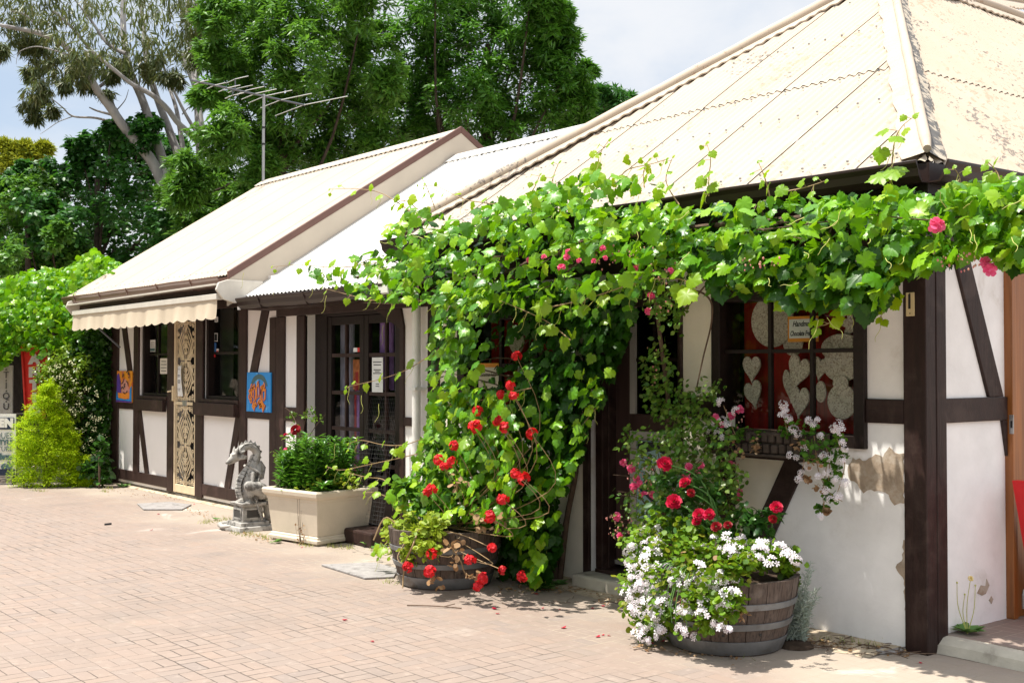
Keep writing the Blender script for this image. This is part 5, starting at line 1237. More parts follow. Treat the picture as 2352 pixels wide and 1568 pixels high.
HOLE2 = [(1330, 420), (1600, 395), (2120, 372), (2140, 425), (1560, 462), (1340, 470)]
px, py = scatter(EAVE, 6200)
keep = ~(inpoly(px, py, HOLE2) & (rng.random(len(px)) < .8)); px, py = px[keep], py[keep]
fn = np.sin(px * .021 + 1.4 * np.sin(py * .035)) * np.sin(py * .045 + 1.7 * np.sin(px * .013)); keep = ((fn > -.30) | (rng.random(len(px)) < .30)) & ~((px > 1780) & (px < 2160) & (rng.random(len(px)) < .30)) & ~(inpoly(px, py, [(1140, 590), (1300, 570), (1490, 600), (1470, 700), (1250, 725), (1130, 690)]) & (rng.random(len(px)) < .62)); px, py = px[keep], py[keep]
dep = -.48 - (.46 + .22 * (px < 1500)) * rng.random(len(px)) ** 1.5; back = rng.random(len(px)) < .18; dep[back] = -.12 - .25 * rng.random(back.sum())
P1_ = onYs(px, py, dep); n1 = len(P1_)
lowk = P1_[:, 2] < 2.42; P1_ = P1_[(dep < -.46) | lowk]; n1 = len(P1_)
N1 = np.stack([rng.normal(-.05, .60, n1), rng.normal(-.55, .50, n1), rng.normal(.50, .55, n1)], 1); T1 = np.stack([rng.normal(0, .75, n1), rng.normal(-.25, .45, n1), rng.normal(-.70, .5, n1)], 1)
S1 = .036 + .054 * rng.random(n1) ** 1.2
px, py = scatter(DEEP, 3600); keep = ~(inpoly(px, py, HOLE1) & (rng.random(len(px)) < .8)); px, py = px[keep], py[keep]
fr = np.clip((py - 700) / 450, 0, 1); dep = -.10 - (.38 + .12 * fr) * rng.random(len(px)); left = (px < 1180) & (py > 900); dep[left] -= .38; lt2 = (px < 1120) & (py <= 900); dep[lt2] -= .55 * (rng.random(lt2.sum()) < .45); fr_ = rng.random(len(px)) < .05; dep[fr_] -= .30
P2_ = onYs(px, py, dep); n2 = len(P2_)
N2 = np.stack([rng.normal(-.05, .5, n2), rng.normal(-.85, .3, n2), rng.normal(.42, .4, n2)], 1); T2 = np.stack([rng.normal(0, .5, n2), rng.normal(-.1, .3, n2), rng.normal(-.9, .3, n2)], 1)
S2 = .038 + .050 * rng.random(n2)
innerk = P1_[:, 1] > -.58  # leaves behind this depth take the colour darkened for shade
V, F = leaves(P1_[~innerk], N1[~innerk], T1[~innerk], S1[~innerk], GRAPE); fast('foliage', V, F, M['vine'], VINE)
px, py = scatter([(1590, 575), (2110, 560), (2075, 640), (2035, 665), (2005, 725), (1975, 700), (1935, 680), (1870, 692), (1800, 690), (1740, 668), (1640, 668)], 560); Ph = onYs(px, py, -.56 - .30 * rng.random(560)); Nh = np.stack([rng.normal(-.05, .5, 560), rng.normal(-.7, .4, 560), rng.normal(.45, .45, 560)], 1); Th = np.stack([rng.normal(0, .5, 560), rng.normal(-.15, .3, 560), rng.normal(-.9, .3, 560)], 1); Sh = .045 + .055 * rng.random(560)
V, F = leaves(Ph[:330], Nh[:330], Th[:330], Sh[:330], GRAPE); fast('hanging_foliage', V, F, M['vine_shaded'], VINE); V, F = leaves(Ph[330:], Nh[330:], Th[330:], Sh[330:], GRAPE); fast('hanging_foliage', V, F, M['vine'], VINE)
frontk = (P2_[:, 1] < -.50)  # front leaves keep the lighter colour, those behind the shade-darkened one
V, F = cat([leaves(P1_[innerk], N1[innerk], T1[innerk], S1[innerk], GRAPE), leaves(P2_[~frontk], N2[~frontk], T2[~frontk], S2[~frontk], GRAPE)]); fast('shaded_foliage', V, F, M['vine_shaded'], VINE)
V, F = leaves(P2_[frontk], N2[frontk], T2[frontk], S2[frontk], GRAPE); fast('climbing_foliage', V, F, M['vine'], VINE)
px, py = scatter([(1115, 1185), (1275, 1170), (1285, 1250), (1255, 1335), (1135, 1338)], 480); P = onYs(px, py, -.08 - .34 * rng.random(480)); V, F = leaves(P, np.stack([rng.normal(-.05, .5, 480), rng.normal(-.85, .3, 480), rng.normal(.4, .4, 480)], 1), np.stack([rng.normal(0, .5, 480), rng.normal(-.1, .3, 480), rng.normal(-.9, .3, 480)], 1), .05 + .045 * rng.random(480), GRAPE); fast('lower_foliage', V, F, M['vine_shaded'], VINE)
st = MB()
st.tube(path([(-2.82, -.10, 0), (-2.88, -.14, .5), (-2.80, -.12, 1.1), (-2.95, -.16, 1.7), (-3.1, -.3, 2.25)], 26), [.034, .024], 9)
st.tube(path([(-2.80, -.10, 0), (-2.70, -.12, .45), (-2.65, -.07, .9), (-2.74, -.12, 1.4), (-2.6, -.25, 2.1), (-2.2, -.42, 2.33)], 26), [.024, .014], 8)
st.tube(path([(-3.1, -.3, 2.25), (-2.2, -.52, 2.36), (-1.2, -.5, 2.38), (-.2, -.52, 2.36), (.5, -.5, 2.38), (1.3, -.4, 2.4)], 40), [.022, .009], 7)
st.tube(path([(-3.1, -.3, 2.25), (-3.6, -.5, 2.35), (-4.3, -.5, 2.35), (-4.9, -.55, 2.3)], 20), [.02, .007], 7)
for i in range(26):
    x = rng.uniform(-4.6, 1.2); y = -.5 - .3 * rng.random(); z = rng.uniform(2.05, 2.5); st.tube(path([(x, -.5, 2.36), (x + rng.normal(0, .12), y, z), (x + rng.normal(0, .3), y - .1, z + rng.normal(-.05, .12))], 9), [.006, .003], 5)
for i in range(16):
    x = rng.uniform(-4.2, -2.7); z = rng.uniform(.6, 1.8); st.tube(path([(-2.85, -.14, z * .9), (x * .5 - 1.45, -.2, z), (x, -.35, z + rng.normal(0, .1))], 9), [.008, .003], 5)
st.build('stem', M['wood_stem'], VINE, smooth=True)
def tendril(p, L, d):
    td = MB()
    p = np.array(p, float); pts = [p]; d = np.array(d, float); k = 14; ph = rng.random() * 6
    for i in range(k):
        t = i / k; d = nrm(d + np.array([.35 * math.sin(ph + t * 9), .2 * math.cos(ph + t * 7), .35 * math.cos(ph + t * 8)]) * t); pts.append(pts[-1] + d * L / k)
    td.tube(pts, [.0022, .0010], 4, cap=False).build('tendril', M['tendril'], VINE)
SH = [
 ([(950, 490), (880, 445), (820, 433), (757, 434)], -.62, .07, 7), ([(880, 600), (800, 612), (740, 612), (690, 607), (625, 612)], -.60, .085, 9), ([(1010, 690), (910, 690), (850, 688), (800, 676), (740, 660)], -.75, .085, 9),
 ([(1010, 800), (940, 845), (880, 868), (830, 880), (795, 888)], -.62, .085, 7), ([(985, 1000), (930, 1020), (880, 1020), (830, 1010), (800, 1018)], -.70, .07, 7), ([(985, 1035), (920, 1050), (850, 1065), (785, 1078), (750, 1070)], -.75, .075, 7),
 ([(925, 1130), (880, 1100), (845, 1095), (800, 1085)], -.85, .08, 6), ([(940, 1160), (890, 1140), (860, 1130), (838, 1130)], -.9, .085, 5), ([(1330, 985), (1350, 960), (1370, 935)], -.5, .06, 3),
 ([(2045, 420), (2050, 365), (2056, 320), (2072, 290), (2098, 268)], -.62, .095, 7), ([(1628, 450), (1628, 410), (1632, 365), (1624, 330)], -.60, .075, 7), ([(1375, 430), (1372, 385), (1380, 350), (1398, 322)], -.60, .075, 8),
 ([(1275, 440), (1270, 410), (1284, 372)], -.62, .06, 5), ([(1770, 460), (1762, 425), (1752, 395), (1742, 372)], -.62, .06, 6), ([(1480, 430), (1478, 395), (1490, 366)], -.6, .065, 6), ([(1560, 470), (1530, 415), (1545, 360)], -.62, .055, 5),
 ([(1420, 420), (1440, 390), (1500, 375), (1530, 365)], -.62, .06, 6), ([(1960, 690), (1925, 725), (1895, 745), (1865, 745)], -.70, .085, 6), ([(2010, 650), (2040, 690), (2020, 730)], -.6, .1, 5),
 ([(1260, 705), (1330, 690), (1390, 672), (1440, 655), (1475, 645)], -.95, .095, 11), ([(1310, 780), (1260, 740), (1210, 715), (1150, 690)], -.85, .075, 7), ([(1220, 890), (1150, 905), (1095, 920), (1050, 925), (1010, 935)], -.80, .07, 8),
 ([(1150, 470), (1110, 465), (1060, 455), (1010, 430), (975, 425)], -.64, .06, 7), ([(2200, 440), (2205, 410), (2192, 385)], -.7, .06, 5), ([(2300, 430), (2290, 395), (2270, 372)], -.7, .07, 5), ([(1000, 480), (985, 440), (970, 410)], -.64, .05, 5), ([(1210, 460), (1230, 425), (1240, 400)], -.62, .05, 5), ([(960, 480), (930, 460), (905, 470)], -.62, .08, 5),
 ([(1600, 660), (1560, 640), (1500, 640)], -.95, .09, 6), ([(1800, 440), (1850, 430), (1895, 415)], -.66, .06, 5), ([(890, 1240), (880, 1262), (868, 1280)], -.95, .08, 4)]
LP, LN, LT, LS = [], [], [], []
for pts, y, s_, n in SH:
    sh = MB()
    Pp = path([onY(a, b_, y + .02 * math.sin(i * 2)) for i, (a, b_) in enumerate(pts)], 30); sh.tube(Pp, [.0045, .0018], 5)
    for k in range(n):
        t = (k + .6) / n; i = int(t * 29); p = Pp[i]; dd = nrm(Pp[min(i + 1, 29)] - Pp[max(i - 1, 0)]); side = (1 if k % 2 else -1)
        up_ = np.array([0, 0, 1.]); off = nrm(np.cross(dd, [0, -1, 0])) * side; q = p + off * .025 + np.array([rng.normal(0, .012), -.02 - .02 * rng.random(), rng.normal(0, .012)])
        sh.tube([p, q], .0016, 4, cap=False); LP.append(q); LS.append(s_ * (1.08 - .75 * t ** 1.6) * (.85 + .3 * rng.random()))
        LN.append([rng.normal(.05, .35), rng.normal(-.75, .25), rng.normal(.45, .35)]); LT.append(off * .7 + np.array([rng.normal(0, .3), -.1, -.75]))
        if rng.random() < .30: tendril(p, .10 + .08 * rng.random(), [rng.normal(0, .4), -.2, -.8])
    sh.build('young_shoot', M['vine_stem'], VINE); LP.append(Pp[-1]); LS.append(s_ * .35); LN.append([0, -.8, .4]); LT.append(nrm(Pp[-1] - Pp[-3]))
V, F = leaves(np.array(LP), np.array(LN), np.array(LT), np.array(LS), GRAPE); ys = fast('young_foliage', V, F, M['vine_young'], VINE)
for i in range(45):
    a, b_ = scatter(EAVE, 1); tendril(onY(a[0], b_[0], -.95), .10, [rng.normal(0, .6), -.4, -.6 + rng.normal(0, .4)])
for q in [(750, 700), (900, 720), (770, 1040), (830, 930), (870, 950), (1320, 700), (1400, 690), (1450, 690), (880, 770), (1250, 730), (1880, 770), (1900, 765), (560, 645), (640, 660), (720, 665)]: tendril(onY(*q, -.8) + [0, 0, .08], .16, [rng.normal(0, .3), -.2, -.9])

# ---- flowers
def petals_mesh(nm, P, A, size, k, cup, tpl, mat, inner=1.):
    Pn, N_, T_, S_ = [], [], [], []
    for p, a in zip(P, A):
        a = nrm(a); r1 = nrm(np.cross(a, [.3, .2, 1.])); r2 = np.cross(a, r1); ph = rng.random() * 6
        for j in range(k):
            th = ph + 2 * math.pi * j / k; d_ = r1 * math.cos(th) + r2 * math.sin(th); Pn.append(np.array(p) + d_ * size * .06); T_.append(d_ + a * cup); N_.append(a - d_ * cup); S_.append(size * (.85 + .3 * rng.random()))
    V, F = leaves(np.array(Pn), np.array(N_), np.array(T_), np.array(S_), tpl)
    return V, F
PET = (np.array([(0, 0, 0), (.30, .35, .05), (.46, .75, .02), (.25, 1.0, -.04), (-.25, 1.0, -.04), (-.46, .75, .02), (-.30, .35, .05)]), np.array([(0, 1, 6), (1, 2, 6), (2, 5, 6), (2, 3, 5), (3, 4, 5)]))
PETN = (PET[0] * np.array([.62, 1, 1]), PET[1])
def head_mesh(nm, n, r, psize, mat, k=5, half=.15, cup=.25, tpl=None):
    d = unit(n * 3); d = d[d[:, 2] > -half][:n]; V, F = petals_mesh(nm, d * r * (.8 + .4 * rng.random((len(d), 1))), d, psize, k, cup, tpl or PET, mat)
    o = fast(nm, V, F, mat); me = o.data; bpy.data.objects.remove(o); return me
RED = [head_mesh('geranium_head', 17, .034, .024, M['fl_red'], 5, .35) for _ in range(3)]
WHITE = [head_mesh('white_flower_cluster', 9, .040, .023, M['fl_white'], 5, -.05, .10, PETN) for _ in range(5)]
PINKS = [head_mesh('small_pink_bloom', 5, .008, .017, M['fl_pink'], 5, .0, .5) for _ in range(2)]
def rose_mesh(nm, mat, r=.045):
    Pn, N_, T_, S_ = [], [], [], []
    for lay, (n, tilt, s_) in enumerate([(3, 1.45, .6), (4, 1.2, .75), (5, .9, .9), (6, .55, 1.0), (6, .15, 1.0)]):
        for j in range(n):
            th = 2 * math.pi * j / n + lay * .7 + rng.normal(0, .1); d_ = np.array([math.cos(th), math.sin(th), 0]); u_ = np.array([0, 0, 1.])
            t_ = d_ * math.cos(tilt) + u_ * math.sin(tilt); Pn.append(d_ * r * .12 * lay * .6 + u_ * (.006 * (2 - lay))); T_.append(t_); N_.append(u_ * math.cos(tilt) - d_ * math.sin(tilt)); S_.append(r * s_ * (.95 + .15 * rng.random()))
    tpl = (np.array([(0, 0, 0), (.42, .28, .06), (.58, .70, .10), (.30, 1.02, -.04), (0, .98, .0), (-.30, 1.04, -.05), (-.58, .70, .10), (-.42, .28, .06), (0, .5, -.04)]), np.array([(8, k, (k + 1) % 8) for k in range(8)]))
    V, F = leaves(np.array(Pn), np.array(N_), np.array(T_), np.array(S_), tpl); o = fast(nm, V, F, mat); me = o.data; bpy.data.objects.remove(o); return me
ROSE_R = [rose_mesh('red_rose', M['fl_rose']) for _ in range(3)]; ROSE_D = rose_mesh('dark_rose', M['fl_dark'], .042)
def put(me, name, parent, loc, axis, s=1.):
    o = bpy.data.objects.new(name, me); COL.objects.link(o); o.parent = parent; o.matrix_parent_inverse = world_of(parent).inverted()
    o.location = tuple(map(float, loc)); o.rotation_mode = 'XYZ'; o.rotation_euler = (Vector(axis).to_track_quat('Z', 'Y') @ Matrix.Rotation(rng.random() * 6, 3, 'Z').to_quaternion()).to_euler(); o.scale = (s,) * 3
    return o
def rax(): return (rng.normal(.25, .3), -.8, .55 + rng.normal(0, .2))

def bush(spec, tpl, smin, smax, mat, name, parent, nsub=16, nleaf=14, **kw):
    C, R = [], []
    for (a, b_, r, y) in spec:
        c = onY(a, b_, y); C.append(c); R.append(r * np.dot(c - CAM, FW) / (FPX * PS))
    P, N, T = clumps(C, R, nsub, nleaf, **kw)
    ok = P[:, 2] > .015; P, N, T = P[ok], N[ok], T[ok]
    V, F = leaves(P, N, T, smin + (smax - smin) * rng.random(len(P)), tpl); return fast(name, V, F, mat, parent)

# ---- red geranium in the left barrel, lime-leaved plant beside it
GR = empty('red_geranium', (BL[0], BL[1], .39), 'tall trailing red geranium growing out of the left oak barrel', 'geranium')
bush([(1080, 1165, 60, -.75), (1000, 1150, 55, -.85), (950, 1130, 45, -.9), (1150, 1150, 60, -.6), (1040, 1090, 60, -.75), (1110, 1060, 60, -.65), (1190, 1110, 55, -.5), (1090, 1000, 55, -.6), (1160, 1010, 50, -.5), (1010, 1040, 45, -.75), (1090, 940, 40, -.55), (1230, 1180, 45, -.45)], ROUND, .035, .06, M['ger_leaf'], 'foliage', GR, 20, 7, droop=.1)
gst = MB(); 
GRED = [(1180, 908, -.85), (1172, 885, -.75), (1187, 818, -.6), (1150, 905, -.7), (1097, 942, -.8), (1095, 978, -.85), (1087, 980, -.85), (1143, 965, -.85), (1160, 980, -.85), (1222, 995, -.75), (1043, 1022, -.85), (1008, 1055, -.9), (1020, 1070, -.9), (1038, 1060, -.9), (980, 1130, -1.0), (992, 1122, -1.0), (1203, 1098, -.85), (1184, 1086, -.85), (1155, 1146, -.9), (1125, 1185, -.95), (1130, 1257, -1.05), (1080, 1285, -1.18), (937, 1300, -1.24), (988, 1312, -1.26), (1200, 1322, -.85), (992, 1270, -1.22), (1155, 1308, -.95), (1110, 1326, -1.1), (1098, 1345, -1.12)]
for i, (a, b_, y) in enumerate(GRED):
    p = onY(a, b_, y - (.17 if b_ < 1190 else 0))
    if p[2] < .03: p[2] = .03
    put(RED[i % 3], 'flower_head', GR, p, rax(), .60 + .30 * rng.random())
    if i in (20, 22, 26): gst.tube(path([(BL[0] + .1, BL[1] - .34, .42), (p[0] * .6 + BL[0] * .4, p[1] - .03, max(p[2] + .06, .1)), p], 12), [.0045, .003], 5)
    else: gst.tube(path([(BL[0] + rng.normal(0, .12), BL[1], .4), (p[0] + .03, p[1] + .15, p[2] * .6 + .1), p], 12), [.0035, .002], 5) if p[2] > .3 else None
gst.tube(path([(BL[0] + .18, BL[1] - .36, .42), (BL[0] + .22, BL[1] - .43, .33), (BL[0] + .15, BL[1] - .44, .22), (BL[0] + .06, BL[1] - .40, .10), (BL[0] + .08, BL[1] - .42, .02)], 20), [.008, .005], 6)
gst.tube(path([(BL[0] + .32, BL[1] - .28, .42), (BL[0] + .44, BL[1] - .20, .25), (BL[0] + .47, BL[1] - .16, .14), (BL[0] + .6, BL[1] - .1, .12)], 16), [.006, .004], 6)
gst.build('stem', M['vine_stem'], GR)
bush([(1050, 1290, 26, -1.17), (1000, 1330, 22, -1.22), (1085, 1325, 18, -1.12), (1045, 1250, 22, -1.18), (1060, 1110, 26, -.95), (1145, 1200, 20, -.98), (1100, 1195, 20, -1.0)], ROUND, .03, .05, M['dry_leaf'], 'withered_leaves', GR, 5, 3, droop=.5)
WG = [(1075, 985), (1055, 1040), (1115, 975), (1052, 935), (1130, 905), (1030, 990), (1100, 1070), (1160, 1000), (1042, 1065), (1118, 1040)]
for a, b_ in WG: put(WHITE[rng.integers(5)], 'white_flower_cluster', GR, onY(a, b_, -.62), rax(), .7)
LM = empty('lime_leaved_plant', (BL[0] - .2, BL[1] - .25, .38), 'lime green leafy plant spilling over the left rim of the geranium barrel', 'plant')
bush([(930, 1215, 48, -1.02), (975, 1205, 40, -1.05), (915, 1245, 34, -1.05), (960, 1245, 34, -1.15), (1000, 1215, 34, -1.1), (985, 1260, 22, -1.2), (900, 1215, 24, -.98), (940, 1275, 20, -1.15)], ROUND, .028, .045, M['lime_leaf'], 'foliage', LM, 22, 8, droop=.1)
MB().tube(path([(BL[0] - .2, BL[1] - .25, .38), (BL[0] - .3, BL[1] - .32, .46), (BL[0] - .33, BL[1] - .4, .3)], 10), .006, 5).build('stem', M['vine_stem'], LM)

# ---- right barrel: white trailing pelargonium and a red rose
PL = empty('white_pelargonium', (BR[0], BR[1], .39), 'mass of white trailing flowers pouring over the left of the nearer barrel', 'pelargonium')
Lsp = [(1480, 1250, 50, -.80), (1470, 1310, 55, -.88), (1475, 1375, 55, -.95), (1495, 1430, 45, -.98), (1530, 1280, 55, -.90), (1540, 1345, 60, -1.0), (1545, 1405, 55, -1.02), (1600, 1300, 55, -.98), (1610, 1360, 55, -1.05), (1620, 1415, 40, -1.06), (1665, 1330, 45, -1.02), (1670, 1385, 40, -1.06), (1510, 1220, 40, -.75), (1580, 1235, 50, -.80), (1640, 1270, 50, -.85), (1700, 1275, 45, -.80), (1760, 1285, 42, -.62), (1805, 1290, 32, -.50), (1700, 1300, 30, -.95), (1815, 1335, 16, -.42)]
bush(Lsp, ROUND, .022, .040, M['pel_leaf'], 'foliage', PL, 26, 9, droop=.15)
W_AT = [(1480, 1213), (1498, 1222), (1470, 1225), (1462, 1240), (1480, 1248), (1495, 1240), (1450, 1255), (1440, 1268), (1455, 1278), (1470, 1270), (1490, 1270), (1508, 1262), (1520, 1255), (1445, 1290), (1460, 1300), (1475, 1292), (1490, 1305), (1470, 1320), (1450, 1325), (1485, 1332), (1500, 1322), (1440, 1345), (1455, 1352), (1470, 1345), (1488, 1358), (1505, 1350), (1445, 1375), (1460, 1382), (1478, 1376), (1495, 1388), (1512, 1378), (1460, 1405), (1475, 1412), (1492, 1405), (1508, 1418), (1470, 1435), (1485, 1442), (1500, 1436), (1518, 1445), (1475, 1462), (1490, 1470), (1510, 1462),
        (1535, 1300), (1550, 1310), (1565, 1322), (1545, 1335), (1560, 1350), (1580, 1345), (1590, 1360), (1575, 1372), (1530, 1362), (1595, 1330), (1610, 1318), (1625, 1322), (1640, 1330), (1655, 1320), (1590, 1318), (1605, 1340), (1625, 1345), (1645, 1345), (1665, 1335), (1680, 1325), (1695, 1335), (1600, 1252), (1618, 1258), (1640, 1235), (1655, 1262), (1670, 1255), (1690, 1240), (1705, 1235), (1720, 1245), (1735, 1262), (1715, 1268), (1690, 1282), (1745, 1250), (1757, 1262), (1775, 1240), (1800, 1262), (1815, 1272), (1828, 1285), (1640, 1380), (1655, 1392), (1670, 1388), (1692, 1372), (1565, 1400), (1580, 1410), (1640, 1430), (1655, 1438), (1672, 1445), (1560, 1440), (1575, 1450), (1595, 1462), (1612, 1405)]
fb = MB()
for i, (a, b_) in enumerate(W_AT):
    y = np.interp(b_, [1210, 1300, 1400, 1470], [-.78, -1.0, -1.12, -1.12]) + (0.0 if a < 1690 else .16) + (.16 if a > 1760 else 0) + rng.normal(0, .02); y = max(y, -1.14)
    p = onY(a, b_, y)
    if i < 98: put(WHITE[i % 5], 'flower_cluster', PL, p, (rng.normal(.15, .35), -.75, .6 + rng.normal(0, .25)), .44 + .24 * rng.random())
for i in range(12):
    a = rng.uniform(-2.9, -1.3); r = .36; x, y = BR[0] + r * math.cos(a), BR[1] + r * math.sin(a); fb = MB(); fb.tube(path([(BR[0] + .2 * math.cos(a), BR[1] + .2 * math.sin(a), .40), (x, y, .47), (x + .10 * math.cos(a), y + .10 * math.sin(a), .30), (x + .10 * math.cos(a), y + .10 * math.sin(a), .10 + .2 * rng.random())], 12), [.004, .002], 5); fb.build('stem', M['weed'], PL)
xs_, ys_ = scatter([(1470, 1205), (1505, 1205), (1520, 1260), (1530, 1330), (1530, 1450), (1500, 1478), (1465, 1470), (1440, 1400), (1430, 1330), (1440, 1260)], 30); x2, y2 = scatter([(1530, 1290), (1700, 1300), (1690, 1390), (1660, 1450), (1560, 1460)], 20); x3, y3 = scatter([(1640, 1235), (1740, 1235), (1830, 1275), (1800, 1300), (1690, 1290)], 16)
Vx = []
for a, b_ in zip(np.concatenate([xs_, x2, x3]), np.concatenate([ys_, y2, y3])):
    y = np.interp(b_, [1210, 1300, 1400, 1470], [-.80, -1.0, -1.10, -1.10]) + (.14 if a > 1700 else 0) + rng.normal(0, .03); p = onY(a, b_, y)
    d_ = unit(21); d_ = d_[d_[:, 2] > -.05][:6]; Vx.append(petals_mesh('x', p + d_ * .032, d_ * .6 + np.array([.15, -.6, .4]), .017, 5, .10, PETN, None))
V, F = cat(Vx); o = fast('massed_flowers', V, F, M['fl_white'], PL); o['kind'] = 'stuff'
bush([(1650, 1305, 24, -1.0), (1590, 1275, 22, -.9), (1700, 1405, 16, -1.0), (1565, 1380, 20, -1.08)], ROUND, .02, .035, M['dry_leaf'], 'withered_leaves', PL, 5, 4, droop=.4)
RS = empty('red_rose_bush', (BR[0] - .05, BR[1] + .08, .39), 'red rose bush rising from the nearer barrel above the white flowers', 'rose bush')
bush([(1620, 1210, 45, -.72), (1660, 1225, 42, -.70), (1700, 1205, 40, -.62), (1735, 1195, 36, -.58), (1765, 1205, 30, -.55), (1570, 1150, 45, -.70), (1600, 1110, 36, -.66), (1545, 1110, 40, -.70), (1570, 1210, 50, -.72), (1530, 1170, 45, -.68), (1780, 1175, 14, -.55), (1640, 1140, 30, -.5)], OVAL, .035, .058, M['rose_leaf'], 'foliage', RS, 14, 7, droop=.2)
rs = MB()
for i, (a, b_, y, s_) in enumerate([(1527, 1063, -.78, 1.15), (1573, 1107, -.78, 1.1), (1587, 1130, -.80, .95), (1548, 1150, -.84, 1.15), (1606, 1180, -.86, 1.15), (1628, 1180, -.84, 1.1), (1600, 1195, -.85, .8), (1645, 1207, -.86, .95), (1672, 1204, -.82, .85), (1775, 1190, -.64, .95), (1783, 1163, -.64, 1.05)]):
    p = onY(a, b_, y); dk = i in (2, 7, 8, 9)
    put(ROSE_D if dk else ROSE_R[i % 3], 'rose_bloom', RS, p, (rng.normal(.4, .25), -.6, .65), s_ * (.46 + .26 * rng.random())); rs.tube(path([(BR[0] - .05 + rng.normal(0, .05), BR[1] + .08, .38), (p[0] * .5 + BR[0] * .5, p[1] + .14, p[2] - .12), p], 12), [.006, .003], 6)
rs.build('stem', M['weed'], RS)

# ---- climbing pink rose between door and window
CR_ = empty('climbing_rose', (-1.66, -.16, 0), 'climbing rose with tiny pink blooms between the brown door and the red window', 'rose')
for poly, n, y0, y1 in [([(1490, 550), (1560, 550), (1575, 640), (1560, 760), (1510, 740), (1480, 690)], 700, -.75, -.45), ([(1482, 800), (1520, 785), (1560, 880), (1600, 905), (1640, 960), (1600, 1000), (1520, 990), (1478, 900)], 900, -.36, -.12), ([(1530, 990), (1640, 960), (1695, 1040), (1700, 1180), (1640, 1230), (1560, 1220), (1530, 1100)], 2100, -.50, -.14),
                        ([(1420, 985), (1560, 990), (1560, 1230), (1430, 1240), (1395, 1215), (1440, 1180), (1410, 1140), (1460, 1090)], 900, -.62, -.22), ([(1600, 880), (1650, 875), (1660, 920), (1610, 920)], 90, -.2, -.08)]:
    px, py = scatter(poly, n); fq = np.sin(px * .11 + 2 * np.sin(py * .06)) * np.sin(py * .09 + 1.5 * np.sin(px * .05)); kq = (fq > -.15) | (rng.random(n) < .25); px, py = px[kq] + rng.normal(0, 9, kq.sum()), py[kq] + rng.normal(0, 9, kq.sum()); n = len(px); P = onYs(px, py, rng.uniform(y0, y1, n))
    V, F = leaves(P, np.stack([rng.normal(0, .5, n), rng.normal(-.6, .4, n), rng.normal(.6, .4, n)], 1), rng.normal(size=(n, 3)) + [0, 0, -.2], .022 + .026 * rng.random(n), OVAL); fast('foliage', V, F, M['small_leaf'], CR_)
cs = MB()
cs.tube(path([(-1.66, -.16, 0), (-1.70, -.18, .6), (-1.64, -.17, 1.2), (-1.68, -.20, 1.7), (-1.60, -.35, 2.05), (-1.5, -.5, 2.3)], 30), [.020, .010], 8)
cs.tube(path([onY(1570, 690, -.28), onY(1600, 668, -.25), onY(1632, 690, -.2), onY(1634, 740, -.16), onY(1615, 820, -.14), onY(1600, 890, -.16)], 26), [.008, .005], 6)
cs.tube(path([onY(1562, 720, -.2), onY(1590, 690, -.3), onY(1620, 655, -.4)], 14), [.010, .005], 6)
for i in range(40):
    a, b_ = scatter([(1410, 1000), (1700, 1000), (1690, 1220), (1400, 1220)], 1); p = onY(a[0], b_[0], -.45); cs.tube(path([(-1.66, -.18, max(.3, p[2] - .35)), (p[0] * .6 - .66, -.3, p[2] - .05), p], 8), [.004, .0015], 4, cap=False)
cs.build('stem', M['wood_stem'], CR_)
PK = [(1578, 1093, -.5), (1600, 1088, -.5), (1590, 1100, -.52), (1582, 1070, -.5), (1425, 1230, -.62), (1432, 1062, -.45), (1456, 1118, -.5), (1470, 1110, -.5), (1480, 1135, -.5), (1462, 1098, -.5), (1450, 1075, -.48), (1692, 1145, -.2), (1688, 1108, -.2), (1700, 1130, -.2), (1675, 1065, -.2), (1610, 1068, -.45), (1495, 680, -.72), (1540, 622, -.8), (1305, 577, -.98), (1302, 590, -.98), (1290, 615, -.98), (1215, 597, -.9), (1250, 590, -.95), (1365, 600, -.95), (1390, 592, -.95), (1385, 570, -.95), (1330, 598, -1.0), (1460, 615, -.9), (1488, 715, -.7), (2150, 518, -1.0), (2272, 620, -.9), (2262, 600, -.9), (1500, 1135, -.45), (1418, 1185, -.6), (1660, 975, -.3), (1645, 960, -.3), (1680, 955, -.2), (1700, 940, -.2)]
for a, b_, y in PK:
    y -= .17 * (b_ < 640 and a < 1600); put(PINKS[rng.integers(2)], 'pink_bloom', CR_, onY(a, b_, y), rax(), (1.5 if (a, b_) in ((2150, 518), (2272, 620), (1590, 1100), (1290, 615)) else 1.15) * (.9 + .3 * rng.random()) * (.68 if b_ < 625 and a < 1600 else 1))
bd2 = MB()
for poly, n, y in [([(1390, 1180), (1450, 1185), (1470, 1240), (1400, 1235)], 40, -.6), ([(1430, 1050), (1530, 1040), (1520, 1140), (1450, 1140)], 45, -.5), ([(1360, 560), (1500, 560), (1500, 620), (1380, 620)], 26, -.95), ([(1640, 940), (1710, 940), (1700, 1180), (1660, 1180)], 40, -.22), ([(1500, 600), (1560, 600), (1540, 720), (1490, 720)], 25, -.75), ([(2140, 560), (2260, 590), (2240, 630), (2150, 610)], 30, -.9), ([(1480, 790), (1520, 800), (1500, 900)], 15, -.3), ([(1690, 590), (1800, 590), (1780, 620), (1700, 620)], 20, -.98)]:
    px, py = scatter(poly, n)
    for a, b_ in zip(px, py): bd2.ball(onY(a, b_, y + rng.normal(0, .04)), .0035 + .003 * rng.random(), 1, 1, 1.3, 6, 5)
b_ = bd2.build('rose_bud', M['fl_bud'], CR_, smooth=True); b_['kind'] = 'stuff'

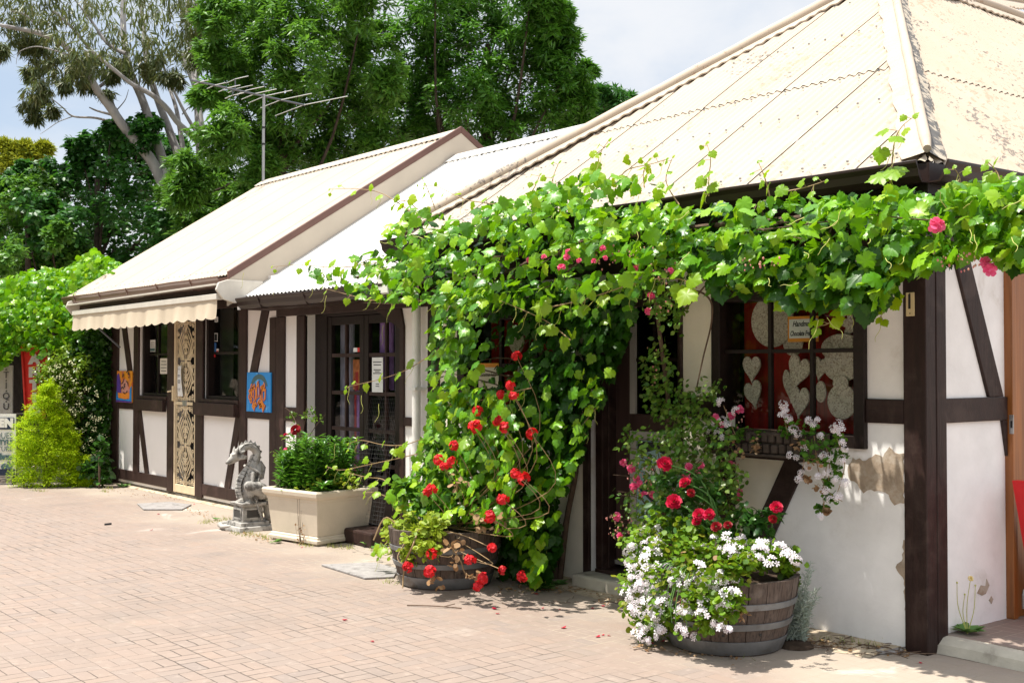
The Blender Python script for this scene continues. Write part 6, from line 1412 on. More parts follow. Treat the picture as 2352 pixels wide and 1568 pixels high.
# ---- window box
WB = empty('window_box', (-.9, -.15, 1.0), 'dark bark-clad window box under the red window', 'window box')
bx = MB().box(-1.26, -.48, -.235, -.045, 1.032, 1.165)
for r_ in range(2):
    for i in range(14):
        x = -1.25 + i * .055 + (.0 if r_ else .02); bx.box(x, x + .046 - .008 * rng.random(), -.262 - .012 * rng.random(), -.235, 1.045 + r_ * .062, 1.095 + r_ * .062 + .006 * rng.random())
for y0, z0 in [(-.258, 1.032), (-.258, 1.158)]: bx.box(-1.265, -.475, y0 - .006, -.235, z0 - .012, z0 + .008)
bx.build('basket', M['bark_dark'], WB, bevel=.008); MB().box(-1.24, -.5, -.22, -.06, 1.16, 1.172).build('soil', M['soil'], WB)
MB().box(-1.2, -1.16, -.22, -.03, 1.0, 1.032).box(-.62, -.58, -.22, -.03, 1.0, 1.032).build('bracket', M['frame'], WB)
TG = empty('trailing_geranium', (-.85, -.15, 1.17), 'sparse white trailing geranium hanging from the window box', 'geranium')
bush([(1665, 985, 26, -.28), (1700, 1000, 24, -.28), (1740, 1005, 18, -.25), (1850, 985, 30, -.30), (1880, 1010, 30, -.32), (1920, 1010, 28, -.28), (1860, 1035, 24, -.34), (1895, 1060, 22, -.32), (1925, 1080, 16, -.28), (1900, 1110, 14, -.28), (1905, 1140, 12, -.27), (1885, 1165, 12, -.26), (1800, 985, 18, -.28), (1935, 1045, 18, -.28)], ROUND, .018, .034, M['ger_leaf'], 'foliage', TG, 11, 4, droop=.3)
bush([(1690, 1025, 26, -.30), (1740, 1020, 20, -.30), (1840, 1020, 24, -.33), (1870, 1060, 22, -.34), (1885, 1120, 14, -.29), (1900, 1170, 10, -.27), (1855, 1100, 10, -.3)], ROUND, .016, .03, M['dry_leaf'], 'withered_leaves', TG, 7, 4, droop=.4)
ts = MB()
for pts in [[(1890, 1000), (1905, 1060), (1900, 1120), (1885, 1190)], [(1870, 1000), (1880, 1080), (1905, 1130), (1935, 1150)], [(1850, 1010), (1845, 1070), (1830, 1105)], [(1920, 1000), (1940, 1060), (1930, 1110), (1915, 1150)], [(1680, 1000), (1650, 985), (1620, 970)], [(1690, 1000), (1670, 950), (1662, 930)], [(1810, 1000), (1800, 950), (1797, 935)], [(1900, 1060), (1890, 1130), (1895, 1175)]]:
    ts = MB(); ts.tube(path([onY(a, b_, -.28) for a, b_ in pts], 14), [.003, .0018], 5); ts.build('stem', M['vine_stem'], TG)
for a, b_ in [(1655, 922), (1690, 942), (1660, 965), (1640, 970), (1625, 985), (1648, 990), (1660, 1005), (1672, 975), (1800, 930), (1805, 945), (1812, 960), (1797, 955), (1822, 985), (1832, 995), (1858, 965), (1868, 975), (1880, 965), (1925, 975), (1935, 990), (1915, 985), (1884, 1000), (1935, 1015), (1940, 1030), (1850, 1025), (1815, 1045), (1830, 1050), (1905, 1050), (1890, 1045), (1935, 1055), (1840, 1085), (1855, 1070), (1900, 1085), (1920, 1100), (1880, 1095), (1895, 1125), (1905, 1145), (1940, 1110), (1925, 1140), (1885, 1185), (1835, 1100)]:
    put(WHITE[rng.integers(5)], 'flower_cluster', TG, onY(a, b_, -.32), rax(), .45 + .2 * rng.random())

# ---- lilies and a rose in the trough
LY = empty('lily_clump', (-5.75, -.42, .45), 'bushy clump of leafy lily stems in the cream trough', 'lily')
lp, ln, lt, ls = [], [], [], []; sm_ = MB()
for i in range(74):
    u, v = rng.uniform(-.30, .27), rng.uniform(-.25, .25)
    if i < 8: u = -.30 + .08 * i; v = -.22 + .05 * rng.random()
    bp = np.array(Mt @ Vector((u, v, .44))); h = rng.uniform(.20, .44) + (.10 if .0 < u < .2 else 0) - (.12 if u > .2 else 0); lean = rng.normal(0, .06, 2) + np.array([u * .22, v * .15])
    tp = bp + np.array([lean[0], lean[1], h]); sm_.tube([bp, (bp + tp) / 2, tp], [.005, .003], 5); k = int(14 + h * 90)
    for j in range(k):
        t = .08 + .92 * j / k; a = j * 2.4; d_ = np.array([math.cos(a), math.sin(a), .45 + .5 * t]); lp.append(bp + (tp - bp) * t); lt.append(d_); ln.append(np.array([0, 0, 1.]) - d_ * .3 + rng.normal(0, .2, 3)); ls.append((.100 - .03 * t) * (.8 + .4 * rng.random()))
sm_.build('stem', M['weed'], LY); V, F = leaves(np.array(lp), np.array(ln), np.array(lt), np.array(ls), (OVAL[0] * np.array([.50, 1, 1]), OVAL[1])); fast('foliage', V, F, M['lily'], LY)
bush([(760, 1110, 30, -.45), (785, 1110, 26, -.4), (805, 1100, 22, -.35), (730, 1120, 26, -.6), (690, 1120, 20, -.66), (770, 1080, 26, -.35)], ROUND, .02, .045, M['lime_leaf'], 'low_leaves', LY, 12, 4)
TRs = empty('dark_rose_stem', (-5.85, -.30, .45), 'spindly rose with one dark red bloom standing behind the lilies', 'rose')
bush([(685, 985, 16, -.25), (660, 1000, 14, -.28), (700, 950, 10, -.25), (730, 960, 12, -.22), (670, 955, 10, -.25), (690, 1040, 26, -.28), (665, 1055, 24, -.3), (710, 1010, 18, -.25), (640, 1040, 14, -.3), (715, 940, 10, -.22)], OVAL, .022, .045, M['small_leaf'], 'foliage', TRs, 7, 4)
b = MB()
for pts in [[(690, 1110), (685, 1030), (700, 970), (705, 920)], [(700, 1110), (690, 1000), (670, 950), (655, 935)], [(690, 1040), (720, 985), (748, 950)], [(680, 1100), (665, 1060), (645, 1030)]]: b.tube(path([onY(p[0], p[1], -.27) for p in pts], 12), [.004, .002], 5)
b.build('stem', M['wood_stem'], TRs)
put(ROSE_D, 'rose_bloom', TRs, onY(678, 985, -.32), (.5, -.7, .4), .95); put(ROSE_R[0], 'rose_bud', TRs, onY(656, 997, -.3), (0, -.3, 1), .4); put(PINKS[0], 'rose_bud', TRs, onY(660, 1033, -.3), (0, -.3, 1), 1.5)
# netting behind the trough
b = MB(); o_ = np.array([-5.42, .03, .15])
for i in range(17): b.tube([o_ + np.array([-.30 + i * .036 + .01 * math.sin(i), -.16 + .01 * math.sin(i * 2), .0]), o_ + np.array([-.24 + i * .030, .05, 1.12])], .0007, 3, cap=False)
for j in range(30): z = j * .038; b.tube([o_ + np.array([-.30 + .06 * z / 1.12, -.16 + .19 * z, z]), o_ + np.array([.276 - .04 * z / 1.12, -.16 + .19 * z, z + .01])], .0007, 3, cap=False)
tag(b.build('wire_netting', M['net_wire']), 'loose sheet of thin wire netting leaning on the french doors', 'netting')

# ---- silvery plant beside the nearer barrel
LV = empty('lavender_plant', tuple(onZ(1835, 1478, 0)), 'spiky grey-green lavender on the ground right of the nearer barrel', 'lavender')
b = MB(); lp, ln, lt, ls = [], [], [], []; base = onZ(1828, 1478, 0)
for i in range(40):
    tx, ty = [(1862, 1298), (1845, 1350), (1830, 1360), (1815, 1400), (1855, 1380), (1805, 1420), (1870, 1360), (1840, 1400)][i % 8]; tip = onY(tx + rng.normal(0, 6), ty + rng.normal(0, 12), base[1] + rng.normal(0, .04)); bp = base + np.array([rng.normal(0, .03), rng.normal(0, .03), .02]); Pp = path([bp, (bp + tip) / 2 + rng.normal(0, .015, 3), tip], 16); b.tube(Pp, [.003, .0015], 4, cap=False)
    for j in range(2, 16):
        for s_ in range(4):
            a = rng.random() * 6.3; lp.append(Pp[j]); lt.append([math.cos(a), math.sin(a), .7]); ln.append([rng.normal(), rng.normal(), 1]); ls.append(.030 + .022 * rng.random() * (1 - j / 20))
b.build('stem', M['grey_leaf'], LV); V, F = leaves(np.array(lp), np.array(ln), np.array(lt), np.array(ls), (LANCE[0] * np.array([.5, 1, 1]), LANCE[1])); fast('foliage', V, F, M['grey_leaf'], LV)
MB().lathe([(.10, 0), (.085, .02), (.03, .03), (.001, .032)], 20, tuple(onZ(1828, 1483, .002))).build('soil_mound', M['soil'], LV)

# ---- weeds, grass and litter
def weed(name, q, R, n, s0, s1, label, mat='weed', stalks=(), up_=.5, flower=None, parentcat='weed'):
    q = np.array(q, float); e = empty(name, tuple(q), label, parentcat); a = rng.random(n) * 6.28; d_ = np.stack([np.cos(a), np.sin(a), up_ * (.3 + 1.2 * rng.random(n))], 1)
    P = q + np.stack([np.cos(a), np.sin(a), 0 * a], 1) * (R * .25 * rng.random((n, 1))) + np.array([0, 0, .008]); S_ = s0 + (s1 - s0) * rng.random(n)
    tpl = (OVAL[0] * np.array([.75, 1, 1]), OVAL[1]); V, F = leaves(P, np.stack([-np.cos(a) * .4, -np.sin(a) * .4, np.ones(n)], 1) + rng.normal(0, .15, (n, 3)), d_, S_, tpl); fast('leaves', V, F, M[mat], e)
    if stalks:
        for (dx, dy, h, cx_) in stalks:
            b = MB(); b.tube(path([q, q + np.array([dx * .4 + cx_, dy * .4, h * .5]), q + np.array([dx, dy, h])], 12), [.0028, .0016], 5); b.ball(q + np.array([dx, dy, h]), .006, n=6, m=5); b.build('stalk', M['tendril'], e)
        if flower is not None:
            dx, dy, h, _ = stalks[flower]; d2 = unit(9); d2[:, 2] = np.abs(d2[:, 2]); V, F = petals_mesh('f', d2 * .004, d2, .013, 6, .2, PET, None); o = fast('yellow_flower', V + (q + np.array([dx, dy, h])), F, M['fl_yellow'], e)
    return e
wq = onX(2222, 1452, .17); wq[2] = .085
weed('dandelion', wq, .1, 34, .05, .10, 'dandelion with one yellow flower and bare stalks at the foot of the side wall', stalks=[(.01, .02, .30, -.01), (.0, -.10, .29, -.03), (.02, .05, .26, .02), (.01, -.04, .22, -.02)], flower=0, up_=.45)
weed('weed', onZ(1250, 1352, 0), .12, 60, .04, .09, 'sprawling toothed weed in the shade right of the geranium barrel', up_=.8, stalks=[(.02, .0, .34, .02), (.06, .0, .12, .0)])
weed('weed', onZ(1222, 1345, 0), .1, 30, .04, .07, 'smaller toothed weed under the hanging geranium flower', up_=.9)
weed('weed', onZ(1285, 1343, 0), .08, 26, .04, .08, 'weed against the cream plaster left of the brown door', up_=.9)
weed('weed', onZ(590, 1212, 0), .08, 34, .06, .13, 'leafy weed between the dragon pedestal and the trough', up_=1.3)
weed('weed', onZ(632, 1246, 0), .05, 10, .05, .09, 'single leafy weed in front of the trough', up_=2.2)
weed('weed', onZ(852, 1255, 0), .05, 12, .06, .11, 'tall leafy weed at the right foot of the trough', up_=2.4, stalks=[(0, 0, .12, 0)])
weed('weed', onZ(872, 1262, 0), .05, 12, .05, .10, 'second leafy weed by the timber sleeper', up_=2.2)
weed('weed', onZ(497, 1193, 0), .05, 14, .03, .05, 'tiny green weed on the paving left of the dragon', up_=1.6)
weed('weed', onZ(283, 1118, 0), .08, 22, .05, .10, 'weed at the far corner post of the awning shop', up_=1.6)
e = empty('red_stemmed_weed', tuple(onZ(690, 1250, 0)), 'thin reddish weed stalks in front of the trough', 'weed'); b = MB(); q = onZ(690, 1250, 0)
for dx, h in [(0.0, .45), (-.04, .40), (.03, .30), (.06, .20), (-.07, .16), (-.02, .25)]: b = MB(); b.tube(path([q, q + np.array([dx * .6, -.01, h * .5]), q + np.array([dx - .02, 0, h])], 10), [.0025, .0012], 4); b.build('stalk', M['wood_stem'], e)
P = q + np.stack([rng.normal(0, .04, 50), rng.normal(0, .02, 50), rng.uniform(.02, .28, 50) ** 1.3], 1); V, F = leaves(P, unit(50), unit(50), .012 + .014 * rng.random(50), OVAL); fast('leaves', V, F, M['dry_leaf'], e)
def tufts(spots, mat, nm, n=26, h=.05, r=.06):
    P, T = [], []
    for a, b_ in spots:
        c = onZ(a, b_, 0)
        for _ in range(n): P.append(c + np.array([rng.normal(0, r), rng.normal(0, r * .5), 0])); T.append([rng.normal(0, .5), rng.normal(0, .5), 1])
    n_ = len(P); V, F = leaves(np.array(P), unit(n_), np.array(T), h * (.4 + .8 * rng.random(n_)), NEEDLE); o = fast(nm, V, F, M[mat]); o['kind'] = 'stuff'; return o
tufts([(505, 1197), (520, 1192), (480, 1197), (545, 1225), (560, 1228), (600, 1232), (470, 1200), (780, 1255), (800, 1258), (765, 1256), (880, 1268), (865, 1264), (700, 1252), (95, 1128), (80, 1125), (250, 1122), (240, 1128), (960, 1345), (1090, 1350), (1680, 1500), (1895, 1475), (1960, 1480), (2000, 1485), (2055, 1480), (575, 1225), (610, 1236), (1530, 1330), (1500, 1395), (895, 1335), (1265, 1352)], 'grass', 'dry_grass_tufts', 34)
# leaf litter and twigs along the wall foot
b = MB()
for i in range(42):
    a = rng.uniform(1830, 2090); c = onZ(a, 1470 + (a - 1830) * .10 + rng.normal(0, 7), .012); d_ = rng.normal(0, 1, 2); d_ /= np.linalg.norm(d_); L = .04 + .18 * rng.random(); b.tube(path([c, c + np.array([d_[0] * L * .5, d_[1] * L * .4, .012 * rng.random()]), c + np.array([d_[0] * L, d_[1] * L * .8, .008])], 7), .0022, 4)
for i in range(14):
    a = rng.uniform(1150, 1400); c = onZ(a, 1372 + rng.normal(0, 10), .006); d_ = rng.normal(0, 1, 2); L = .05 + .1 * rng.random(); b.tube([c, c + np.array([d_[0] * L * .6, d_[1] * L * .4, .003])], .002, 4)
o = b.build('twig_litter', M['wood_stem']); o['kind'] = 'stuff'
lp = []
for (a0, a1, y0, dy, n) in [(1850, 2090, 1470, .10, 170), (1140, 1360, 1348, .02, 120), (240, 420, 1122, .12, 70), (560, 620, 1225, .2, 60), (1370, 1500, 1372, .1, 90), (1440, 1700, 1480, .12, 60), (430, 500, 1170, .25, 50)]:
    for _ in range(n): a = rng.uniform(a0, a1); lp.append(onZ(a, y0 + (a - a0) * dy + rng.normal(0, 5), .012))
n_ = len(lp); V, F = leaves(np.array(lp), np.stack([rng.normal(0, .3, n_), rng.normal(0, .3, n_), np.ones(n_)], 1), unit(n_), .012 + .02 * rng.random(n_), OVAL); o = fast('leaf_litter', V, F, M['dry_leaf']); o['kind'] = 'stuff'
pe = MB(); V, F = leaves(np.array([[0, 0, .006]]), np.array([[.1, .2, 1.]]), np.array([[1., .1, .25]]), np.array([.034]), (np.array([(0, 0, 0), (.42, .28, .12), (.55, .68, .14), (.28, 1.0, .02), (-.28, 1.0, .04), (-.55, .68, .18), (-.42, .28, .12), (0, .5, -.06)]), np.array([(7, k, (k + 1) % 7) for k in range(7)])))
o = fast('rose_petal', V, F, M['fl_rose']); pme = o.data; bpy.data.objects.remove(o)
for a, b_ in [(850, 1472), (787, 1424), (1140, 1409), (1138, 1396), (1281, 1398), (1365, 1396), (1248, 1396), (1298, 1442), (1380, 1390), (1388, 1458), (1398, 1459), (1378, 1462), (858, 1320), (930, 1319), (548, 1172), (448, 1157), (700, 1226), (695, 1256), (1500, 1475), (1525, 1474), (2115, 1520), (360, 1180), (346, 1217), (1230, 1362)]:
    o = bpy.data.objects.new('rose_petal', pme); COL.objects.link(o); o.location = tuple(onZ(a, b_, .002)); s_ = .5 + .5 * rng.random(); o.scale = (s_,) * 3; o.rotation_euler = (0, 0, rng.random() * 6)
    tag(o, 'single red petal fallen on the paving', 'petal', 'fallen red petals')
b = MB().tube(path([onZ(935, 1388, .006), onZ(1000, 1390, .012), onZ(1060, 1395, .006)], 10), .004, 5).tube([onZ(1020, 1391, .01), onZ(1045, 1385, .02)], .003, 4); tag(b.build('fallen_twig', M['wood_stem']), 'thin dry twig lying on the paving in front of the geranium barrel', 'twig')
b = MB().tube([onZ(240, 1203, .008), onZ(256, 1201, .012)], .010, 6); tag(b.build('dark_leaf_curl', M['black']), 'small dark curled leaf lying on the open paving', 'leaf')

# ================================================================== left side planting
def dbush(spec, dep0, tpl, smin, smax, mat, name, parent, nsub, nleaf, **kw):
    C, R = [], []
    for s in spec:
        a, b_, r = s[:3]; dep = dep0 + (s[3] if len(s) > 3 else 0); C.append(atD(a, b_, dep)); R.append(r * dep / (FPX * PS))
    P, N, T = clumps(C, R, nsub, nleaf, **kw); ok = P[:, 2] > .01; P, N, T = P[ok], N[ok], T[ok]
    V, F = leaves(P, N, T, smin + (smax - smin) * rng.random(len(P)), tpl); return fast(name, V, F, mat, parent)
def base_of(px, dep): p = atD(px, 841, dep); return (p[0], p[1], 0)

GC = empty('golden_conifer', base_of(110, 15.4), 'bright yellow-green conifer bush beside the sandwich board', 'conifer')
spec = [(x, y, r) for x, y, r in [(70, 1090, 32), (110, 1095, 34), (150, 1098, 32), (60, 1060, 32), (95, 1060, 36), (135, 1065, 36), (65, 1025, 32), (100, 1025, 36), (130, 1030, 32), (75, 990, 30), (105, 985, 32), (130, 995, 26), (85, 955, 26), (110, 950, 28), (95, 920, 20), (115, 915, 20), (112, 890, 14), (180, 1085, 16), (198, 1108, 16), (205, 1098, 10), (165, 1112, 18), (160, 1045, 26), (150, 1005, 24), (180, 1065, 22), (138, 965, 20), (60, 1100, 26), (195, 1090, 16), (165, 1020, 14)]]
C = [atD(a, b_, 15.35) for a, b_, r in spec]; R = [r * 1.38 * 15.35 / (FPX * PS) for a, b_, r in spec]
P, N, T = clumps(C, R, 46, 40, sub=.26, droop=-.3, out_=.8, jit=.4, upn=1.0); ok = P[:, 2] > .01
V, F = leaves(P[ok], N[ok], T[ok], .024 + .026 * rng.random(ok.sum()), (LANCE[0] * np.array([.75, 1, 1]), LANCE[1])); fast('foliage', V, F, M['gold'], GC)
p = base_of(110, 15.4); MB().tube([p, (p[0], p[1], .5), (p[0], p[1], 1.1)], [.05, .02], 8).build('trunk', M['wood_stem'], GC)
FS = empty('flowering_shrub', base_of(190, 15.9), 'dark shrub dotted with cream flower clusters between the golden conifer and the awning shop', 'shrub')
sp = [(120, 860, 34), (150, 830, 34), (180, 850, 38), (215, 880, 38), (160, 890, 38), (200, 930, 42), (150, 940, 34), (235, 940, 30), (190, 985, 42), (230, 1000, 34), (160, 1000, 34), (205, 1040, 40), (240, 1050, 26), (180, 1060, 34), (225, 1085, 32), (240, 1100, 24), (130, 900, 30), (200, 800, 36), (235, 830, 28), (238, 780, 22), (235, 880, 26)]
dbush([q_ for q_ in sp if q_[0] < 185], 15.75, OVAL, .03, .06, M['shrub_lit'], 'foliage', FS, 34, 22); dbush([q_ for q_ in sp if q_[0] >= 180], 15.9, OVAL, .045, .09, M['shrub'], 'shade_side_foliage', FS, 30, 16)  # left leaves coloured as lit, right ones as in building shade
for a, b_ in [(118, 850), (130, 835), (125, 870), (140, 885), (110, 890), (135, 905), (115, 915), (130, 925), (150, 850), (160, 870), (128, 945), (150, 930), (175, 850), (180, 925), (190, 940), (172, 950), (150, 965), (165, 985), (185, 985), (165, 1005), (180, 1015), (155, 1030), (180, 1040), (205, 955), (215, 985), (230, 960), (235, 1000), (170, 1065), (205, 1045), (225, 1030), (240, 1060), (200, 890), (228, 905), (220, 1075), (140, 860), (115, 870), (122, 930), (145, 910), (165, 895), (185, 905), (142, 960), (165, 940), (200, 975), (150, 1015), (195, 1025), (215, 1010), (190, 1060), (158, 1055), (170, 835), (205, 925), (225, 960), (180, 875), (215, 1045)]:
    c = atD(a + rng.normal(0, 3), b_ + rng.normal(0, 3), 15.4); P = c + unit(20) * (rng.random((20, 1)) ** .4) * .052
    V, F = leaves(P, rng.normal(0, .4, (20, 3)) + [0, -.6, .8], unit(20), .015 + .011 * rng.random(20), OVAL); fast('flower_cluster', V, F, M['fl_cream'], FS)
p = base_of(190, 15.9); MB().tube([p, (p[0], p[1], .6), (p[0] + .1, p[1], 1.5)], [.05, .02], 8).build('trunk', M['wood_stem'], FS)
IV = empty('broadleaf_shrub', base_of(230, 15.2), 'glossy broad-leaved shrub at the foot of the far corner post', 'shrub')
dbush([(220, 1075, 22), (235, 1050, 20), (245, 1085, 16), (225, 1100, 20), (205, 1085, 14), (240, 1020, 14), (188, 1075, 12)], 15.25, OVAL, .06, .11, M['shrub'], 'foliage', IV, 9, 5, droop=.1)
p = base_of(230, 15.2); MB().tube([p, (p[0], p[1], .4)], .015, 6).build('stem', M['wood_stem'], IV)
PV = empty('pergola_vine', base_of(150, 17.2), 'sunlit vine heaped over the pergola left of the awning shop', 'vine')
PVP = [(-120, 650), (0, 640), (60, 625), (110, 615), (150, 620), (190, 585), (215, 572), (240, 590), (265, 600), (300, 610), (330, 600), (345, 575), (350, 600), (260, 690), (250, 760), (225, 800), (180, 790), (140, 800), (100, 815), (50, 800), (20, 830), (0, 850), (-120, 850)]
px, py = scatter(PVP, 6500); dp = rng.uniform(15.9, 18.2, len(px)); top = py < 690; dp[top] += rng.uniform(0, 1.6, top.sum())
P = CAM + rays(px, py) * dp[:, None]; n_ = len(P)
V, F = leaves(P, np.stack([rng.normal(0, .65, n_), rng.normal(-.5, .5, n_), rng.normal(.55, .55, n_)], 1), np.stack([rng.normal(0, .7, n_), rng.normal(-.2, .5, n_), rng.normal(-.7, .5, n_)], 1), .045 + .06 * rng.random(n_), GRAPE); fast('foliage', V, F, M['vine'], PV)
px, py = scatter([(195, 700), (262, 690), (262, 900), (240, 1000), (215, 860)], 700); P = CAM + rays(px, py) * rng.uniform(15.9, 16.8, len(px))[:, None]; n_ = len(P)
V, F = leaves(P, np.stack([rng.normal(0, .4, n_), rng.normal(-.8, .3, n_), rng.normal(.4, .4, n_)], 1), np.stack([rng.normal(0, .5, n_), rng.normal(-.1, .3, n_), rng.normal(-.9, .3, n_)], 1), .06 + .05 * rng.random(n_), GRAPE); fast('hanging_foliage', V, F, M['shrub'], PV)
b = MB(); q = np.array(base_of(246, 17.0))
for k in range(7): b.tube(path([q + np.array([rng.normal(0, .06), rng.normal(0, .06), 0]), q + np.array([rng.normal(0, .15), rng.normal(0, .15), 1.2]), q + np.array([rng.normal(-.3, .5), rng.normal(0, .5), 2.3])], 12), [.022, .010], 6)
b.build('stem', M['wood_stem'], PV)

# ================================================================== trees behind the roofs
def tree(name, px, dep, label, spec, mat, tpl, smin, smax, nsub, nleaf, limbs, tr, catg='tree', barkm='bark_dark', group=None, **kw):
    b0 = np.array(base_of(px, dep)); e = empty(name, tuple(b0), label, catg, group)
    C = [atD(a, b_, dep + (s[3] if len(s) > 3 else rng.normal(0, .9))) for s in spec for a, b_ in [s[:2]]]; R = [s[2] * dep / (FPX * PS) for s in spec]
    P, N, T = clumps(C, R, nsub, nleaf, **kw); V, F = leaves(P, N, T, smin + (smax - smin) * rng.random(len(P)), tpl); fast('crown', V, F, M[mat], e)
    b = MB(); top = np.array(C).mean(0); tp = b0 * 1.; tp[2] = max(c[2] for c in C) * .85
    b.tube(path([b0, b0 * .6 + tp * .4 + [.15, 0, 0], tp], 14), [tr, tr * .3], 10)
    for c in C[::max(1, len(C) // limbs)]:
        t = .25 + .5 * rng.random(); s0 = b0 + (tp - b0) * t; b.tube(path([s0, (s0 + c) / 2 + [rng.normal(0, .2), rng.normal(0, .2), -.25], c], 9), [tr * .26, tr * .06], 6)
    b.build('trunk', M[barkm], e); return e
T2 = [(560, 60, 80), (660, 30, 80), (780, 60, 90), (850, 110, 70), (510, 130, 60), (600, 140, 70), (700, 140, 80), (800, 180, 80), (480, 215, 36), (560, 230, 70), (660, 240, 75), (760, 260, 80), (850, 240, 70), (510, 310, 60), (600, 330, 70), (690, 340, 75), (780, 340, 80), (440, 400, 55), (510, 400, 60), (590, 410, 65), (660, 400, 60), (420, 450, 40), (480, 470, 55), (540, 470, 50), (860, 330, 70), (720, -40, 90), (600, -40, 80), (840, -10, 70), (500, 40, 50), (410, 420, 40), (395, 440, 26), (880, 190, 60), (460, 520, 60), (560, 540, 60)]
tree('broad_tree', 640, 23.5, 'tall leafy green tree directly behind the roof aerial', T2, 'tree_a', LANCE, .12, .21, 30, 78, 10, .18, sub=.30, droop=.35, upn=.9)
T3 = [(960, 50, 80), (1050, 40, 85), (1150, 40, 90), (1240, 60, 75), (980, 130, 75), (1080, 140, 85), (1180, 140, 90), (1270, 130, 60), (1300, 165, 50), (960, 220, 75), (1060, 230, 85), (1160, 240, 90), (1260, 230, 75), (1330, 225, 42), (940, 300, 70), (1030, 310, 75), (1130, 320, 80), (1230, 310, 70), (1310, 290, 50), (1345, 160, 24), (1000, -40, 85), (1120, -50, 90), (1220, -30, 70), (1260, 20, 45), (1300, 80, 36), (1290, 40, 26)]
tree('tall_dark_tree', 1120, 25.0, 'tall dark green tree to the right of the aerial tree', T3, 'tree_b', LANCE, .12, .21, 30, 76, 10, .2, sub=.28, droop=.35, upn=.9)
tree('small_side_tree', 1400, 28.0, 'small dark tree top showing where the white roof meets the hip', [(1390, 255, 36), (1415, 225, 26), (1440, 228, 20), (1360, 270, 40), (1380, 210, 16), (1330, 320, 60), (1420, 270, 30)], 'tree_c', LANCE, .12, .20, 22, 40, 5, .12, sub=.34, droop=.2)
T4 = [(50, 470, 70), (30, 560, 80), (110, 430, 60), (110, 520, 80), (90, 600, 80), (160, 400, 60), (185, 350, 42), (200, 330, 30), (190, 470, 80), (180, 560, 80), (240, 370, 62), (260, 320, 40), (255, 300, 22), (300, 350, 60), (330, 310, 42), (340, 285, 22), (370, 350, 50), (280, 450, 85), (270, 550, 85), (360, 430, 70), (370, 520, 75), (400, 360, 40), (410, 330, 20), (20, 640, 70), (150, 640, 70), (270, 640, 70), (10, 440, 40), (430, 480, 50), (60, 400, 36), (400, 570, 55), (440, 550, 45), (370, 610, 55), (300, 620, 55), (430, 420, 40)]
tree('dark_hedge_tree', 220, 27.0, 'dense dark green tree below the pale gum limbs', T4, 'tree_c', OVAL, .09, .16, 28, 46, 9, .18, sub=.27, droop=.2, upn=.9)
tree('bright_side_tree', 60, 25.5, 'lighter green rounded tree at the left edge above the vine', [(40, 455, 50), (70, 430, 42), (20, 520, 55), (80, 500, 50), (50, 590, 60), (110, 560, 45), (110, 480, 32), (130, 610, 50), (0, 600, 60), (100, 425, 26), (170, 590, 40), (130, 540, 30)], 'tree_a', OVAL, .08, .14, 24, 34, 6, .14, sub=.28, droop=.2, upn=.9)
YC_ = empty('yellow_conifer', base_of(40, 34), 'yellow-tipped conifer at the far left skyline', 'conifer')
spec = [(20, 370, 30), (45, 385, 32), (70, 365, 26), (95, 352, 20), (110, 345, 12), (15, 405, 34), (60, 340, 16), (30, 345, 18), (80, 395, 26), (10, 335, 14), (100, 335, 8), (55, 335, 10)]
C = [atD(a, b_, 34) for a, b_, r in spec]; R = [r * 34 / (FPX * PS) for a, b_, r in spec]
P, N, T = clumps(C, R, 34, 30, sub=.2, droop=-.3, out_=.9, jit=.35); V, F = leaves(P, N, T, .13 + .1 * rng.random(len(P)), LANCE); fast('crown', V, F, M['gold_far'], YC_)
p = base_of(40, 34); MB().tube([p, (p[0], p[1], 6)], [.2, .08], 8).build('trunk', M['bark_dark'], YC_)

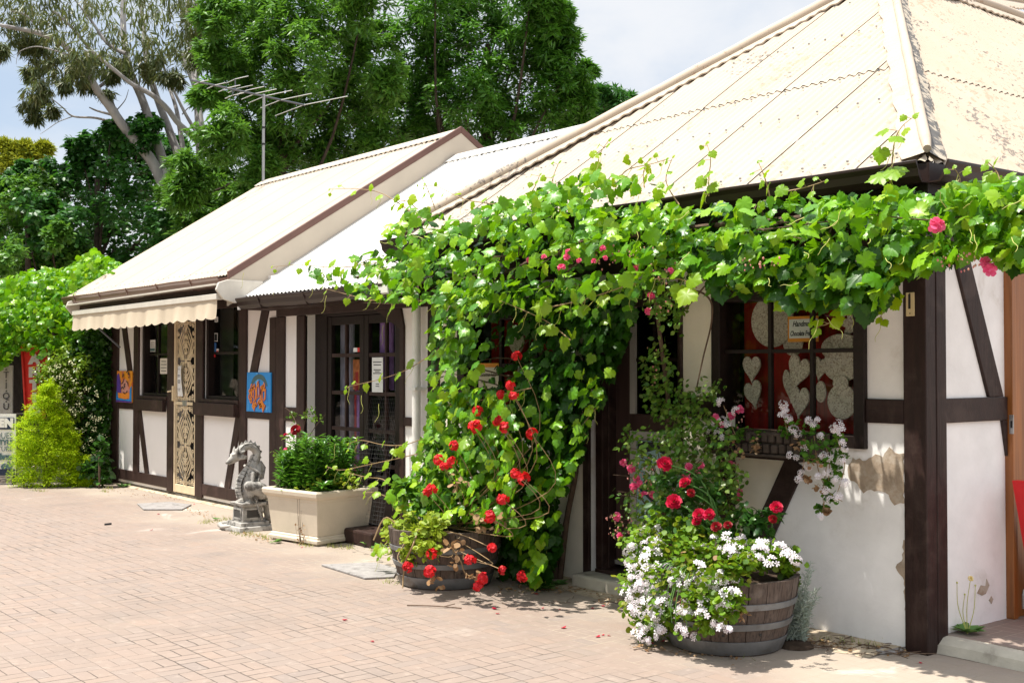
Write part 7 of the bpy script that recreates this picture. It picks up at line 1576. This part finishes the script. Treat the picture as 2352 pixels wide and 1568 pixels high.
# ---- the gum tree
GD = 25.6
GT = empty('gum_tree', base_of(425, GD), 'tall gum tree with smooth pale limbs and drooping grey-green leaves', 'gum tree')
def gp(pts, d0=0, d1=0): n = len(pts); return [atD(x / 2.438, y / 2.438, GD + d0 + (d1 - d0) * i / max(1, n - 1)) for i, (x, y) in enumerate(pts)]
b = MB(); b0 = np.array(base_of(425, GD))
b.tube(path([b0] + gp([(1040, 1500), (1010, 1340), (985, 1200), (960, 1110), (905, 1005)]), 30), [.20, .185, .17, .16, .15, .145] if False else [.20, .135], 12)
for pts, r0, r1, d1 in [([(905, 1010), (850, 900), (760, 790), (680, 690), (610, 590), (540, 500), (490, 400), (430, 320), (330, 230), (200, 180), (100, 160), (0, 140)], .125, .035, -1.2), ([(935, 1010), (905, 880), (850, 710), (790, 540), (740, 430), (705, 300), (690, 150), (690, -40), (680, -200)], .11, .05, .8), ([(1040, 1130), (1025, 940), (985, 830), (930, 680), (890, 580), (840, 430), (815, 300), (800, 100), (760, -100)], .11, .04, 1.5),
                         ([(680, 690), (640, 610), (560, 520), (500, 430), (410, 360)], .06, .05, -.4), ([(1290, 1020), (1105, 790), (1000, 690), (930, 600), (850, 530), (740, 470), (640, 390), (520, 290), (400, 150), (300, 60)], .075, .025, -1), ([(1200, 900), (1100, 740), (1040, 640), (990, 540), (930, 410), (900, 300)], .045, .02, 0), ([(1040, 950), (1010, 740), (985, 600), (950, 500), (910, 420), (880, 300)], .06, .02, 1),
                         ([(1130, 1000), (1112, 620), (1100, 480), (1080, 330), (1060, 150), (1050, -60)], .10, .06, 1.5), ([(1140, 760), (1110, 560), (1060, 420), (1020, 300)], .05, .02, .5), ([(660, 695), (540, 660), (410, 650), (350, 600), (290, 550)], .032, .008, -.5), ([(620, 640), (540, 618), (500, 600)], .03, .012, 0), ([(410, 650), (330, 680), (270, 720), (225, 750)], .012, .004, -.3), ([(640, 600), (620, 540), (590, 490)], .03, .01, 0), ([(650, 620), (700, 560), (720, 500)], .014, .005, 0), ([(540, 500), (640, 400), (560, 330), (440, 260)], .04, .012, .3), ([(430, 320), (300, 280), (200, 260), (110, 290), (90, 360)], .02, .004, 0), ([(940, 600), (900, 560), (870, 470)], .03, .01, 0), ([(1020, 640), (1060, 600), (1120, 590)], .015, .006, 0), ([(330, 230), (250, 200), (150, 90), (60, 60)], .03, .01, -.6), ([(700, 300), (600, 240), (500, 100), (420, 0)], .05, .015, 0)]:
    b.tube(path(gp(pts, 0, d1), 30), [r0, r1], 9)
b.build('trunk', M['bark'], GT, smooth=True)
gs = [(20, 20, 60), (90, 30, 70), (170, 40, 70), (250, 40, 75), (330, 50, 75), (400, 50, 70), (450, 60, 50), (40, 70, 44), (110, 95, 50), (180, 110, 56), (250, 120, 56), (310, 120, 56), (370, 130, 50), (420, 130, 46), (450, 140, 30), (80, 105, 34), (70, 165, 22), (100, 160, 36), (140, 150, 40), (180, 160, 36), (85, 205, 28), (70, 235, 26), (100, 225, 20), (75, 262, 18), (200, 185, 22), (215, 140, 30), (280, 150, 26), (340, 165, 24), (385, 170, 22), (-20, 30, 60), (100, -40, 80), (240, -40, 90), (380, -40, 80), (0, 110, 18), (60, 110, 26), (150, 195, 16), (260, 170, 16), (410, 180, 14), (245, 210, 12), (120, 250, 12), (440, 20, 60), (470, 90, 24)]
C = [atD(a, b_, GD + rng.normal(0, .9)) for a, b_, r in gs]; R = [r * GD / (FPX * PS) for a, b_, r in gs]
P, N, T = clumps(C, R, 18, 18, sub=.30, droop=1.5, out_=.35, jit=.35, upn=0.)
V, F = leaves(P, N, T, .15 + .13 * rng.random(len(P)), (LANCE[0] * np.array([.62, 1, 1]), LANCE[1])); fast('crown', V, F, M['gum'], GT)

# ---- trees across the courtyard, behind the photographer (seen only as reflections and shade on the glass)
def far_side():
    C, R = [], []
    for x in np.arange(-52, 6, 3.0):
        for k in range(5): C.append((x + rng.normal(0, .9), -24 + rng.normal(0, .8), 1.4 + k * 2.1 + rng.random())); R.append(2.0)
    for y in np.arange(-24, -2.5, 2.8):
        for k in range(5): C.append((-34 + rng.normal(0, .8), y + rng.normal(0, .7), 1.2 + k * 2.0 + rng.random())); R.append(1.9)
    P, N, T = clumps(C, R, 20, 14, sub=.34); V, F = leaves(P, N, T, .42 + .30 * rng.random(len(P)), OVAL); o = fast('hedge_row', V, F, M['tree_a']); o['kind'] = 'stuff'
far_side()
for o in list(SC.objects):
    if o.type == 'MESH' and o.parent is None and not o.get('label') and not o.get('kind'): print('UNLABELLED', o.name)
print('objects', len(SC.objects), 'tris', sum(len(o.data.polygons) for o in SC.objects if o.type == 'MESH'))
